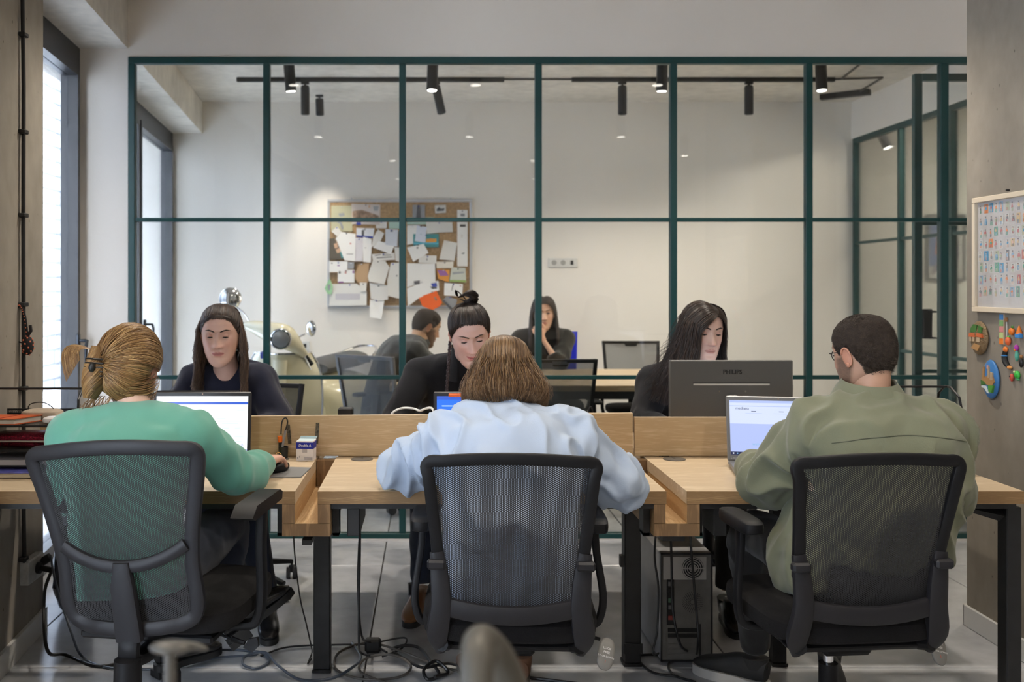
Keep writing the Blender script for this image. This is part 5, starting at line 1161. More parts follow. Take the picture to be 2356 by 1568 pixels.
paper([(180, 835), (372, 835), (370, 950), (180, 950)], PW, 'white label sheet with small logos, left', [(R4(200, 850, 215, 862), INK), (R4(265, 875, 290, 885), INKP)])
paper([(375, 842), (442, 842), (440, 915), (375, 915)], PGY, 'dark grey square card, left')
paper([(270, 920), (445, 925), (445, 1060), (270, 1060)], PW, 'white voucher sheet with red and purple marks, left', [(R4(345, 940, 360, 965), INKR), (R4(280, 940, 300, 965), INK), (R4(425, 935, 442, 960), INKP), (R4(225 + 50, 1048, 330, 1062), INKP)])
paper([(180, 1075), (470, 1070), (575, 1150), (575, 1300), (180, 1305)], mat('paper_env', (.76, .75, .72), .8), 'large white window envelope at the lower left of the board', [(R4(245, 1175, 505, 1240), mat('paper_window', (.58, .56, .60), .6))])
paper([(490, 870), (600, 850), (590, 1060), (480, 1060), (445, 1000)], PTN, 'tan kraft paper piece in the left middle')
paper([(640, 825), (770, 830), (815, 900), (760, 1080), (600, 1050), (585, 990)], mat('paper_crease', (.68, .66, .62), .8), 'creased cream sheet hanging in the centre', curl=.01)
paper([(830, 850), (925, 850), (925, 1230), (800, 1200), (790, 1040)], PO, 'tall cream sheet left of the green post, lower half', [(R4(885, 980, 900, 995), INK)])
paper([(605, 1060), (800, 1090), (800, 1240), (700, 1250), (620, 1230)], mat('paper_soft', (.66, .65, .63), .8), 'soft white folded sheet below the creased one', [(R4(690, 1090, 710, 1102), INK)], curl=.006)
paper([(500, 1060), (575, 1060), (570, 1150), (510, 1150)], PO, 'small paper cup shaped card above the envelope')
paper([(610, 1240), (765, 1235), (730, 1445), (605, 1420)], PW, 'white sheet hanging below the lower edge of the board', curl=.012)
paper([(1310, 915), (1450, 925), (1440, 1055), (1330, 1020)], INKO, 'orange and purple cartoon card at the lower right', [([(1315, 925), (1400, 930), (1440, 985), (1350, 990)], INKP), ([(1370, 950), (1400, 950), (1390, 980)], PW)])
paper([(1470, 900), (1615, 905), (1625, 1060), (1445, 1050)], mat('paper_greygreen', (.55, .57, .50), .7), 'grey green landscape card at the lower right corner', [([(1450, 1030), (1620, 1035), (1622, 1058), (1447, 1050)], INKG), ([(1480, 950), (1600, 945), (1600, 960), (1480, 975)], PGY)])
paper([(1395, 1062), (1590, 1075), (1582, 1205), (1390, 1195)], PW, 'white card with a thin curved line at the lower right', [([(1480, 1080), (1490, 1080), (1475, 1140), (1468, 1150)], INK), (R4(1555, 1090, 1570, 1098), INKR)])
paper([(1000, 1120), (1130, 1070), (1330, 1040), (1340, 1140), (1130, 1220), (1010, 1310)], PW, 'big tilted white sheet at the bottom centre', [([(1250, 1070), (1310, 1060), (1320, 1100), (1270, 1110)], INKB), ([(1240, 1100), (1310, 1105), (1320, 1120), (1265, 1128)], INK), ([(1070, 1045), (1135, 1035), (1135, 1075), (1080, 1080)], INK)])
paper([(1120, 1215), (1310, 1145), (1370, 1270), (1345, 1310), (1270, 1350), (1165, 1310)], POR, 'bright orange paper shape at the bottom of the cork board', [([(1283, 1212), (1300, 1210), (1318, 1245), (1300, 1252)], PB_)])
paper([(1370, 1250), (1420, 1200), (1530, 1240), (1500, 1350), (1450, 1340)], mat('paper_photo', (.30, .30, .31), .5), 'tilted grey photo print under the board corner', [([(1370, 1250), (1385, 1235), (1480, 1330), (1455, 1345)], INK)])
paper([(185, 1010), (220, 1100), (205, 1180), (165, 1180), (132, 1120)], mat('ribbon_green', (.35, .62, .35), .6), 'green teardrop ribbon tag hanging at the left edge of the board', [([(165, 1080), (195, 1080), (190, 1140), (170, 1140)], PGY)], name='ribbon_tag')
# ================================================================== SCOOTER
CRE = mat('scooter_cream', (.72, .66, .46), .25, coat=.6); SEATG = mat('scooter_seat', (.10, .10, .10), .6)
SY = 6.95; sS = F / SY
def sp(x, y, d=0.0): return P(x, y, SY + d)
sc = thing('scooter', 'cream classic motor scooter with chrome mirrors parked in the back room', 'scooter', (sp(655, 900).x, SY, 0))
def zpx(y, d=0.): return zs(y, SY + d)
# handlebar housing: swept cream body from the left grip to the right one, headlight in front
m = MB()
m.tube([sp(566, 748, .12), sp(590, 753, .06), sp(625, 765, -.02), sp(655, 775, -.05), sp(680, 795, -.02), sp(700, 815, .04)], [(.028, .03), (.05, .045), (.075, .07), (.085, .08), (.055, .05), (.028, .03)], n=16, side=(0, 0, 1), smooth=4)
m.build('handlebar_cover', CRE, sc, world=True)
hc = sp(646, 779, -.13); ax = Vector((.12, -1, -.05)).normalized()
MB().tube([hc - ax * .06, hc, hc + ax * .02, hc + ax * .03], [.058, .074, .074, .067], n=28).build('headlight_rim', CHROME, sc, world=True)
MB().tube([hc + ax * .022, hc + ax * .032, hc + ax * .04], [.065, .056, .012], n=28).build('headlight_lens', mat('lamp_lens', (.35, .36, .36), .12, metal=.5), sc, world=True)
for s_, a_, b2 in ((0, sp(700, 815, .04), sp(718, 838, .07)), (1, sp(566, 748, .12), sp(545, 741, .2))):
    MB().tube([a_, b2], .016, n=12).build('grip', RUB, sc, world=True)
    MB().tube([a_ + Vector((0, -.03, 0)), (a_ + b2) / 2 + Vector((0, -.07, -.005)), b2 + Vector((0, -.06, -.03))], .005, n=6).build('brake_lever', CHROME, sc, world=True)
# mirrors
for (c, r, st_, en, face) in ((sp(530, 686, .1), .078, sp(545, 706, .1), sp(573, 740, .1), Vector((-.1, 1, -.1))), (sp(716, 755, .0), .056, sp(702, 768, .0), sp(676, 783, .0), Vector((.75, .65, 0)))):
    face = face.normalized(); M = frame_M(c, face.orthogonal(), face.cross(face.orthogonal()))
    MB().lathe([(.004, -.028), (r * .5, -.026), (r * .85, -.014), (r, .0), (r * .97, .004), (r * .9, .004)], n=28, M=M).build('mirror', CHROME, sc, world=True)
    MB().tube([st_, (st_ + en) / 2 + Vector((.008, 0, .008)), en, en + Vector((.0, .0, -.03))], .0055, n=8, smooth=3).build('mirror_stem', CHROME, sc, world=True)
    MB().cyl(en + Vector((0, 0, -.035)), en + Vector((0, 0, .0)), .012, 12).build('mirror_clamp', BLK, sc, world=True)
# steering column cover and leg shield
c0 = sp(648, 860, .05).x
m = MB()
def shield(u, v):
    z = .30 + v * .60; w = .225 + .03 * math.sin(v * math.pi) - .09 * max(0, v - .75) * 4 * (v - .5)
    a = (u - .5) * 2; x = sp(646, 860).x + a * w; y = SY - .03 + .15 * a * a - .02 * math.sin(math.pi * v) + .10 * (1 - v)
    return (x + .02 * a, y, z)
vs = MB(); vs.grid(shield, 24, 16); vs.grid(lambda u, v: tuple(Vector(shield(u, v)) + Vector((0, .012, 0))), 24, 16)
vs.build('leg_shield', CRE, sc, world=True)
edge = [shield(0, v) for v in np.linspace(0, 1, 10)] + [shield(u, 1) for u in np.linspace(.1, .9, 8)] + [shield(1, v) for v in np.linspace(1, 0, 10)]
MB().tube(edge, .009, n=8).build('shield_trim', CHROME, sc, world=True)
MB().tube([(sp(648, 800).x, SY - .06, .86), (sp(647, 860).x, SY - .075, .70), (sp(646, 900).x, SY - .09, .5), (sp(646, 900).x, SY - .11, .38)], [(.05, .04), (.045, .035), (.05, .04), (.045, .03)], n=14, side=(1, 0, 0), smooth=3).build('horn_cover', CRE, sc, world=True)
MB().prism([(-.02, -.028), (.02, -.028), (.025, .012), (0, .03), (-.025, .012)], -.012, 0, M=Matrix.Translation((sp(607, 815).x, SY - .0, zpx(815)))).build('badge', mat('badge_blue', (.08, .1, .45), .3), sc, world=True)
# front fender and wheel
wc = Vector((sp(646, 900).x, SY - .22, .215))
MB().tube([wc + Vector((0, .20 * math.cos(a), .22 * math.sin(a))) for a in np.linspace(.1, math.pi - .2, 14)], [(.02, .01)] + [(.075, .035)] * 12 + [(.02, .01)], n=14, side=(1, 0, 0)).build('front_fender', CRE, sc, world=True)
MB().tube([wc + Vector((0, .17 * math.cos(a), .17 * math.sin(a))) for a in np.linspace(0, 2 * math.pi, 28, endpoint=False)], .045, n=12, closed=True).build('front_tyre', RUB, sc, world=True)
MB().cyl(wc + Vector((-.03, 0, 0)), wc + Vector((.03, 0, 0)), .12, 24).build('front_rim', STEEL, sc, world=True)
# body going back to the right: floorboard, cowls, seat, grab rail, rear wheel
bd = Vector((.42, .91, 0)); b0 = Vector((c0, SY, 0)); sd_ = Vector((.91, -.42, 0))
pt = lambda s2, l2, z: b0 + bd * s2 + sd_ * l2 + Vector((0, 0, z))
MB().tube([pt(.05, 0, .30), pt(.4, 0, .27), pt(.6, 0, .28)], [(.2, .035), (.2, .03), (.17, .04)], n=14, side=sd_, sup=3).build('floorboard', CRE, sc, world=True)
m = MB()
m.tube([pt(.45, 0, .48), pt(.55, 0, .52), pt(.8, 0, .52), pt(1.1, 0, .50), pt(1.28, 0, .50)], [(.09, .16), (.17, .2), (.24, .21), (.19, .18), (.06, .08)], n=20, side=sd_, smooth=4)
m.build('rear_body', CRE, sc, world=True)
MB().tube([pt(.48, 0, .76), pt(.56, 0, .775), pt(.8, 0, .79), pt(1.05, 0, .80), pt(1.16, 0, .785)], [(.10, .04), (.14, .06), (.15, .062), (.13, .06), (.07, .03)], n=18, side=sd_, smooth=4).build('seat', SEATG, sc, world=True)
MB().tube([pt(1.0, .13, .78), pt(1.12, .15, .84), pt(1.26, .08, .88), pt(1.3, 0, .885), pt(1.26, -.08, .88), pt(1.12, -.15, .84)], .011, n=8, smooth=4).build('grab_rail', CHROME, sc, world=True)
wr = pt(1.05, 0, .215)
MB().tube([wr + bd * (.17 * math.cos(a)) + Vector((0, 0, .17 * math.sin(a))) for a in np.linspace(0, 2 * math.pi, 28, endpoint=False)], .045, n=12, closed=True).build('rear_tyre', RUB, sc, world=True)
MB().cyl(wr - sd_ * .03, wr + sd_ * .03, .12, 24).build('rear_rim', STEEL, sc, world=True)
# laptops on the meeting table
ml, l_, R_ = laptop('dark laptop in front of the man in grey on the meeting table', (PZ(1135, 6.75, 0).x, 6.62, TBZ), 205, .34, .23, .23, 12, LAPD, (eV, [], []))
# ================================================================== FOREGROUND KITCHEN COUNTER, TAP, SOAP PUMP
kc = thing('kitchen_counter', 'pale kitchen counter in the foreground just below the photo', 'counter', (-.1, .75, 0))
MB().box(-.9, .7, .45, 1.04, .86, .895, .003).build('worktop', mat('counter_top', (.55, .53, .5), .4), kc, world=True)
MB().box(-.88, .68, .48, 1.02, 0.02, .86).build('cabinet', mat('counter_body', (.5, .49, .47), .5), kc, world=True)
tp = thing('gooseneck_tap', 'blurred brushed steel gooseneck tap rising at the lower centre foreground', 'tap', (P(1125, 1568, .92).x + .012, .92, .895))
MB().tube([(.02, 0, 0), (.015, 0, .08), (-.001, 0, .130), (-.014, -.008, .153), (-.022, -.03, .164), (-.026, -.06, .158), (-.028, -.09, .125)], [.020, .0195, .0185, .0175, .016, .015, .0145], n=24, smooth=5).build('spout', mat('tap_metal', (.085, .078, .064), .5, metal=.5), tp)
MB().lathe([(.032, 0), (.032, .008), (.026, .012)], (.02, 0, 0), 28).build('base_ring', STEEL, tp)
pu = thing('soap_dispenser', 'blurred soap pump bottle with a flat nozzle at the lower left foreground', 'soap dispenser', (P(392, 1568, 1.0).x, 1.0, .895))
PUM = mat('pump_grey', (.08, .073, .062), .4, metal=.3)
MB().lathe([(.034, 0), (.036, .003), (.036, .05), (.02, .062), (.0135, .066)], n=28).build('bottle', mat('bottle_white', (.6, .58, .52), .4), pu)
MB().lathe([(.015, .064), (.015, .076), (.009, .080)], n=24).build('collar', mat('collar_white', (.62, .6, .55), .4), pu)
MB().cyl((0, 0, .07), (0, 0, .117), .0062, 16).build('stem', PUM, pu)
MB().ell((.0, 0, .121), (.021, .013, .0065), 24, 10).tube([(.008, 0, .1225), (.024, .002, .1215), (.036, .004, .118)], [.006, .004, .002], n=12).build('nozzle', PUM, pu)
# ================================================================== PEOPLE
TMP = bpy.data.scenes.new('tmp_remesh')
def remesh(mb, voxel, smooth=4, fac=.5):
    """union of overlapping lofts as one continuous skin (voxel remesh evaluated off-screen)"""
    me = bpy.data.meshes.new('r'); me.from_pydata(mb.v, [], mb.f)
    bm = bmesh.new(); bm.from_mesh(me); bmesh.ops.recalc_face_normals(bm, faces=bm.faces); bm.to_mesh(me); bm.free()
    o = bpy.data.objects.new('r', me); TMP.collection.objects.link(o)
    r = o.modifiers.new('r', 'REMESH'); r.mode = 'VOXEL'; r.voxel_size = voxel
    s = o.modifiers.new('s', 'SMOOTH'); s.factor = fac; s.iterations = smooth
    vl = TMP.view_layers[0]; vl.update(); dg = vl.depsgraph; dg.update()
    ev = o.evaluated_get(dg); m2 = ev.to_mesh()
    n = len(m2.vertices); v = np.empty(n * 3); m2.vertices.foreach_get('co', v); v = v.reshape(-1, 3)
    nn = np.empty(n * 3); m2.vertices.foreach_get('normal', nn); nn = nn.reshape(-1, 3)
    f = [tuple(p.vertices) for p in m2.polygons]
    ev.to_mesh_clear(); bpy.data.objects.remove(o); bpy.data.meshes.remove(me)
    return v, nn, f
def build_raw(name, v, f, mats, parent, col=None, smooth=True):
    inv = parent.matrix_basis.inverted(); R = np.array(inv.to_3x3()); T = np.array(inv.translation)
    v = np.asarray(v) @ R.T + T
    me = bpy.data.meshes.new(name); me.from_pydata(v.tolist(), [], f)
    me.materials.append(mats)
    if smooth: me.polygons.foreach_set('use_smooth', [True] * len(me.polygons))
    if col is not None:
        a = me.color_attributes.new('Col', 'FLOAT_COLOR', 'POINT')
        c = np.ones((len(v), 4)); c[:, :3] = col; a.data.foreach_set('color', c.ravel())
    me.update(); o = bpy.data.objects.new(name, me); COL.objects.link(o); o.parent = parent
    return o
def folds(v, nn, amp, centers=(), freq=9.0, base=.35, axis=(1, 1, .45), seed=0.0, rad=.11):
    out = v.copy(); ax = np.array(axis) * freq
    w = np.full(len(v), base)
    for c in centers: w += np.exp(-((v - np.array(c)) ** 2).sum(1) / (2 * rad * rad))
    w = np.minimum(w, 1.3)
    nf = noise.noise
    for i in range(len(v)):
        p = v[i] * ax + seed
        q = nf((p[0] * .5, p[1] * .5, p[2] * .5)) * 1.6
        a = nf((p[0] + q, p[1] - q, p[2] + q)); b = nf((p[0] * 2.3 - q, p[1] * 2.3, p[2] * 2.3 + q))
        r = (1 - abs(a) * 2.4); r = r if r > 0 else 0
        d = (r * r * .9 + b * .35 - .25) * amp * w[i]
        out[i] += nn[i] * d
    return out
def relax(v, f, it=2, fac=.5):
    q = np.array([t for t in f if len(t) == 4]); e = np.concatenate([q[:, [0, 1]], q[:, [1, 2]], q[:, [2, 3]], q[:, [3, 0]]]); n = len(v)
    e = np.concatenate([e, e[:, ::-1]]); cnt = np.bincount(e[:, 0], minlength=n)[:, None].clip(1)
    for _ in range(it):
        a = np.stack([np.bincount(e[:, 0], weights=v[e[:, 1], k], minlength=n) for k in range(3)], 1) / cnt
        v = v + (a - v) * fac
    return v
SKIN = mat('skin', (.6, .4, .3), .48, attr=True, spec=.4, bump=.06, bscale=350, var=.04, vscale=40)
SKIN.node_tree.nodes['Principled BSDF'].inputs['Subsurface Weight'].default_value = .12
SKIN.node_tree.nodes['Principled BSDF'].inputs['Subsurface Radius'].default_value = (.01, .004, .002)
HAIRM = mat('hair', (.2, .1, .05), .38, attr=True, spec=.45)
HAIRK = mat('hair_dark', (.2, .1, .05), .42, attr=True, spec=.5)
def cloth(name, c, bump=.25, bs=900, sheen=.2, rough=.9, var=.05, vs=5):
    return mat(name, c, rough, bump=bump, bscale=bs, sheen=sheen, spec=.2, var=var, vscale=vs)
# ---- head ---------------------------------------------------------------
ZT_ = [(-.1235, .003, .066, -.060), (-.121, .014, .073, -.045), (-.115, .030, .080, -.02), (-.100, .046, .0845, .015), (-.080, .0575, .0865, .042), (-.060, .065, .087, .066), (-.040, .070, .0875, .083), (-.015, .0745, .088, .094), (.010, .0768, .088, .100), (.035, .0768, .0878, .101), (.060, .0735, .084, .097), (.085, .0645, .074, .086), (.103, .050, .056, .067), (.1155, .028, .031, .037), (.1205, .008, .009, .011), (.1212, .001, .001, .002)]
ZA = np.array(ZT_)
def prof(z): return [np.interp(z, ZA[:, 0], ZA[:, k]) for k in (1, 2, 3)]
def head_pt(a, z, off=0.0):
    """skull surface, a measured from the front (radians, + to the person's right)"""
    hx, yf, yb_ = prof(z); yc, ry = (yf - yb_) / 2, (yf + yb_) / 2
    s_, c_ = math.sin(a), math.cos(a)
    p = np.array([hx * math.copysign(abs(s_) ** .93, s_), yc + ry * math.copysign(abs(c_) ** .93, c_), z])
    if off:
        n = np.array([p[0] / .0768 ** 2, (p[1]) / .095 ** 2, max(0, z - .0) / .11 ** 2]); n = n / (np.linalg.norm(n) + 1e-9); p = p + n * off
    return p
HL = ([0, 22, 42, 58, 74, 92, 108, 130, 180], [.082, .080, .066, .036, .004, .026, -.012, -.055, -.078])
def hairline(a): return np.interp(abs(math.degrees(a)), HL[0], HL[1])
def make_head(M, skin, lips=(.55, .22, .2), open_=.25, smile=0.0, hair_col=None, beard=None, male=False, jaw=1.0, lid=None, brow=(.05, .03, .02), look=(0, 0), hl=None):
    NA, NZ = 120, 112
    t = np.linspace(0, 1, NA, endpoint=False)
    aa = np.interp(t, [0, .3, .5, .7, 1.0], [-math.pi, -math.pi * .48, 0, math.pi * .48, math.pi])
    zz = np.concatenate([np.linspace(-.1235, -.112, 8)[:-1], np.linspace(-.112, .105, NZ - 20), np.linspace(.105, .1212, 14)[1:]]); NZ = len(zz)
    V = []; C = []
    sk = np.array(skin)
    for z in zz:
        for a in aa:
            p = head_pt(a, z); x, y, zq = p
            if z < -.02: x *= 1 + (jaw - 1) * min(1, (-.02 - z) / .05)
            g = lambda cx, cz, sx, sz: math.exp(-((x - cx) / sx) ** 2 / 2 - ((z - cz) / sz) ** 2 / 2)
            c = sk.copy()
            if math.cos(a) > 0.05:
                k = min(1, math.cos(a) * 2.5); d = 0
                tn = (.026 - z) / .058
                if 0 < tn < 1.12:
                    hgt = (.0025 + .0205 * tn ** 1.25) * (1 if tn < .97 else max(0, 1 - ((tn - .97) / .15) ** 1.2))
                    d += hgt * math.exp(-(x / (.0056 + .0052 * tn * tn)) ** 2 / 2)
                for s_ in (-1, 1):
                    d += .0062 * g(s_ * .0125, -.0285, .0052, .0058)
                    d -= .0022 * g(s_ * .0065, -.0355, .003, .0025)
                    d -= .0105 * g(s_ * .030, .013, .0135, .0100)
                    d -= .003 * g(s_ * .013, .016, .006, .012)
                    d += .0040 * g(s_ * .030, .034, .018, .0065)
                    d += .0045 * g(s_ * .042, -.018, .017, .017)
                    d -= .0030 * g(s_ * .045, -.062, .014, .022)
                    d -= .0018 * g(s_ * (.0255), -.058 + smile * .006, .004, .004)
                d -= .0016 * g(0, -.046, .0035, .006)
                zl = z - smile * 9 * x * x
                wl = math.exp(-(x / .0165) ** 4)
                d += .0050 * wl * math.exp(-((zl + .0537) / .0042) ** 2 / 2) + .0056 * wl * math.exp(-((zl + .0648) / .0050) ** 2 / 2)
                d -= .0030 * wl * math.exp(-((zl + .0592) / .0016) ** 2 / 2)
                d -= .0045 * math.exp(-(x / .02) ** 2 / 2 - ((z + .078) / .006) ** 2 / 2)
                d += .0060 * g(0, -.098, .017, .013) + (.002 if male else 0) * g(0, -.1, .03, .01)
                y += d * k
                # lip and cheek colours, darker eye hollows; shade painted into lip line and nostrils
                env = 1 - (x / .0245) ** 2
                if env > 0:
                    up = .0085 * env ** .7 * (1 - .25 * math.exp(-(x / .004) ** 2)); lo = .0098 * env ** .6
                    if -lo < zl + .0592 < up:
                        c = c * .15 + np.array(lips) * .85
                        if abs(zl + .0592) < .0013: c = c * .55
                c = c * (1 - .10 * (g(.03, .008, .012, .008) + g(-.03, .008, .012, .008)))
                ck = g(.042, -.025, .018, .016) + g(-.042, -.025, .018, .016) + .8 * g(0, -.03, .010, .01)
                c = c * (1 - ck * np.array([.0, .10, .10]))
                for s_ in (-1, 1): c = c * (1 - .75 * g(s_ * .0065, -.036, .0028, .0018))
            if beard is not None:
                ad = abs(math.degrees(a)); sm = lambda e0, e1, q: min(1, max(0, (q - e0) / (e1 - e0)))
                low_ = sm(-.030, -.048, z - .018 * sm(45, 62, ad)); side_ = sm(52, 66, ad) * sm(.006, -.004, z) * sm(104, 94, ad)
                b_ = max(low_ * sm(-.046, -.054, z) if ad < 40 else low_ * sm(104, 94, ad), side_)
                if abs(x) < .026 and z < -.05: b_ *= 1 - math.exp(-((z + .059) / .009) ** 4)
                b_ *= .85 + .15 * noise.noise(Vector((x * 300, y * 300, z * 300)))
                if b_: c = c * (1 - .85 * b_) + np.array(beard) * .85 * b_
            if hair_col is not None and z > (hairline(a) if hl is None else hl(a)) - .002:
                nz_ = noise.noise(Vector((x * 60, y * 60, z * 60)))
                c = np.array(hair_col) * (1 + .25 * nz_)
            V.append((x, y, z)); C.append(c)
    Fc = []
    for j in range(NZ - 1):
        for i in range(NA):
            Fc.append((j * NA + i, j * NA + (i + 1) % NA, (j + 1) * NA + (i + 1) % NA, (j + 1) * NA + i))
    Fc.append(tuple(range(NA - 1, -1, -1))); Fc.append(tuple((NZ - 1) * NA + k for k in range(NA)))
    # ears and lids as part of the same skin
    m = MB()
    for s_ in (-1, 1):
        E = Matrix.Translation((s_ * .0768, -.008, -.004)) @ Matrix.Scale(.92, 4) @ Matrix.Rotation(s_ * math.radians(-18), 4, 'Z') @ Matrix.Rotation(math.radians(-8), 4, 'X')
        m.ell((0, 0, 0), (.0055, .0165, .030), 16, 12, M=E)
        rim = [(s_ * .004 + s_ * .003 * math.sin(q), -.0165 * math.cos(q + .25) * (1.0), .031 * math.sin(q + .25)) for q in np.linspace(-1.2, math.pi + .2, 14)]
        rim = [(a_, b_ * 1.0 , c_) for a_, b_, c_ in rim]
        m.tube([(s_ * .0045, .0150 * math.cos(q) * -1, .0300 * math.sin(q)) for q in np.linspace(-1.3, 2.7, 14)], .0034, n=8, M=E)
        m.ell((s_ * .002, .003, -.024), (.0055, .0085, .009), 10, 8, M=E)
    ne = len(m.v)
    el = -.12 if lid is None else lid
    lk = MB(); lash = MB(); eb = MB(); ir = MB()
    for s_ in (-1, 1):
        ec = Vector((s_ * .0305, .0675, .0125)); r = .0133
        def sph(u0, u1, e0, e1, nu=14, nv=8, rr=r):
            m.grid(lambda u, v: tuple(ec + Vector((rr * math.sin(u0 + (u1 - u0) * u) * math.cos(e0(u) + (e1(u) - e0(u)) * v), rr * math.cos(u0 + (u1 - u0) * u) * math.cos(e0(u) + (e1(u) - e0(u)) * v), rr * math.sin(e0(u) + (e1(u) - e0(u)) * v)))), nu, nv)
        bow = lambda u: math.sin(math.pi * u)
        up = lambda u: el + (open_ * bow(u)) ; lo = lambda u: el - .28 * bow(u)
        sph(-1.15, 1.15, up, lambda u: 1.35); sph(-1.15, 1.15, lambda u: -1.3, lo)
        eb.ell(ec, (.0122, .0122, .0122), 20, 14)
        iy = look[0]; iz = min(look[1], el) if open_ < .3 else look[1]
        d = Vector((math.sin(iy) * math.cos(iz), math.cos(iy) * math.cos(iz), math.sin(iz)))
        ir.lathe([(.0056, 0), (.0056, .0005), (.001, .0012)], n=16, M=frame_M(ec + d * .0113, d.orthogonal(), d.cross(d.orthogonal())))
        lp = [ec + Vector(((r + .0008) * math.sin(q) * math.cos(up((q + 1.15) / 2.3)), (r + .0008) * math.cos(q) * math.cos(up((q + 1.15) / 2.3)), (r + .0008) * math.sin(up((q + 1.15) / 2.3)))) for q in np.linspace(-1.12, 1.12, 12)]
        lash.tube(lp, [.0006] + [.0021] * 10 + [.0008], n=5)
    bv = BVHTree.FromPolygons([Vector(v) for v in V], Fc)
    br = MB()
    for s_ in (-1, 1):
        pts = []
        for q in np.linspace(0, 1, 9):
            x = s_ * (.011 + .040 * q); z = .0305 + .0075 * math.sin(min(1, q * 1.25) * math.pi * .6) - .004 * max(0, q - .6) * 2
            h = bv.ray_cast(Vector((x, .3, z)), Vector((0, -1, 0)))[0]
            pts.append((x, (h.y if h else .08) + .0003, z))
        k_ = 1.5 if male else 1.0
        br.tube(pts, [(.0018 * k_, .0008)] + [(.0030 * k_, .0012)] * 5 + [(.0022 * k_, .001), (.0015, .0008), (.0006, .0004)], n=8, side=(0, 0, 1))
    M3 = np.array(M.to_3x3()); T = np.array(M.translation)
    tr = lambda arr: (np.array([tuple(q) for q in arr]) @ M3.T + T)
    V2 = np.array(V + m.v); F2 = Fc + [tuple(i + len(V) for i in f) for f in m.f]
    earc = sk * np.array([1.02, .82, .78])
    C2 = np.array(C + [earc] * ne + [sk * np.array([.95, .86, .86])] * (len(m.v) - ne))
    return dict(v=tr(V2), f=F2, c=C2, eyes=(tr(eb.v), eb.f), iris=(tr(ir.v), ir.f), lash=(tr(lash.v), lash.f), brow=(tr(br.v), br.f), M=M)
# ---- hair ---------------------------------------------------------------
def strands(paths, rad, tone, M, jit=.35, taper=.35, seed=1, wav=.0025):
    """paths: list of (k,3) arrays in head space -> thin three sided locks; tone = colour or list of colours"""
    rnd = random.Random(seed); vs = []; fs = []; cs = []; o = 0
    M3 = np.array(M.to_3x3()); T = np.array(M.translation)
    tones = tone if isinstance(tone, list) else [tone]
    for p in paths:
        p = np.asarray(p, float); k = len(p)
        if wav:
            p = p + np.array([tuple(noise.noise_vector(Vector((q[0] * 22, q[1] * 22, q[2] * 13)))) for q in p]) * wav * np.linspace(.3, 1, k)[:, None]
        tg = np.gradient(p, axis=0); tg /= (np.linalg.norm(tg, axis=1)[:, None] + 1e-9)
        out = p - np.array([0, 0, -.02]); out = out - tg * (out * tg).sum(1)[:, None]; out /= (np.linalg.norm(out, axis=1)[:, None] + 1e-9)
        sd = np.cross(tg, out)
        r = rad * rnd.uniform(.7, 1.3); w = np.interp(np.linspace(0, 1, k), [0, .12, .75, 1], [.5, 1, 1, taper]) * r
        w = w[:, None]
        q = np.stack([p + sd * w * 1.5, p + out * w * .8, p - sd * w * 1.5], 1).reshape(-1, 3)
        vs.append(q)
        b = np.array(tones[rnd.randrange(len(tones))]) * (1 + rnd.uniform(-jit, jit))
        cs.append(np.repeat(b[None], 3 * k, 0))
        for i in range(k - 1):
            a = o + i * 3
            fs.append((a, a + 1, a + 4, a + 3)); fs.append((a + 1, a + 2, a + 5, a + 4)); fs.append((a + 2, a, a + 3, a + 5))
        o += 3 * k
    v = np.concatenate(vs) @ M3.T + T
    return v, fs, np.clip(np.concatenate(cs), 0, 1)
def cap(M, off, col, line=None, zmin=-.09, bump=0.0):
    NA, NZ = 72, 40; line = line or hairline
    V = []; Fc = []; aa = np.linspace(-math.pi, math.pi, NA, endpoint=False)
    for v in range(NZ + 1):
        for a in aa:
            z0 = line(a); z = z0 + (.1212 - z0) * (v / NZ) ** .8
            o = off * min(1, .15 + v / 4.0) if callable(off) is False else off(a, z) * min(1, .15 + v / 4.0)
            p = head_pt(a, min(z, .1212), o)
            if bump: p = p * (1 + bump * noise.noise(Vector(p) * 60))
            V.append(p)
    for j in range(NZ):
        for i in range(NA):
            Fc.append((j * NA + i, j * NA + (i + 1) % NA, (j + 1) * NA + (i + 1) % NA, (j + 1) * NA + i))
    Fc.append(tuple(NZ * NA + k for k in range(NA)))
    M3 = np.array(M.to_3x3()); V = np.array(V) @ M3.T + np.array(M.translation)
    return V, Fc, np.repeat(np.array(col)[None], len(V), 0)
def merge(parts):
    vs, fs, cs, o = [], [], [], 0
    for v, f, c in parts:
        vs.append(v); cs.append(c); fs += [tuple(i + o for i in q) for q in f]; o += len(v)
    return np.concatenate(vs), fs, np.concatenate(cs)
_SK = [None]
def skull_r(d):
    if _SK[0] is None:
        NA, zz = 64, list(np.linspace(-.12, .121, 50)); V = [Vector(head_pt(a, z)) for z in zz for a in np.linspace(-math.pi, math.pi, NA, endpoint=False)]
        Fc = [(j * NA + i, j * NA + (i + 1) % NA, (j + 1) * NA + (i + 1) % NA, (j + 1) * NA + i) for j in range(len(zz) - 1) for i in range(NA)] + [tuple((len(zz) - 1) * NA + k for k in range(NA)), tuple(range(NA))]
        _SK[0] = BVHTree.FromPolygons(V, Fc)
    d = Vector(d).normalized(); h = _SK[0].ray_cast(d * .4, -d)[0]
    return h.length if h else .09
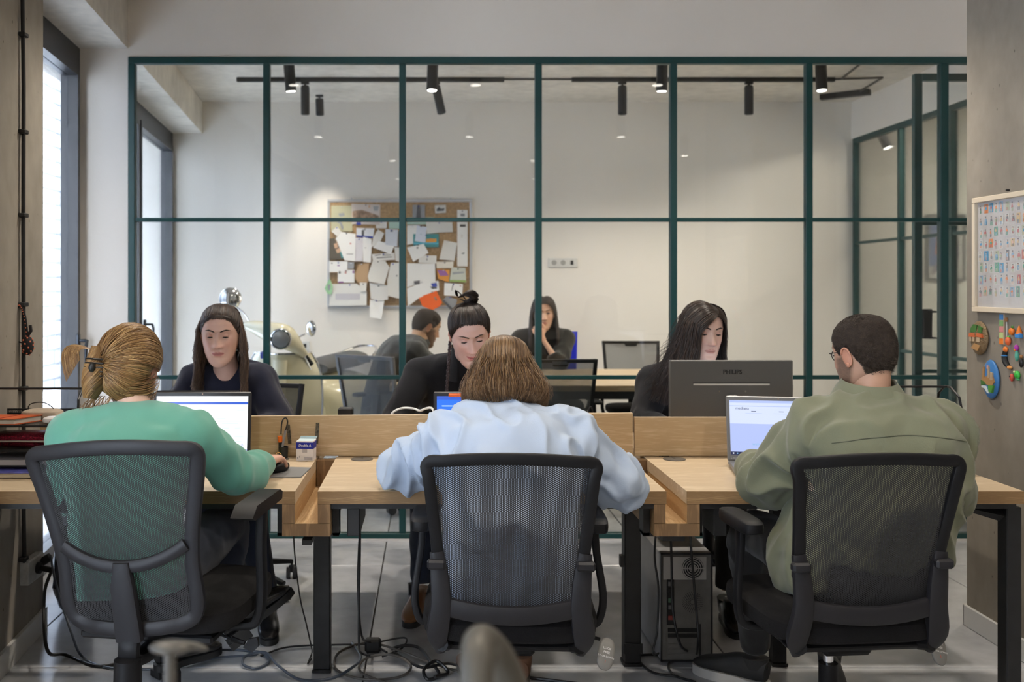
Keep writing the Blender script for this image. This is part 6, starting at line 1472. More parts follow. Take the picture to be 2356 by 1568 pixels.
def focus_paths(n, focus, off0, off1, amin=-180, amax=180, sag=0.0, k=12, rnd=None, lift=0.0, line=None, start_z=None):
    """locks swept over the skull from the hairline to a gathering point (head space)"""
    rnd = rnd or random.Random(2); out = []; fd = np.array(focus, float)
    for i in range(n):
        a = math.radians(rnd.uniform(amin, amax)); z0 = (line or hairline)(a) + .002
        z = z0 + (0 if rnd.random() < .45 else rnd.random() ** 1.3 * (.11 - z0)) if start_z is None else rnd.uniform(*start_z)
        e_off = off0 if z > z0 + .012 else .0012; z += rnd.uniform(-.0035, .0025) if z < z0 + .004 else 0; p0 = head_pt(a, z, e_off); tt = np.linspace(0, 1, k); path = []
        d0 = p0 / np.linalg.norm(p0); d1 = fd / np.linalg.norm(fd); om = math.acos(np.clip(d0 @ d1, -1, 1)) + 1e-6
        j = rnd.uniform(-.2, 1) * .0025
        for t in tt:
            d = (math.sin((1 - t) * om) * d0 + math.sin(t * om) * d1) / math.sin(om)
            # radius of the skull ellipsoid in this direction
            e = skull_r(d)
            e0 = np.linalg.norm(p0)
            rr = e0 * (1 - t) ** 8 + (e + off0 + j) * (1 - (1 - t) ** 8) + lift * math.sin(math.pi * t)
            rr = rr * (1 - t ** 4) + np.linalg.norm(fd) * t ** 4
            path.append(d * rr + np.array([0, 0, -sag * math.sin(math.pi * t)]))
        out.append(np.array(path))
    return out
def part_paths(n, xp, sgn, amin, profile, zend, rnd, off=.012, jit=.004, shift=None):
    out = []
    for i in range(n):
        q = rnd.random(); a = math.radians(amin + (178 - amin) * (q ** .8) + rnd.uniform(-4, 4)) * sgn
        d0 = np.array([xp + rnd.uniform(-.002, .002), .078 - .125 * q, .105 - .03 * abs(q - .45)]); d0 /= np.linalg.norm(d0)
        hx = profile(0, a); e_ = np.array([hx * math.sin(a), hx * math.cos(a), -.005]); d1 = e_ / np.linalg.norm(e_)
        om = math.acos(np.clip(d0 @ d1, -1, 1)); j = rnd.uniform(-.2, 1) * jit; p = []
        for t in np.linspace(0, 1, 10):
            d = (math.sin((1 - t) * om) * d0 + math.sin(t * om) * d1) / math.sin(om)
            r_ = skull_r(d) + .004 + (off + j) * min(1, t * 4); r_ = r_ * (1 - t ** 3) + (np.linalg.norm(e_) + j) * t ** 3; p.append(d * r_)
        ze = rnd.uniform(*zend)
        for z in np.linspace(-.02, ze, 9):
            r_ = profile(z, a) + j; p.append(np.array([r_ * math.sin(a), r_ * math.cos(a), z]))
        p = np.array(p)
        if shift is not None: p = shift(p)
        out.append(p)
    return out
def fall_paths(n, profile, azi, k=16, rnd=None, part=(0, .01), wave=0.0, curl=0.0, zend=(-.12, -.12), yscale=1.08, shift=None, top=.125, jit=.004):
    """locks falling from a parting over the skull and then down; profile(z, a) gives the radius about the head axis"""
    rnd = rnd or random.Random(3); out = []
    for i in range(n):
        a = math.radians(rnd.choice(azi)() if callable(azi[0]) else rnd.uniform(*azi)); ze = rnd.uniform(*zend); path = []
        ph = rnd.uniform(0, 6.28); j = rnd.uniform(-1, 1) * jit - abs(rnd.gauss(0, 1)) * .003; aw = rnd.uniform(-.05, .05)
        zz = np.concatenate([top - (top - .05) * np.linspace(0, 1, k // 2) ** 2.0, np.linspace(.05, ze, k - k // 2 + 1)[1:]])
        for z in zz:
            r = profile(z, a) + j * min(1, (top - z) / .03)
            aa = a + aw * (top - z) * 6
            w = wave * math.sin(ph + (z) * 55) * min(1, max(0, (.06 - z) / .1))
            r2 = r + w
            if z > -.01:
                q_ = head_pt(aa, min(z, .1205) - .004, .0105 + j * .3); r2 = max(r2, math.hypot(q_[0], q_[1]) * (1 if z < .112 else (.126 - z) / .014 if z < .126 else 0))
            path.append([part[0] * max(0, (z - .05) / (top - .05)) + r2 * math.sin(aa), part[1] + yscale * r2 * math.cos(aa), z])
        path = np.array(path)
        if shift is not None: path = shift(path)
        out.append(path)
    return out
# ---- hands --------------------------------------------------------------
def hand(wrist, fwd, up, side, curl=(.35, .5, .35), sc_=1.0, spread=.06, thumb=(.9, .25), mouse=False):
    """wrist position, pointing direction, back-of-hand normal, side=+1 when the thumb is on the +x side"""
    f = Vector(fwd).normalized(); u = Vector(up); u = (u - f * u.dot(f)).normalized(); x = f.cross(u)
    M = Matrix.Identity(4)
    for i in range(3): M[i][0], M[i][1], M[i][2], M[i][3] = x[i] * sc_, f[i] * sc_, u[i] * sc_, wrist[i]
    m = MB()
    m.tube([(0, -.03, 0), (0, .0, 0), (side * .002, .03, .001), (0, .065, .0), (0, .085, -.002)], [(.026, .020), (.028, .018), (.038, .0165), (.041, .0145), (.036, .010)], n=16, side=(1, 0, 0), sup=2.6, M=M, smooth=3)
    for k, (ox, ln, r) in enumerate(((.0295, .074, .0088), (.0100, .083, .0092), (-.0095, .077, .0088), (-.0285, .060, .0078))):
        ang = 0; p = Vector((side * ox, .078 - abs(ox - .01) * .25, 0)); pts = [p - Vector((0, .02, 0)), p]; dirx = side * (ox) * spread / .03
        for c_, l_ in zip(curl, (.45, .31, .24)):
            ang += c_; p = p + Vector((dirx * l_ * ln * 8 * .12, math.cos(ang) * l_ * ln, -math.sin(ang) * l_ * ln)); pts.append(p)
        m.tube(pts, [r * 1.05, r * 1.05, r * .98, r * .9, r * .72], n=10, M=M); m.ell(pts[-1], r * .74, 10, 8, M=M)
        m.ell(pts[1] + Vector((0, 0, .003)), r * 1.1, 10, 8, M=M)
    tb = [Vector((side * .020, .012, -.004)), Vector((side * .040, .034, -.010)), Vector((side * (.046 + .012 * thumb[0]), .062, -.014 - .01 * thumb[1])), Vector((side * (.040 + .014 * thumb[0]), .088, -.016 - .03 * thumb[1]))]
    m.tube(tb, [.014, .0125, .0105, .0085], n=10, M=M, smooth=3); m.ell(tb[-1], .0088, 10, 8, M=M)
    m.ell(tb[1], (.016, .02, .013), 12, 8, M=M)
    return m
# ---- shoes --------------------------------------------------------------
def shoe(par, heel, toe, up, L_, name, upper, sole, boot=False, thick=.022):
    f = (Vector(toe) - Vector(heel)).normalized(); u = Vector(up); u = (u - f * u.dot(f)).normalized(); x = f.cross(u)
    M = frame_M(Vector(heel), x, f)
    s_ = thick
    outl = [(-.030, 0), (-.036, .05), (-.032, .11), (-.044, .19), (-.040, .245), (-.018, .278), (.012, .280), (.036, .25), (.042, .19), (.034, .11), (.036, .05), (.028, 0), (0, -.012)]
    k = L_ / .28
    m = MB(); m.prism([(a * k, b * k) for a, b in catm2(outl)], 0, s_, axis='z', M=M)
    if boot: m.prism([(-.030, -.01), (-.034, .07), (.034, .07), (.030, -.01)], -.022, 0, axis='z', M=M)
    o = m.build('shoe', sole, par, world=True)
    o.name = name
    m = MB()
    m.tube([(0, -.004 * k, s_ + .035), (0, .03 * k, s_ + .038), (0, .10 * k, s_ + .036), (0, .17 * k, s_ + .024), (0, .24 * k, s_ + .012), (0, .276 * k, s_ + .004)], [(.026, .034), (.034, .040), (.036, .040), (.042, .028), (.038, .020), (.015, .008)], n=20, side=(1, 0, 0), M=M, smooth=4, sup=2.4)
    m.tube([(0, .035, s_ + .04), (0, .038, s_ + (.17 if boot else .075))], [(.036, .042), (.040, .046)], n=18, side=(1, 0, 0), M=M)
    m.build('upper', upper, o)
    # upper was built in world space; the shoe's own origin is the person's
    c_ = o.children[0]; inv = par.matrix_basis.inverted()
    c_.data.transform(inv)
    l_ = MB()
    for q in range(5): l_.tube([(-.018, (.10 + q * .018) * k, s_ + .070 - q * .006), (.018, (.106 + q * .018) * k, s_ + .070 - q * .006)], .0024, n=6, M=M)
    lo = l_.build('laces', mat('laces', (.05, .05, .05), .8), o); lo.data.transform(inv)
    return o
def catm2(pts):
    q = pts + [pts[0]]; r = catmull(q, 3)[:-1]; return [(a[0], a[1]) for a in r]
# ---- assembling a person --------------------------------------------------
def dirs(fx, fy, pitch=0.0, roll=0.0):
    """matrix columns right, forward, up for a head facing (fx,fy), pitched down and rolled"""
    f = Vector((fx, fy, 0)).normalized(); R = Vector((f.y, -f.x, 0)); U = Vector((0, 0, 1))
    Mx = Matrix((R, f, U)).transposed()
    return (Mx @ Matrix.Rotation(-pitch, 3, 'X') @ Matrix.Rotation(roll, 3, 'Y')).to_4x4()
def person(label, S_):
    root = thing('person', label, 'person', (S_['pelvis'][0], S_['pelvis'][1], 0))
    lat = Vector(S_['lat']).normalized(); k = S_.get('k', 1.0)
    pv, ch, nk = Vector(S_['pelvis']), Vector(S_['chest']), Vector(S_['neck'])
    sl, sr = Vector(S_['shL']), Vector(S_['shR'])       # left / right in the picture
    wa = S_.get('waist'); wa = Vector(wa) if wa else (pv + ch) / 2
    HM = S_['headM'].copy(); HM.translation = S_['head']
    hc_ = Vector(S_['head'])
    def torso(m, g, hem=None):
        nk = Vector(S_['neck']) - Vector((0, 0, S_.get('nk_drop', 0) if g > 0 else 0))
        b = [pv + Vector((0, 0, S_.get('hem', -.07))), pv + Vector((0, 0, max(0, S_.get('hem', -.07) + .07))), wa, ch, ch + (nk - ch) * .55, nk]
        tw = S_.get('tw', 1.0)
        hp = S_.get('hip', 1.0); r = [(.150 * tw * hp, .115), (.155 * tw * hp, .12), (.142 * tw, .112), (.168 * tw, .122), (.150 * tw, .095), (.046, .046)]
        m.tube(b, [(a + g, c + g) for a, c in r], n=28, side=lat, sup=2.3, smooth=5)
        m.tube([sl, ch + (nk - ch) * .62, sr], [.058 + g, .075 + g, .058 + g], n=18, smooth=4)
        m.tube([sl, nk + Vector((0, 0, -.004)), sr], [.034 + g * .8, .036 + g * .8, .034 + g * .8], n=14, smooth=4)
    def arm(m, J, g, end=1.0, rs=(.054, .045, .040, .030, .026)):
        a, b, c = [Vector(q) for q in J]
        c = b + (c - b) * end
        m.tube([a, (a + b) / 2, b, (b + c) / 2, c], [q + g for q in rs], n=16, smooth=4)
        m.ell(b, rs[2] + g, 14, 10); m.ell(a, rs[0] + g * 1.0 + .004, 16, 12)
    def legs(m, g, end=1.0):
        for J in S_.get('legs', ()):
            h_, kn, an = [Vector(q) for q in J]; an2 = kn + (an - kn) * end
            m.tube([h_, (h_ + kn) / 2, kn, (kn + an2) / 2, an2], [.085 + g, .076 + g, .058 + g, .052 + g, .038 + g * 1.3], n=18, smooth=4); m.ell(kn, .058 + g, 14, 10)
    # skin body
    m = MB(); torso(m, -.012)
    for J in (S_['armL'], S_['armR']): arm(m, J, -.008)
    legs(m, -.01)
    nb = nk + (hc_ - nk) * .0
    neckr = S_.get('neckr', .056)
    up_ = Vector((HM[0][2], HM[1][2], HM[2][2])); fw_ = Vector((HM[0][1], HM[1][1], HM[2][1]))
    skull = hc_ - up_ * .035 - fw_ * .022
    m.tube([nk - Vector((0, 0, .05)), nk + (skull - nk) * .35, skull], [neckr * 1.15, neckr, neckr * .98], n=20, smooth=4)
    v, n_, f = remesh(m, .0125, 3)
    parts = [(v, f, np.repeat(np.array([S_['skin']]), len(v), 0))]
    nm = MB(); nm.tube([nk - Vector((0, 0, .03)), nk + (skull - nk) * .4, skull], [neckr * 1.12, neckr * 1.01, neckr * 1.0], n=36, smooth=6)
    parts.append((np.array(nm.v), nm.f, np.repeat(np.array([S_['skin']]), len(nm.v), 0)))
    for hd in S_.get('hands', ()):
        hm = hand(**hd); v, n_, f = remesh(hm, .0026, 3)
        tone = np.array(S_['skin']) * np.array([1.0, .93, .9])
        parts.append((v, f, np.repeat(tone[None], len(v), 0)))
    H_ = make_head(HM, S_['skin'], **S_.get('face', {}))
    parts.append((H_['v'], H_['f'], H_['c']))
    v, f, c = merge(parts)
    build_raw('body', v, f, SKIN, root, c)
    if S_.get('face_visible', True):
        build_raw('eyes', *H_['eyes'], mat('eye_white', (.55, .5, .48), .2), root)
        build_raw('irises', *H_['iris'], mat('iris_dark', (.03, .018, .012), .15), root)
        build_raw('eyelashes', *H_['lash'], mat('lash', (.012, .008, .007), .7), root)
    bm_ = mat('brow_' + S_.get('browname', 'dark'), S_.get('brow', (.035, .022, .016)), .8)
    build_raw('eyebrows', *H_['brow'], bm_, root)
    # clothes
    tops = MB(); g = S_.get('ease', .014); torso(tops, g)
    for J, e in ((S_['armL'], S_.get('sleeveL', .95)), (S_['armR'], S_.get('sleeveR', .95))): arm(tops, J, g * S_.get('arm_ease', 1.3), e)
    if 'extra_top' in S_: S_['extra_top'](tops)
    v, n_, f = remesh(tops, S_.get('vox', .009), S_.get('sm', 6))
    v = relax(folds(v, n_, S_.get('fold', .008), S_.get('fold_at', ()), S_.get('ffreq', 9), S_.get('fbase', .35), seed=S_.get('seed', 0)), f, S_.get('relax', 2))
    # open at the neck: drop faces above the neckline around the neck
    nl = S_.get('neckline', .05)
    top_ = build_raw(S_['top_name'], v, f, S_['top_mat'], root)
    bvt = BVHTree.FromPolygons([Vector(q) for q in v], f)
    if S_.get('legs'):
        tr_ = MB(); tr_.tube([pv + Vector((0, 0, -.09)), pv + Vector((0, 0, -.02)), pv + Vector((0, 0, .06))], [(.16, .12), (.178, .135), (.16, .12)], n=24, side=lat, smooth=3)
        legs(tr_, .008, .96); v, n_, f = remesh(tr_, .011, 4)
        v = folds(v, n_, .007, [J[1] for J in S_['legs']] + [J[2] for J in S_['legs']], 10, .3, seed=S_.get('seed', 0) + 4)
        build_raw(S_.get('leg_name', 'trousers'), v, f, S_['leg_mat'], root)
    for sh in S_.get('shoes', ()): shoe(root, **sh)
    return root, H_, bvt
def neck_band(root, M, rings, name, m_, n=40, thick=.003):
    """collar: list of (rx, ry, y, z) rings in the frame M"""
    mb = MB(); vs = []
    for (rx, ry, y, z) in rings:
        for k_ in range(n):
            a = 2 * math.pi * k_ / n; vs.append(M @ Vector((rx * math.sin(a), y + ry * math.cos(a), z + .004 * math.cos(a))))
    fs = [(i * n + k_, i * n + (k_ + 1) % n, (i + 1) * n + (k_ + 1) % n, (i + 1) * n + k_) for i in range(len(rings) - 1) for k_ in range(n)]
    mb.add(vs, fs); return mb.build(name, m_, root, world=True, smooth=60, fix=False)
def hair_obj(root, parts, m_=None, name='hair'):
    v, f, c = merge(parts); return build_raw(name, v, f, m_ or HAIRM, root, c)
FAIR = (.62, .40, .31)
V3 = Vector
# ------------------------------------------------------------ 1 woman in green
GREEN = cloth('green_knit', (.12, .34, .26), .2, 900, .3)
JEANS = cloth('dark_jeans', (.02, .026, .045), .4, 700)
BOOT = mat('boot_black', (.012, .012, .013), .25); SOLE = mat('boot_sole', (.015, .015, .015), .5)
HM1 = dirs(.12, 1, .12, .05)
r1, H1, b1 = person('woman in a green sweater seen from behind, hair in a claw clip, hand on mouse', dict(
    pelvis=(-.87, 2.86, .56), waist=V3((-.87, 2.85, .72)), chest=(-.872, 2.89, .87), neck=(-.868, 2.94, 1.0), lat=(1, 0, 0),
    shL=(-1.045, 2.92, .935), shR=(-.70, 2.92, .935), head=V3((-.905 + .0, 3.0, 1.118)), headM=HM1, skin=FAIR, neckr=.05,
    armL=((-1.045, 2.92, .93), (-1.085, 2.99, .755), (-.95, 3.28, .785)), armR=((-.70, 2.92, .93), (-.578, 3.06, .80), (-.548, 3.29, .79)),
    hands=[dict(wrist=V3((-.550, 3.275, .793)), fwd=(.22, 1, .04), up=(-.1, .1, 1), side=-1, curl=(.30, .50, .45), sc_=1.04)],
    legs=[((-.96, 2.90, .53), (-1.0, 3.32, .55), (-.93, 3.55, .12)), ((-.78, 2.90, .53), (-.66, 3.28, .60), (-.70, 3.34, .30))],
    top_name='sweater', top_mat=GREEN, leg_mat=JEANS, leg_name='jeans', ease=.020, arm_ease=1.35, fold=.016, fold_at=[(-.57, 3.08, .79), (-1.08, 2.97, .78), (-.70, 2.95, .86)], fbase=.3, ffreq=8, sm=8, sleeveR=.84,
    shoes=[dict(heel=(-.668, 3.33, .185), toe=(-.50, 3.41, .30), up=(-.55, -.1, .7), L_=.26, name='boot', upper=BOOT, sole=SOLE, boot=True), dict(heel=(-.96, 3.50, .024), toe=(-.80, 3.66, .024), up=(0, 0, 1), L_=.26, name='boot', upper=BOOT, sole=SOLE, boot=True)],
    brow=(.2, .12, .06), browname='fair', face_visible=False, face=dict(lips=(.55, .25, .22))))
B1 = [(.22, .115, .04), (.30, .165, .062), (.15, .075, .026), (.38, .235, .10)]
rnd = random.Random(4)
# the twist sits at the person's left of the back of the head
tw = np.array([-.050, -.100, .0])
pa = focus_paths(1500, (-.045, -.108, .015), .016, .02, 20, 180, lift=.012, rnd=rnd) + focus_paths(750, (-.055, -.10, .03), .016, .02, -180, 20, lift=.008, rnd=rnd)
pa += focus_paths(250, (-.05, -.104, -.03), .015, .02, 60, 180, lift=.010, rnd=rnd, start_z=(-.075, .0))
twist = []
for i in range(420):        # vertical roll of twisted hair
    ph = rnd.uniform(0, 6.28); q = []
    for t in np.linspace(0, 1, 14):
        z = -.085 + .155 * t; R = .030 * math.sin(math.pi * min(1, .12 + t * .85)) + .008
        a = ph + t * 3.4
        q.append([-.072 + .010 * math.sin(t * 3) + R * math.cos(a), -.098 + R * .8 * math.sin(a), z])
    twist.append(np.array(q))
for i in range(240):        # loose ends fanning out over the clip
    s_ = rnd.random(); q = []
    for t in np.linspace(0, 1, 12):
        q.append([-.070 - .050 * math.sin(t * 2.4) * (.5 + s_) - .012 * t, -.105 - .03 * math.sin(t * 2) * rnd.uniform(.9, 1.0), .055 + .028 * math.sin(t * 2.2) * (.4 + s_) - .115 * t * t * (.35 + .75 * s_)])
    twist.append(np.array(q))
for i in range(40):         # wisps at the nape
    a0 = rnd.uniform(-.08, -.02); q = [[a0 + .01 * math.sin(t * 3 + i) - .02 * t, -.085 - .01 * t, -.075 - .065 * t * rnd.uniform(.6, 1)] for t in np.linspace(0, 1, 8)]; twist.append(np.array(q))
hair_obj(r1, [cap(HM1 @ Matrix.Identity(4) if False else H1['M'], .014, (.15, .085, .038)), strands(pa, .0009, B1, H1['M'], .2), strands(twist, .0008, B1, H1['M'], .3, seed=8)])
M1 = H1['M']
m = MB(); m.ell((-.060, -.128, .005), (.010, .012, .014), 14, 10, M=M1)
for k_ in range(5):
    for s_ in (-1, 1):
        m.tube([(-.060, -.126, .01 - k_ * .012 + .02), (-.060 + s_ * .026, -.118, .01 - k_ * .012 + .02), (-.060 + s_ * .038, -.098, .01 - k_ * .012 + .018)], [.003, .0028, .0015], n=6, M=M1)
m.build('claw_clip', KEYS, r1, world=True)
neck_band(r1, frame_M(V3((-.868, 2.945, 1.005)), (1, 0, 0), (0, 1, 0)), [(.078, .072, .0, -.02), (.068, .064, .0, .006), (.064, .060, .0, .014), (.061, .057, 0, .006)], 'neckband', GREEN)
MB().tube([V3((-.52, 3.405, .796)) + V3((.0105 * math.cos(a), .003 * math.sin(a), .0105 * math.sin(a))) for a in np.linspace(0, 6.283, 18, endpoint=False)], .0017, n=6, closed=True).build('ring', mat('gold', (.8, .6, .25), .2, metal=1), r1, world=True)
# ------------------------------------------------------------ 2 woman in pale blue shirt
SHIRT = cloth('pale_blue_shirt', (.44, .52, .65), .08, 300, .1, rough=.75, var=.03)
HM2 = dirs(-.08, 1, .42, .04) @ Matrix.Scale(.89, 4)
r2, H2, b2 = person('woman in a pale blue shirt with a chestnut bob, elbows on the middle desk', dict(
    pelvis=(.225, 2.86, .56), waist=V3((.225, 2.84, .72)), chest=(.222, 2.88, .875), neck=(.215, 2.96, 1.0), lat=(1, 0, 0), tw=1.08,
    shL=(.045, 2.92, .925), shR=(.40, 2.92, .925), head=V3((.224, 3.03, 1.112)), headM=HM2, skin=FAIR, neckr=.05,
    armL=((.045, 2.92, .92), (-.085, 3.11, .80), (.10, 3.36, .785)), armR=((.40, 2.92, .92), (.575, 3.02, .775), (.36, 3.28, .785)),
    hands=[dict(wrist=V3((.11, 3.34, .785)), fwd=(.3, 1, -.1), up=(0, 0, 1), side=1), dict(wrist=V3((.34, 3.30, .785)), fwd=(-.3, 1, -.1), up=(0, 0, 1), side=-1)],
    legs=[((.14, 2.90, .53), (.12, 3.30, .55), (.15, 3.42, .12)), ((.31, 2.90, .53), (.33, 3.32, .55), (.31, 3.45, .12))],
    top_name='shirt', top_mat=SHIRT, leg_mat=JEANS, leg_name='jeans', ease=.024, arm_ease=1.25, fold=.030, fold_at=[(-.07, 3.08, .80), (.56, 3.0, .79), (.05, 2.93, .86), (.40, 2.93, .86), (.22, 2.80, .70)], fbase=.42, ffreq=10, vox=.0065, sm=6, seed=3.3,
    shoes=[dict(heel=(.15, 3.38, .0), toe=(.13, 3.62, .0), up=(0, 0, 1), L_=.25, name='ankle_boot', upper=mat('tan_suede', (.13, .06, .03), .7), sole=SOLE), dict(heel=(.31, 3.41, .0), toe=(.33, 3.64, .0), up=(0, 0, 1), L_=.25, name='ankle_boot', upper=mat('tan_suede', (.2, .1, .05), .7), sole=SOLE)],
    face_visible=False, brow=(.2, .12, .06), browname='fair'))
B2 = [(.16, .085, .035), (.21, .12, .052), (.10, .05, .02), (.30, .19, .10), (.17, .09, .038), (.07, .035, .015)]
def bob(z, a):
    r = np.interp(z, [-.135, -.122, -.10, -.06, -.02, .03, .07, .10, .118, .128], [.095, .130, .144, .140, .122, .097, .080, .055, .026, .002])
    return r * (1 - .10 * max(0, math.cos(a)))
rnd = random.Random(9)
pb_ = fall_paths(4200, bob, (lambda: rnd.uniform(40, 180), lambda: rnd.uniform(-180, -40)), rnd=rnd, part=(.0, -.005), wave=.004, zend=(-.135, -.105), yscale=1.0)
pb_ += fall_paths(350, lambda z, a: bob(z, a) + .006, (lambda: rnd.uniform(50, 180), lambda: rnd.uniform(-180, -50)), rnd=rnd, part=(.0, -.005), wave=.010, zend=(-.14, -.06), yscale=1.0, jit=.008)
def shell(prof_, M, col, z0=-.12, z1=.125, a0=-3.14159, a1=3.14159, ys=1.0, yc=-.005, sub=.008, NA=60, NZ=24):
    V = []; 
    for j in range(NZ + 1):
        z = z0 + (z1 - z0) * (j / NZ)
        for i in range(NA + 1):
            a = a0 + (a1 - a0) * i / NA; r = max(.001, prof_(z, a) - sub); V.append([r * math.sin(a), yc + ys * r * math.cos(a), z])
    Fc = [(j * (NA + 1) + i, j * (NA + 1) + i + 1, (j + 1) * (NA + 1) + i + 1, (j + 1) * (NA + 1) + i) for j in range(NZ) for i in range(NA)]
    V = np.array(V) @ np.array(M.to_3x3()).T + np.array(M.translation)
    return V, Fc, np.repeat(np.array(col)[None], len(V), 0)
hair_obj(r2, [cap(H2['M'], .010, (.10, .055, .022)), shell(bob, H2['M'], (.13, .07, .028), a0=math.radians(45), a1=math.radians(315)), strands(pb_, .0009, B2, H2['M'], .18, wav=.008)])
neck_band(r2, frame_M(V3((.215, 2.955, 1.0)), (1, 0, 0), (0, 1, 0)), [(.082, .078, .0, -.015), (.070, .066, .0, .022), (.064, .060, .0, .028), (.060, .056, .0, .01)], 'collar', SHIRT)
# ------------------------------------------------------------ 3 man in olive
OLIVE = cloth('olive_shirt', (.165, .172, .112), .2, 600, .2, rough=.85)
DTR = cloth('black_trousers', (.022, .021, .021), .3, 600)
HM3 = dirs(-.42, 1, .22, -.02)
r3, H3, b3 = person('man in an olive overshirt with cropped hair and beard at the right desk', dict(
    hip=.86, hem=.02, pelvis=(1.30, 2.86, .57), waist=V3((1.305, 2.84, .74)), chest=(1.31, 2.88, .89), neck=(1.30, 2.94, 1.035), lat=(1, .08, 0), tw=1.18,
    shL=(1.115, 2.92, .955), shR=(1.495, 2.92, .95), head=V3((1.297, 2.975, 1.170)), headM=HM3, skin=(.46, .27, .185), neckr=.053,
    armL=((1.115, 2.92, .95), (1.035, 3.04, .775), (1.06, 3.28, .785)), armR=((1.495, 2.92, .945), (1.575, 2.99, .74), (1.46, 3.26, .785)),
    hands=[dict(wrist=V3((1.065, 3.27, .787)), fwd=(.45, 1, -.1), up=(0, 0, 1), side=1), dict(wrist=V3((1.44, 3.28, .787)), fwd=(-.3, 1, -.1), up=(0, 0, 1), side=-1)],
    legs=[((1.20, 2.90, .54), (1.05, 3.28, .565), (1.118, 3.41, .12)), ((1.40, 2.90, .54), (1.42, 3.30, .56), (1.375, 3.46, .11))],
    top_name='overshirt', top_mat=OLIVE, leg_mat=DTR, ease=.026, arm_ease=1.15, fold=.030, fold_at=[(1.03, 3.02, .79), (1.12, 2.93, .88), (1.51, 2.93, .88), (1.6, 2.98, .75), (1.3, 2.78, .72)], fbase=.45, ffreq=8, vox=.007, sm=6, seed=7.7,
    extra_top=lambda m: m.tube([(1.17, 2.90, .74), (1.10, 2.93, .60), (1.09, 2.95, .50), (1.14, 2.92, .47)], [(.06, .10), (.075, .14), (.07, .15), (.03, .10)], n=20, side=(1, 0, 0), smooth=4),
    shoes=[dict(heel=(1.14, 3.38, .0), toe=(.985, 3.53, .0), up=(0, 0, 1), L_=.27, thick=.032, name='sneaker', upper=mat('sneaker_black', (.03, .03, .03), .7), sole=mat('sneaker_sole', (.62, .6, .56), .5)), dict(heel=(1.40, 3.50, .0), toe=(1.33, 3.26, .0), up=(0, 0, 1), L_=.28, name='sneaker', upper=mat('sneaker_black', (.03, .03, .03), .7), sole=mat('sneaker_sole', (.6, .6, .58), .5))],
    face=dict(hair_col=(.055, .038, .026), beard=(.06, .038, .026), male=True, jaw=1.08, lips=(.4, .2, .16)), brow=(.02, .014, .01)))
CROP = mat('cropped_hair', (.05, .036, .027), .75, var=.35, vscale=90, bump=.8, bscale=700, spec=.25)
v, f, c = cap(H3['M'], .0035, (.1, .1, .1), bump=.004); build_raw('hair', v, f, CROP, r3)
def stubble(root, M, n, col, length=.004, line=hairline, amin=-180, amax=180, zmax=None, zmin=None):
    rnd = random.Random(5); ps = []
    for i in range(n):
        a = math.radians(rnd.uniform(amin, amax)); z0 = line(a) if zmin is None else zmin; z1 = .119 if zmax is None else zmax
        z = z0 + (z1 - z0) * rnd.random(); p = head_pt(a, z, .001); d = p / np.linalg.norm(p); q = p + d * length + np.array([0, -.0015, -.002]); ps.append(np.array([p, (p + q) / 2, q]))
    return strands(ps, .0005, col, M, .3)
hair_obj(r3, [stubble(r3, H3['M'], 5000, (.06, .042, .03), .005)], name='hair_stubble')['kind'] = 'stuff'
gl = MB(); M3_ = H3['M']
for s_ in (-1, 1):
    gl.tube([V3((s_ * .029, .081, .012)) + V3((.0165 * math.cos(a), 0, .0160 * math.sin(a))) for a in np.linspace(0, 6.283, 20, endpoint=False)], .0013, n=6, closed=True, M=M3_)
    gl.tube([(s_ * .047, .081, .018), (s_ * .074, .06, .018), (s_ * .079, .0, .014), (s_ * .077, -.012, .0)], .0014, n=6, M=M3_)
gl.tube([(-.012, .093, .016), (.012, .093, .016)], .0013, n=6, M=M3_)
gl.build('glasses', KEYS, r3, world=True)
CM = frame_M(V3((1.30, 2.945, 1.072)), (1, 0, 0), (0, 1, .12))
neck_band(r3, CM, [(.082, .080, .006, -.045), (.072, .070, .006, .018), (.076, .074, .006, .025), (.094, .094, .002, .000), (.116, .112, -.002, -.042), (.113, .108, -.002, -.046)], 'collar', OLIVE)
def seam(root, bv, pts, name, m_, r=.0016):
    q = []
    for (x, z) in pts:
        h = bv.ray_cast(V3((x, 2.2, z)), V3((0, 1, 0)))[0]
        if h: q.append(h + V3((0, -.0008, 0)))
    if len(q) > 2: MB().tube(q, r, n=6).build(name, m_, root, world=True)
OLS = mat('olive_seam', (.11, .115, .075), .9)
seam(r3, b3, [(x, .930 + .034 * (1 - ((x - 1.32) / .22) ** 2)) for x in np.linspace(1.125, 1.52, 30)], 'yoke_seam', OLS)
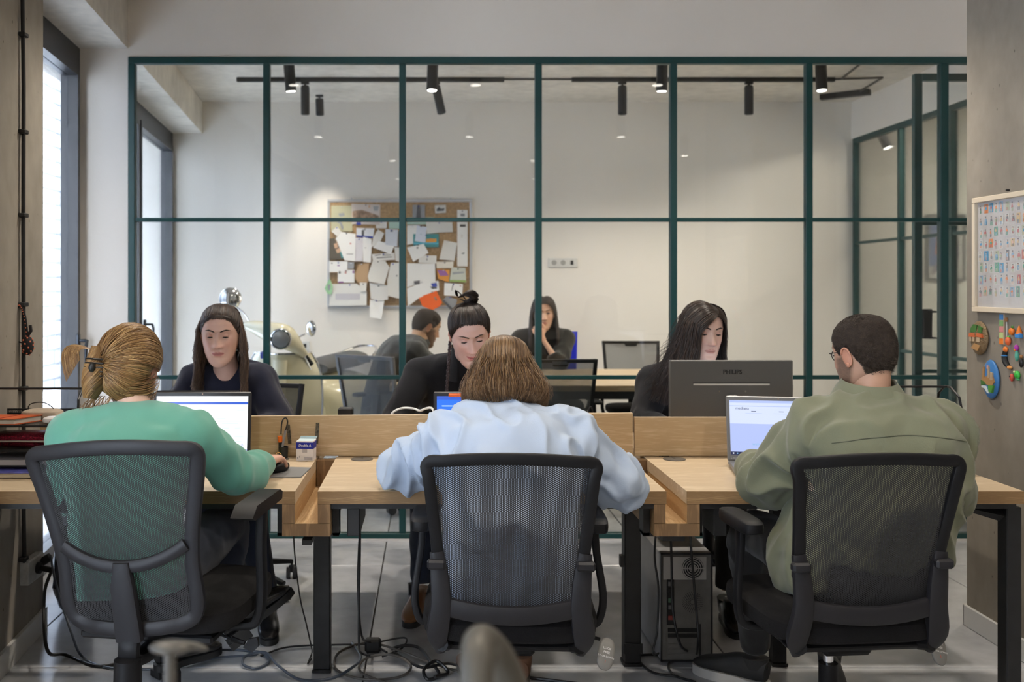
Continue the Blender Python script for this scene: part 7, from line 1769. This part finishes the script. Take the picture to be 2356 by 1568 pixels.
# ------------------------------------------------------------ 4 woman in navy, facing
NAVY = cloth('navy_tee', (.012, .014, .030), .25, 500)
HM4 = dirs(.06, -1, .16, .0)
r4, H4, b4_ = person('woman in a navy tee at the far left desk, brown hair half tied back', dict(
    nk_drop=.045, pelvis=(-.87, 4.46, .56), waist=V3((-.87, 4.42, .74)), chest=(-.865, 4.30, .92), neck=(-.86, 4.21, 1.025), lat=(-1, 0, 0), tw=1.08,
    shL=(-1.005, 4.26, .965), shR=(-.735, 4.26, .965), head=V3((-.868, 4.12, 1.172)), headM=HM4, skin=(.57, .36, .29), neckr=.050,
    armL=((-1.005, 4.26, .96), (-1.075, 4.22, .80), (-.98, 3.98, .79)), armR=((-.735, 4.26, .96), (-.635, 4.20, .80), (-.74, 3.97, .79)),
    hands=[dict(wrist=V3((-.98, 3.99, .785)), fwd=(.1, -1, -.1), up=(0, 0, 1), side=-1), dict(wrist=V3((-.74, 3.98, .785)), fwd=(-.1, -1, -.1), up=(0, 0, 1), side=1)],
    legs=[((-.95, 4.42, .54), (-.93, 4.02, .54), (-.90, 4.12, .11)), ((-.79, 4.42, .54), (-.74, 4.02, .54), (-.66, 4.0, .11))],
    top_name='tee_shirt', top_mat=NAVY, leg_mat=JEANS, leg_name='jeans', ease=.022, arm_ease=1.25, fold=.018, fold_at=[(-.62, 4.2, .85), (-1.08, 4.2, .85)], sm=6, vox=.0095, seed=1.2,
    shoes=[dict(heel=(-.90, 4.16, 0), toe=(-.92, 3.92, 0), up=(0, 0, 1), L_=.25, name='shoe', upper=BOOT, sole=SOLE), dict(heel=(-.66, 4.05, 0), toe=(-.62, 3.82, 0), up=(0, 0, 1), L_=.25, name='shoe', upper=BOOT, sole=SOLE)],
    face=dict(lips=(.42, .14, .14), open_=.26, lid=-.50), brow=(.03, .018, .012)))
rnd = random.Random(14)
B4 = [(.035, .020, .014), (.055, .032, .02), (.02, .012, .01)]; B4L = [(.11, .065, .04), (.16, .10, .06), (.07, .04, .026)]
p4 = focus_paths(900, (0, -.09, .07), .006, .01, -115, 115, lift=.004, rnd=rnd)
def p4r(z, a): return np.interp(z, [-.30, -.22, -.14, -.08, -.02, .03, .07, .10, .118, .128], [.112, .118, .112, .102, .094, .090, .080, .057, .03, .002])
def sh4(p):
    q = p.copy(); w = np.clip((-.05 - q[:, 2]) / .15, 0, 1); q[:, 1] += w * .055; q[:, 0] *= 1 - .12 * w; return q
f4_ = fall_paths(900, p4r, (lambda: rnd.uniform(72, 125), lambda: rnd.uniform(-125, -72)), rnd=rnd, part=(0, -.01), wave=.008, zend=(-.27, -.17), yscale=1.0, shift=sh4, top=.06, jit=.008)
f4_ += fall_paths(300, p4r, (lambda: rnd.uniform(115, 180), lambda: rnd.uniform(-180, -115)), rnd=rnd, part=(0, -.01), wave=.006, zend=(-.22, -.14), yscale=1.0)
hair_obj(r4, [cap(H4['M'], .004, (.02, .012, .009), line=lambda a: hairline(a) + .004), strands(p4, .0012, B4, H4['M'], .25), strands(f4_, .0013, B4L, H4['M'], .3, wav=.012)], HAIRK)
# ------------------------------------------------------------ 5 woman with the bun
BLKN = cloth('black_knit', (.008, .008, .010), .3, 500, .1)
HM5 = dirs(.10, -1, .42, .10)
r5, H5, b5 = person('woman in a black turtleneck leaning forward behind the middle desk, hair in a bun', dict(
    pelvis=(.12, 4.58, .58), waist=V3((.11, 4.52, .76)), chest=(.12, 4.36, .92), neck=(.145, 4.20, 1.06), lat=(-1, 0, 0), tw=1.0,
    shL=(-.045, 4.27, 1.0), shR=(.30, 4.27, .985), head=V3((.160, 4.06, 1.175)), headM=HM5, skin=(.66, .43, .37), neckr=.052,
    armL=((-.045, 4.27, .995), (-.155, 4.13, .81), (-.05, 3.90, .80)), armR=((.30, 4.27, .98), (.40, 4.12, .80), (.28, 3.92, .80)),
    hands=[dict(wrist=V3((-.04, 3.9, .79)), fwd=(.5, -1, -.1), up=(0, 0, 1), side=-1), dict(wrist=V3((.27, 3.92, .79)), fwd=(-.3, -1, -.1), up=(0, 0, 1), side=1)],
    legs=[((.04, 4.55, .55), (-.02, 4.12, .54), (-.035, 4.2, .12)), ((.20, 4.55, .55), (.24, 4.15, .54), (.26, 4.25, .12))],
    top_name='turtleneck_sweater', top_mat=BLKN, leg_mat=JEANS, leg_name='jeans', ease=.014, fold=.006, fold_at=[(-.13, 4.15, .85)], sm=6, vox=.009, seed=2.2,
    shoes=[dict(heel=(-.03, 4.24, 0), toe=(-.09, 4.0, 0), up=(0, 0, 1), L_=.25, name='shoe', upper=mat('brown_leather', (.20, .09, .035), .45), sole=SOLE), dict(heel=(.26, 4.3, 0), toe=(.28, 4.06, 0), up=(0, 0, 1), L_=.25, name='shoe', upper=BOOT, sole=SOLE)],
    face=dict(lips=(.55, .16, .17), open_=.26, lid=-.36, smile=1.0), brow=(.06, .035, .025), browname='brown'))
rnd = random.Random(21); B5 = [(.022, .014, .011), (.04, .026, .02), (.012, .008, .007)]
p5 = focus_paths(1100, (0, -.045, .125), .007, .01, -180, 180, lift=.006, rnd=rnd)
bun = []
for i in range(150):
    ph = rnd.uniform(0, 6.28); R0 = rnd.uniform(.006, .020); c0_ = np.array([-.004, -.045, .150]); q = []
    for t in np.linspace(0, 1, 14):
        a = t * 5.2 + .3; mid = c0_ + np.array([.026 * math.cos(a), .012 * math.sin(a * .7), .024 * math.sin(a)])
        q.append(mid + np.array([.011 * math.cos(ph + a) * R0 / .013, .012 * math.sin(ph + a), .010 * math.sin(ph)]))
    bun.append(np.array(q))
for i in range(70):
    s_ = rnd.uniform(-1, 1); q = [[-.045 * math.sin(t * 1.4) * 1.0 + .006 * s_, -.045 + .006 * s_, .128 + .030 * math.sin(t * 2.4) + .006 * rnd.uniform(-1, 1) * t] for t in np.linspace(0, 1, 8)]; bun.append(np.array(q))
for i in range(60):
    s_ = rnd.uniform(-1, 1); q = [[.03 * t * 1.2 + .02 * math.sin(t * 3) + .004 * s_, -.045 + .006 * s_, .135 + .05 * math.sin(t * 2.6) + .005 * s_] for t in np.linspace(0, 1, 9)]; bun.append(np.array(q))
hair_obj(r5, [cap(H5['M'], .005, (.013, .008, .007), line=lambda a: hairline(a) + .004), strands(p5, .0012, B5, H5['M'], .3), strands(bun, .0020, B5, H5['M'], .3)], HAIRK)
M5 = H5['M']
neck_band(r5, frame_M(V3((.148, 4.185, 1.08)), (-1, 0, 0), (0, -1, -.25)), [(.084, .080, .0, -.095), (.082, .078, .0, -.055), (.068, .068, .0, -.02), (.060, .062, .0, .03), (.062, .064, .0, .045), (.058, .06, 0, .035)], 'turtleneck', BLKN)
br_ = MB(); e0 = M5 @ V3((.080, -.02, -.03))
for k_ in range(26):
    t = k_ / 25; c_ = V3((e0.x - .018 * t, e0.y - .02 - .05 * t, e0.z - .26 * t)); 
    for s_ in (-1, 1): br_.ell(c_ + V3((.0035 * s_ * (1 if k_ % 2 else .6), 0, s_ * .002)), (.0042, .004, .0065), 8, 6)
br_.build('braid', mat('braid_dark', (.03, .016, .018), .5), r5, world=True)
MB().ell(M5 @ V3((.080, .0, -.045)), (.0035, .003, .012), 10, 8).build('earring', mat('silver_earring', (.8, .8, .8), .2, metal=1), r5, world=True)
# ------------------------------------------------------------ 6 long haired woman at the monitor
BSH = cloth('black_shirt', (.014, .014, .016), .15, 400, .1)
HM6 = dirs(.22, -1, .14, -.05)
r6, H6, b6 = person('woman with long dark hair in a black shirt behind the big monitor', dict(
    pelvis=(1.12, 4.56, .56), waist=V3((1.12, 4.50, .74)), chest=(1.12, 4.38, .90), neck=(1.14, 4.27, 1.03), lat=(-1, 0, 0), tw=1.02,
    shL=(.97, 4.32, .96), shR=(1.29, 4.31, .975), head=V3((1.140, 4.17, 1.178)), headM=HM6, skin=(.68, .46, .38), neckr=.05,
    armL=((.97, 4.32, .955), (.905, 4.20, .80), (.98, 3.98, .79)), armR=((1.29, 4.31, .97), (1.36, 4.2, .80), (1.25, 4.02, .79)),
    hands=[dict(wrist=V3((.98, 3.98, .79)), fwd=(.4, -1, -.1), up=(0, 0, 1), side=-1)],
    legs=[((1.04, 4.52, .54), (1.0, 4.12, .54), (1.03, 4.15, .12)), ((1.20, 4.52, .54), (1.25, 4.12, .54), (1.22, 4.1, .12))],
    top_name='shirt', top_mat=BSH, leg_mat=DTR, ease=.018, fold=.010, fold_at=[(.90, 4.2, .84)], sm=5, vox=.009, seed=5.2,
    shoes=[dict(heel=(1.03, 4.2, 0), toe=(1.05, 3.96, 0), up=(0, 0, 1), L_=.25, name='shoe', upper=BOOT, sole=SOLE), dict(heel=(1.22, 4.12, 0), toe=(1.20, 3.88, 0), up=(0, 0, 1), L_=.25, name='shoe', upper=BOOT, sole=SOLE)],
    face=dict(lips=(.50, .22, .19), open_=.22, lid=-.44), brow=(.05, .03, .022), browname='soft'))
rnd = random.Random(31); B6 = [(.014, .009, .007), (.026, .015, .011), (.04, .022, .014)]
# the person's right side (picture left) is the heavy curtain; parting on the other side
def p6r(z, a):
    b = np.interp(z, [-.30, -.20, -.12, -.06, 0, .04, .075, .10, .118, .130], [.150, .132, .118, .106, .099, .095, .084, .062, .034, .002])
    heavy = max(0, math.sin(a)); return b * (1 + .28 * heavy * np.interp(z, [-.2, 0, .06], [1, .35, 0])) - (.012 if a < 0 else 0) * np.interp(z, [-.2, -.0], [1, .2])
f6_ = fall_paths(1700, p6r, (lambda: rnd.uniform(33, 180), lambda: rnd.uniform(45, 110), lambda: rnd.uniform(-180, -70)), rnd=rnd, part=(-.022, .004), wave=.005, zend=(-.30, -.16), yscale=1.0, jit=.006)
f6_ += fall_paths(60, lambda z, a: p6r(z, a) + .012 * max(0, -z / .2), (lambda: rnd.uniform(60, 120),), rnd=rnd, part=(-.022, .004), wave=.018, zend=(-.30, -.2), yscale=1.0, jit=.02)
f6_ += part_paths(900, -.022, 1, 40, p6r, (-.30, -.16), rnd) + part_paths(600, -.022, -1, 58, p6r, (-.26, -.14), rnd, off=.009)
hair_obj(r6, [cap(H6['M'], .006, (.012, .008, .007), line=lambda a: hairline(a) + .004), shell(p6r, H6['M'], (.010, .007, .006), z0=-.26, z1=.04, a0=math.radians(36), a1=math.radians(285), sub=.010, yc=.0), strands(f6_, .0011, B6, H6['M'], .3, wav=.005)], HAIRK)
MB().ell(H6['M'] @ V3((-.080, .0, -.026)), (.004, .003, .006), 8, 6).build('earring', mat('gold', (.8, .6, .25), .2, metal=1), r6, world=True)
# ------------------------------------------------------------ 7 man in the grey shirt, back room
GSH = cloth('charcoal_shirt', (.045, .045, .043), .2, 300)
HM7 = dirs(1, .38, .38, .0)
r7, H7, b7 = person('man in a charcoal shirt with a beard, turned away in profile at the meeting table', dict(
    pelvis=(-.30, 6.48, .56), waist=V3((-.27, 6.49, .74)), chest=(-.19, 6.50, .90), neck=(-.075, 6.53, 1.0), lat=(.38, -1, 0), tw=1.15,
    shL=(-.21, 6.66, .96), shR=(-.10, 6.34, .945), head=V3((-.028, 6.58, 1.10)), headM=HM7, skin=(.50, .29, .17), neckr=.060,
    armL=((-.21, 6.66, .95), (-.08, 6.80, .80), (.10, 6.72, .80)), armR=((-.10, 6.34, .94), (.06, 6.30, .80), (.22, 6.42, .80)),
    hands=[dict(wrist=V3((.21, 6.42, .80)), fwd=(1, .4, -.1), up=(0, 0, 1), side=-1)],
    legs=[((-.25, 6.55, .54), (.05, 6.66, .54), (.08, 6.62, .12)), ((-.22, 6.38, .54), (.10, 6.42, .54), (.12, 6.4, .12))],
    top_name='shirt', top_mat=GSH, leg_mat=DTR, ease=.024, fold=.016, fold_at=[(-.2, 6.4, .8), (-.05, 6.32, .87)], sm=5, vox=.011, seed=8.2,
    face=dict(hair_col=(.035, .028, .022), beard=(.04, .028, .02), male=True, jaw=1.05), brow=(.02, .014, .01)))
v, f, c = cap(H7['M'], .003, (.1, .1, .1), bump=.003); build_raw('hair', v, f, CROP, r7)
neck_band(r7, frame_M(V3((-.085, 6.53, 1.0)), (.38, -1, 0), (1, .38, 0)), [(.080, .080, .0, -.03), (.070, .070, .0, .02), (.072, .072, .0, .024), (.088, .088, -.002, -.012)], 'collar', GSH)
# ------------------------------------------------------------ 8 woman at the meeting table, hand at her chin
BLZ = cloth('black_blazer', (.016, .015, .014), .2, 300)
HM8 = dirs(-.05, -1, .10, .0)
r8, H8, b8 = person('woman with long straight dark hair resting her chin on her hand behind the meeting table', dict(
    pelvis=(.86, 7.66, .56), waist=V3((.86, 7.60, .74)), chest=(.855, 7.52, .90), neck=(.85, 7.46, 1.03), lat=(-1, 0, 0), tw=1.05,
    shL=(.68, 7.48, .97), shR=(1.01, 7.48, .975), head=V3((.845, 7.42, 1.165)), headM=HM8, skin=(.60, .37, .26), neckr=.05,
    armL=((.68, 7.48, .965), (.63, 7.36, .82), (.80, 7.2, .80)), armR=((1.01, 7.48, .97), (.945, 7.28, .80), (.80, 7.30, 1.02)), sleeveR=.35,
    hands=[dict(wrist=V3((.815, 7.298, .995)), fwd=(-.45, .0, .8), up=(-.2, -1, .1), side=1, curl=(.9, 1.1, .6), sc_=.95)],
    top_name='blazer', top_mat=BLZ, ease=.020, fold=.010, fold_at=[(.95, 7.3, .82)], sm=5, vox=.011, seed=9.2,
    face=dict(lips=(.5, .2, .17), open_=.3, lid=-.05), brow=(.03, .02, .014)))
rnd = random.Random(41); B8 = [(.022, .013, .009), (.04, .024, .015), (.014, .009, .007)]
def p8r(z, a): return np.interp(z, [-.30, -.20, -.10, -.04, 0, .04, .075, .10, .118, .128], [.112, .112, .108, .102, .097, .093, .082, .06, .032, .002])
def sh8(p):
    q = p.copy(); w = np.clip((-.03 - q[:, 2]) / .12, 0, 1); q[:, 1] += w * .04; return q
f8_ = fall_paths(700, p8r, (lambda: rnd.uniform(62, 180), lambda: rnd.uniform(-180, -62)), rnd=rnd, part=(0, .0), wave=.002, zend=(-.30, -.24), yscale=1.0, shift=sh8)
f8_ += part_paths(350, 0, 1, 64, p8r, (-.30, -.24), rnd, shift=sh8) + part_paths(350, 0, -1, 64, p8r, (-.30, -.24), rnd, shift=sh8)
hair_obj(r8, [cap(H8['M'], .006, (.012, .008, .007)), shell(p8r, H8['M'], (.012, .008, .006), z0=-.26, z1=.04, a0=math.radians(75), a1=math.radians(285), sub=.010, yc=.0), strands(f8_, .0018, B8, H8['M'], .3)], HAIRK)
bpy.data.scenes.remove(TMP)
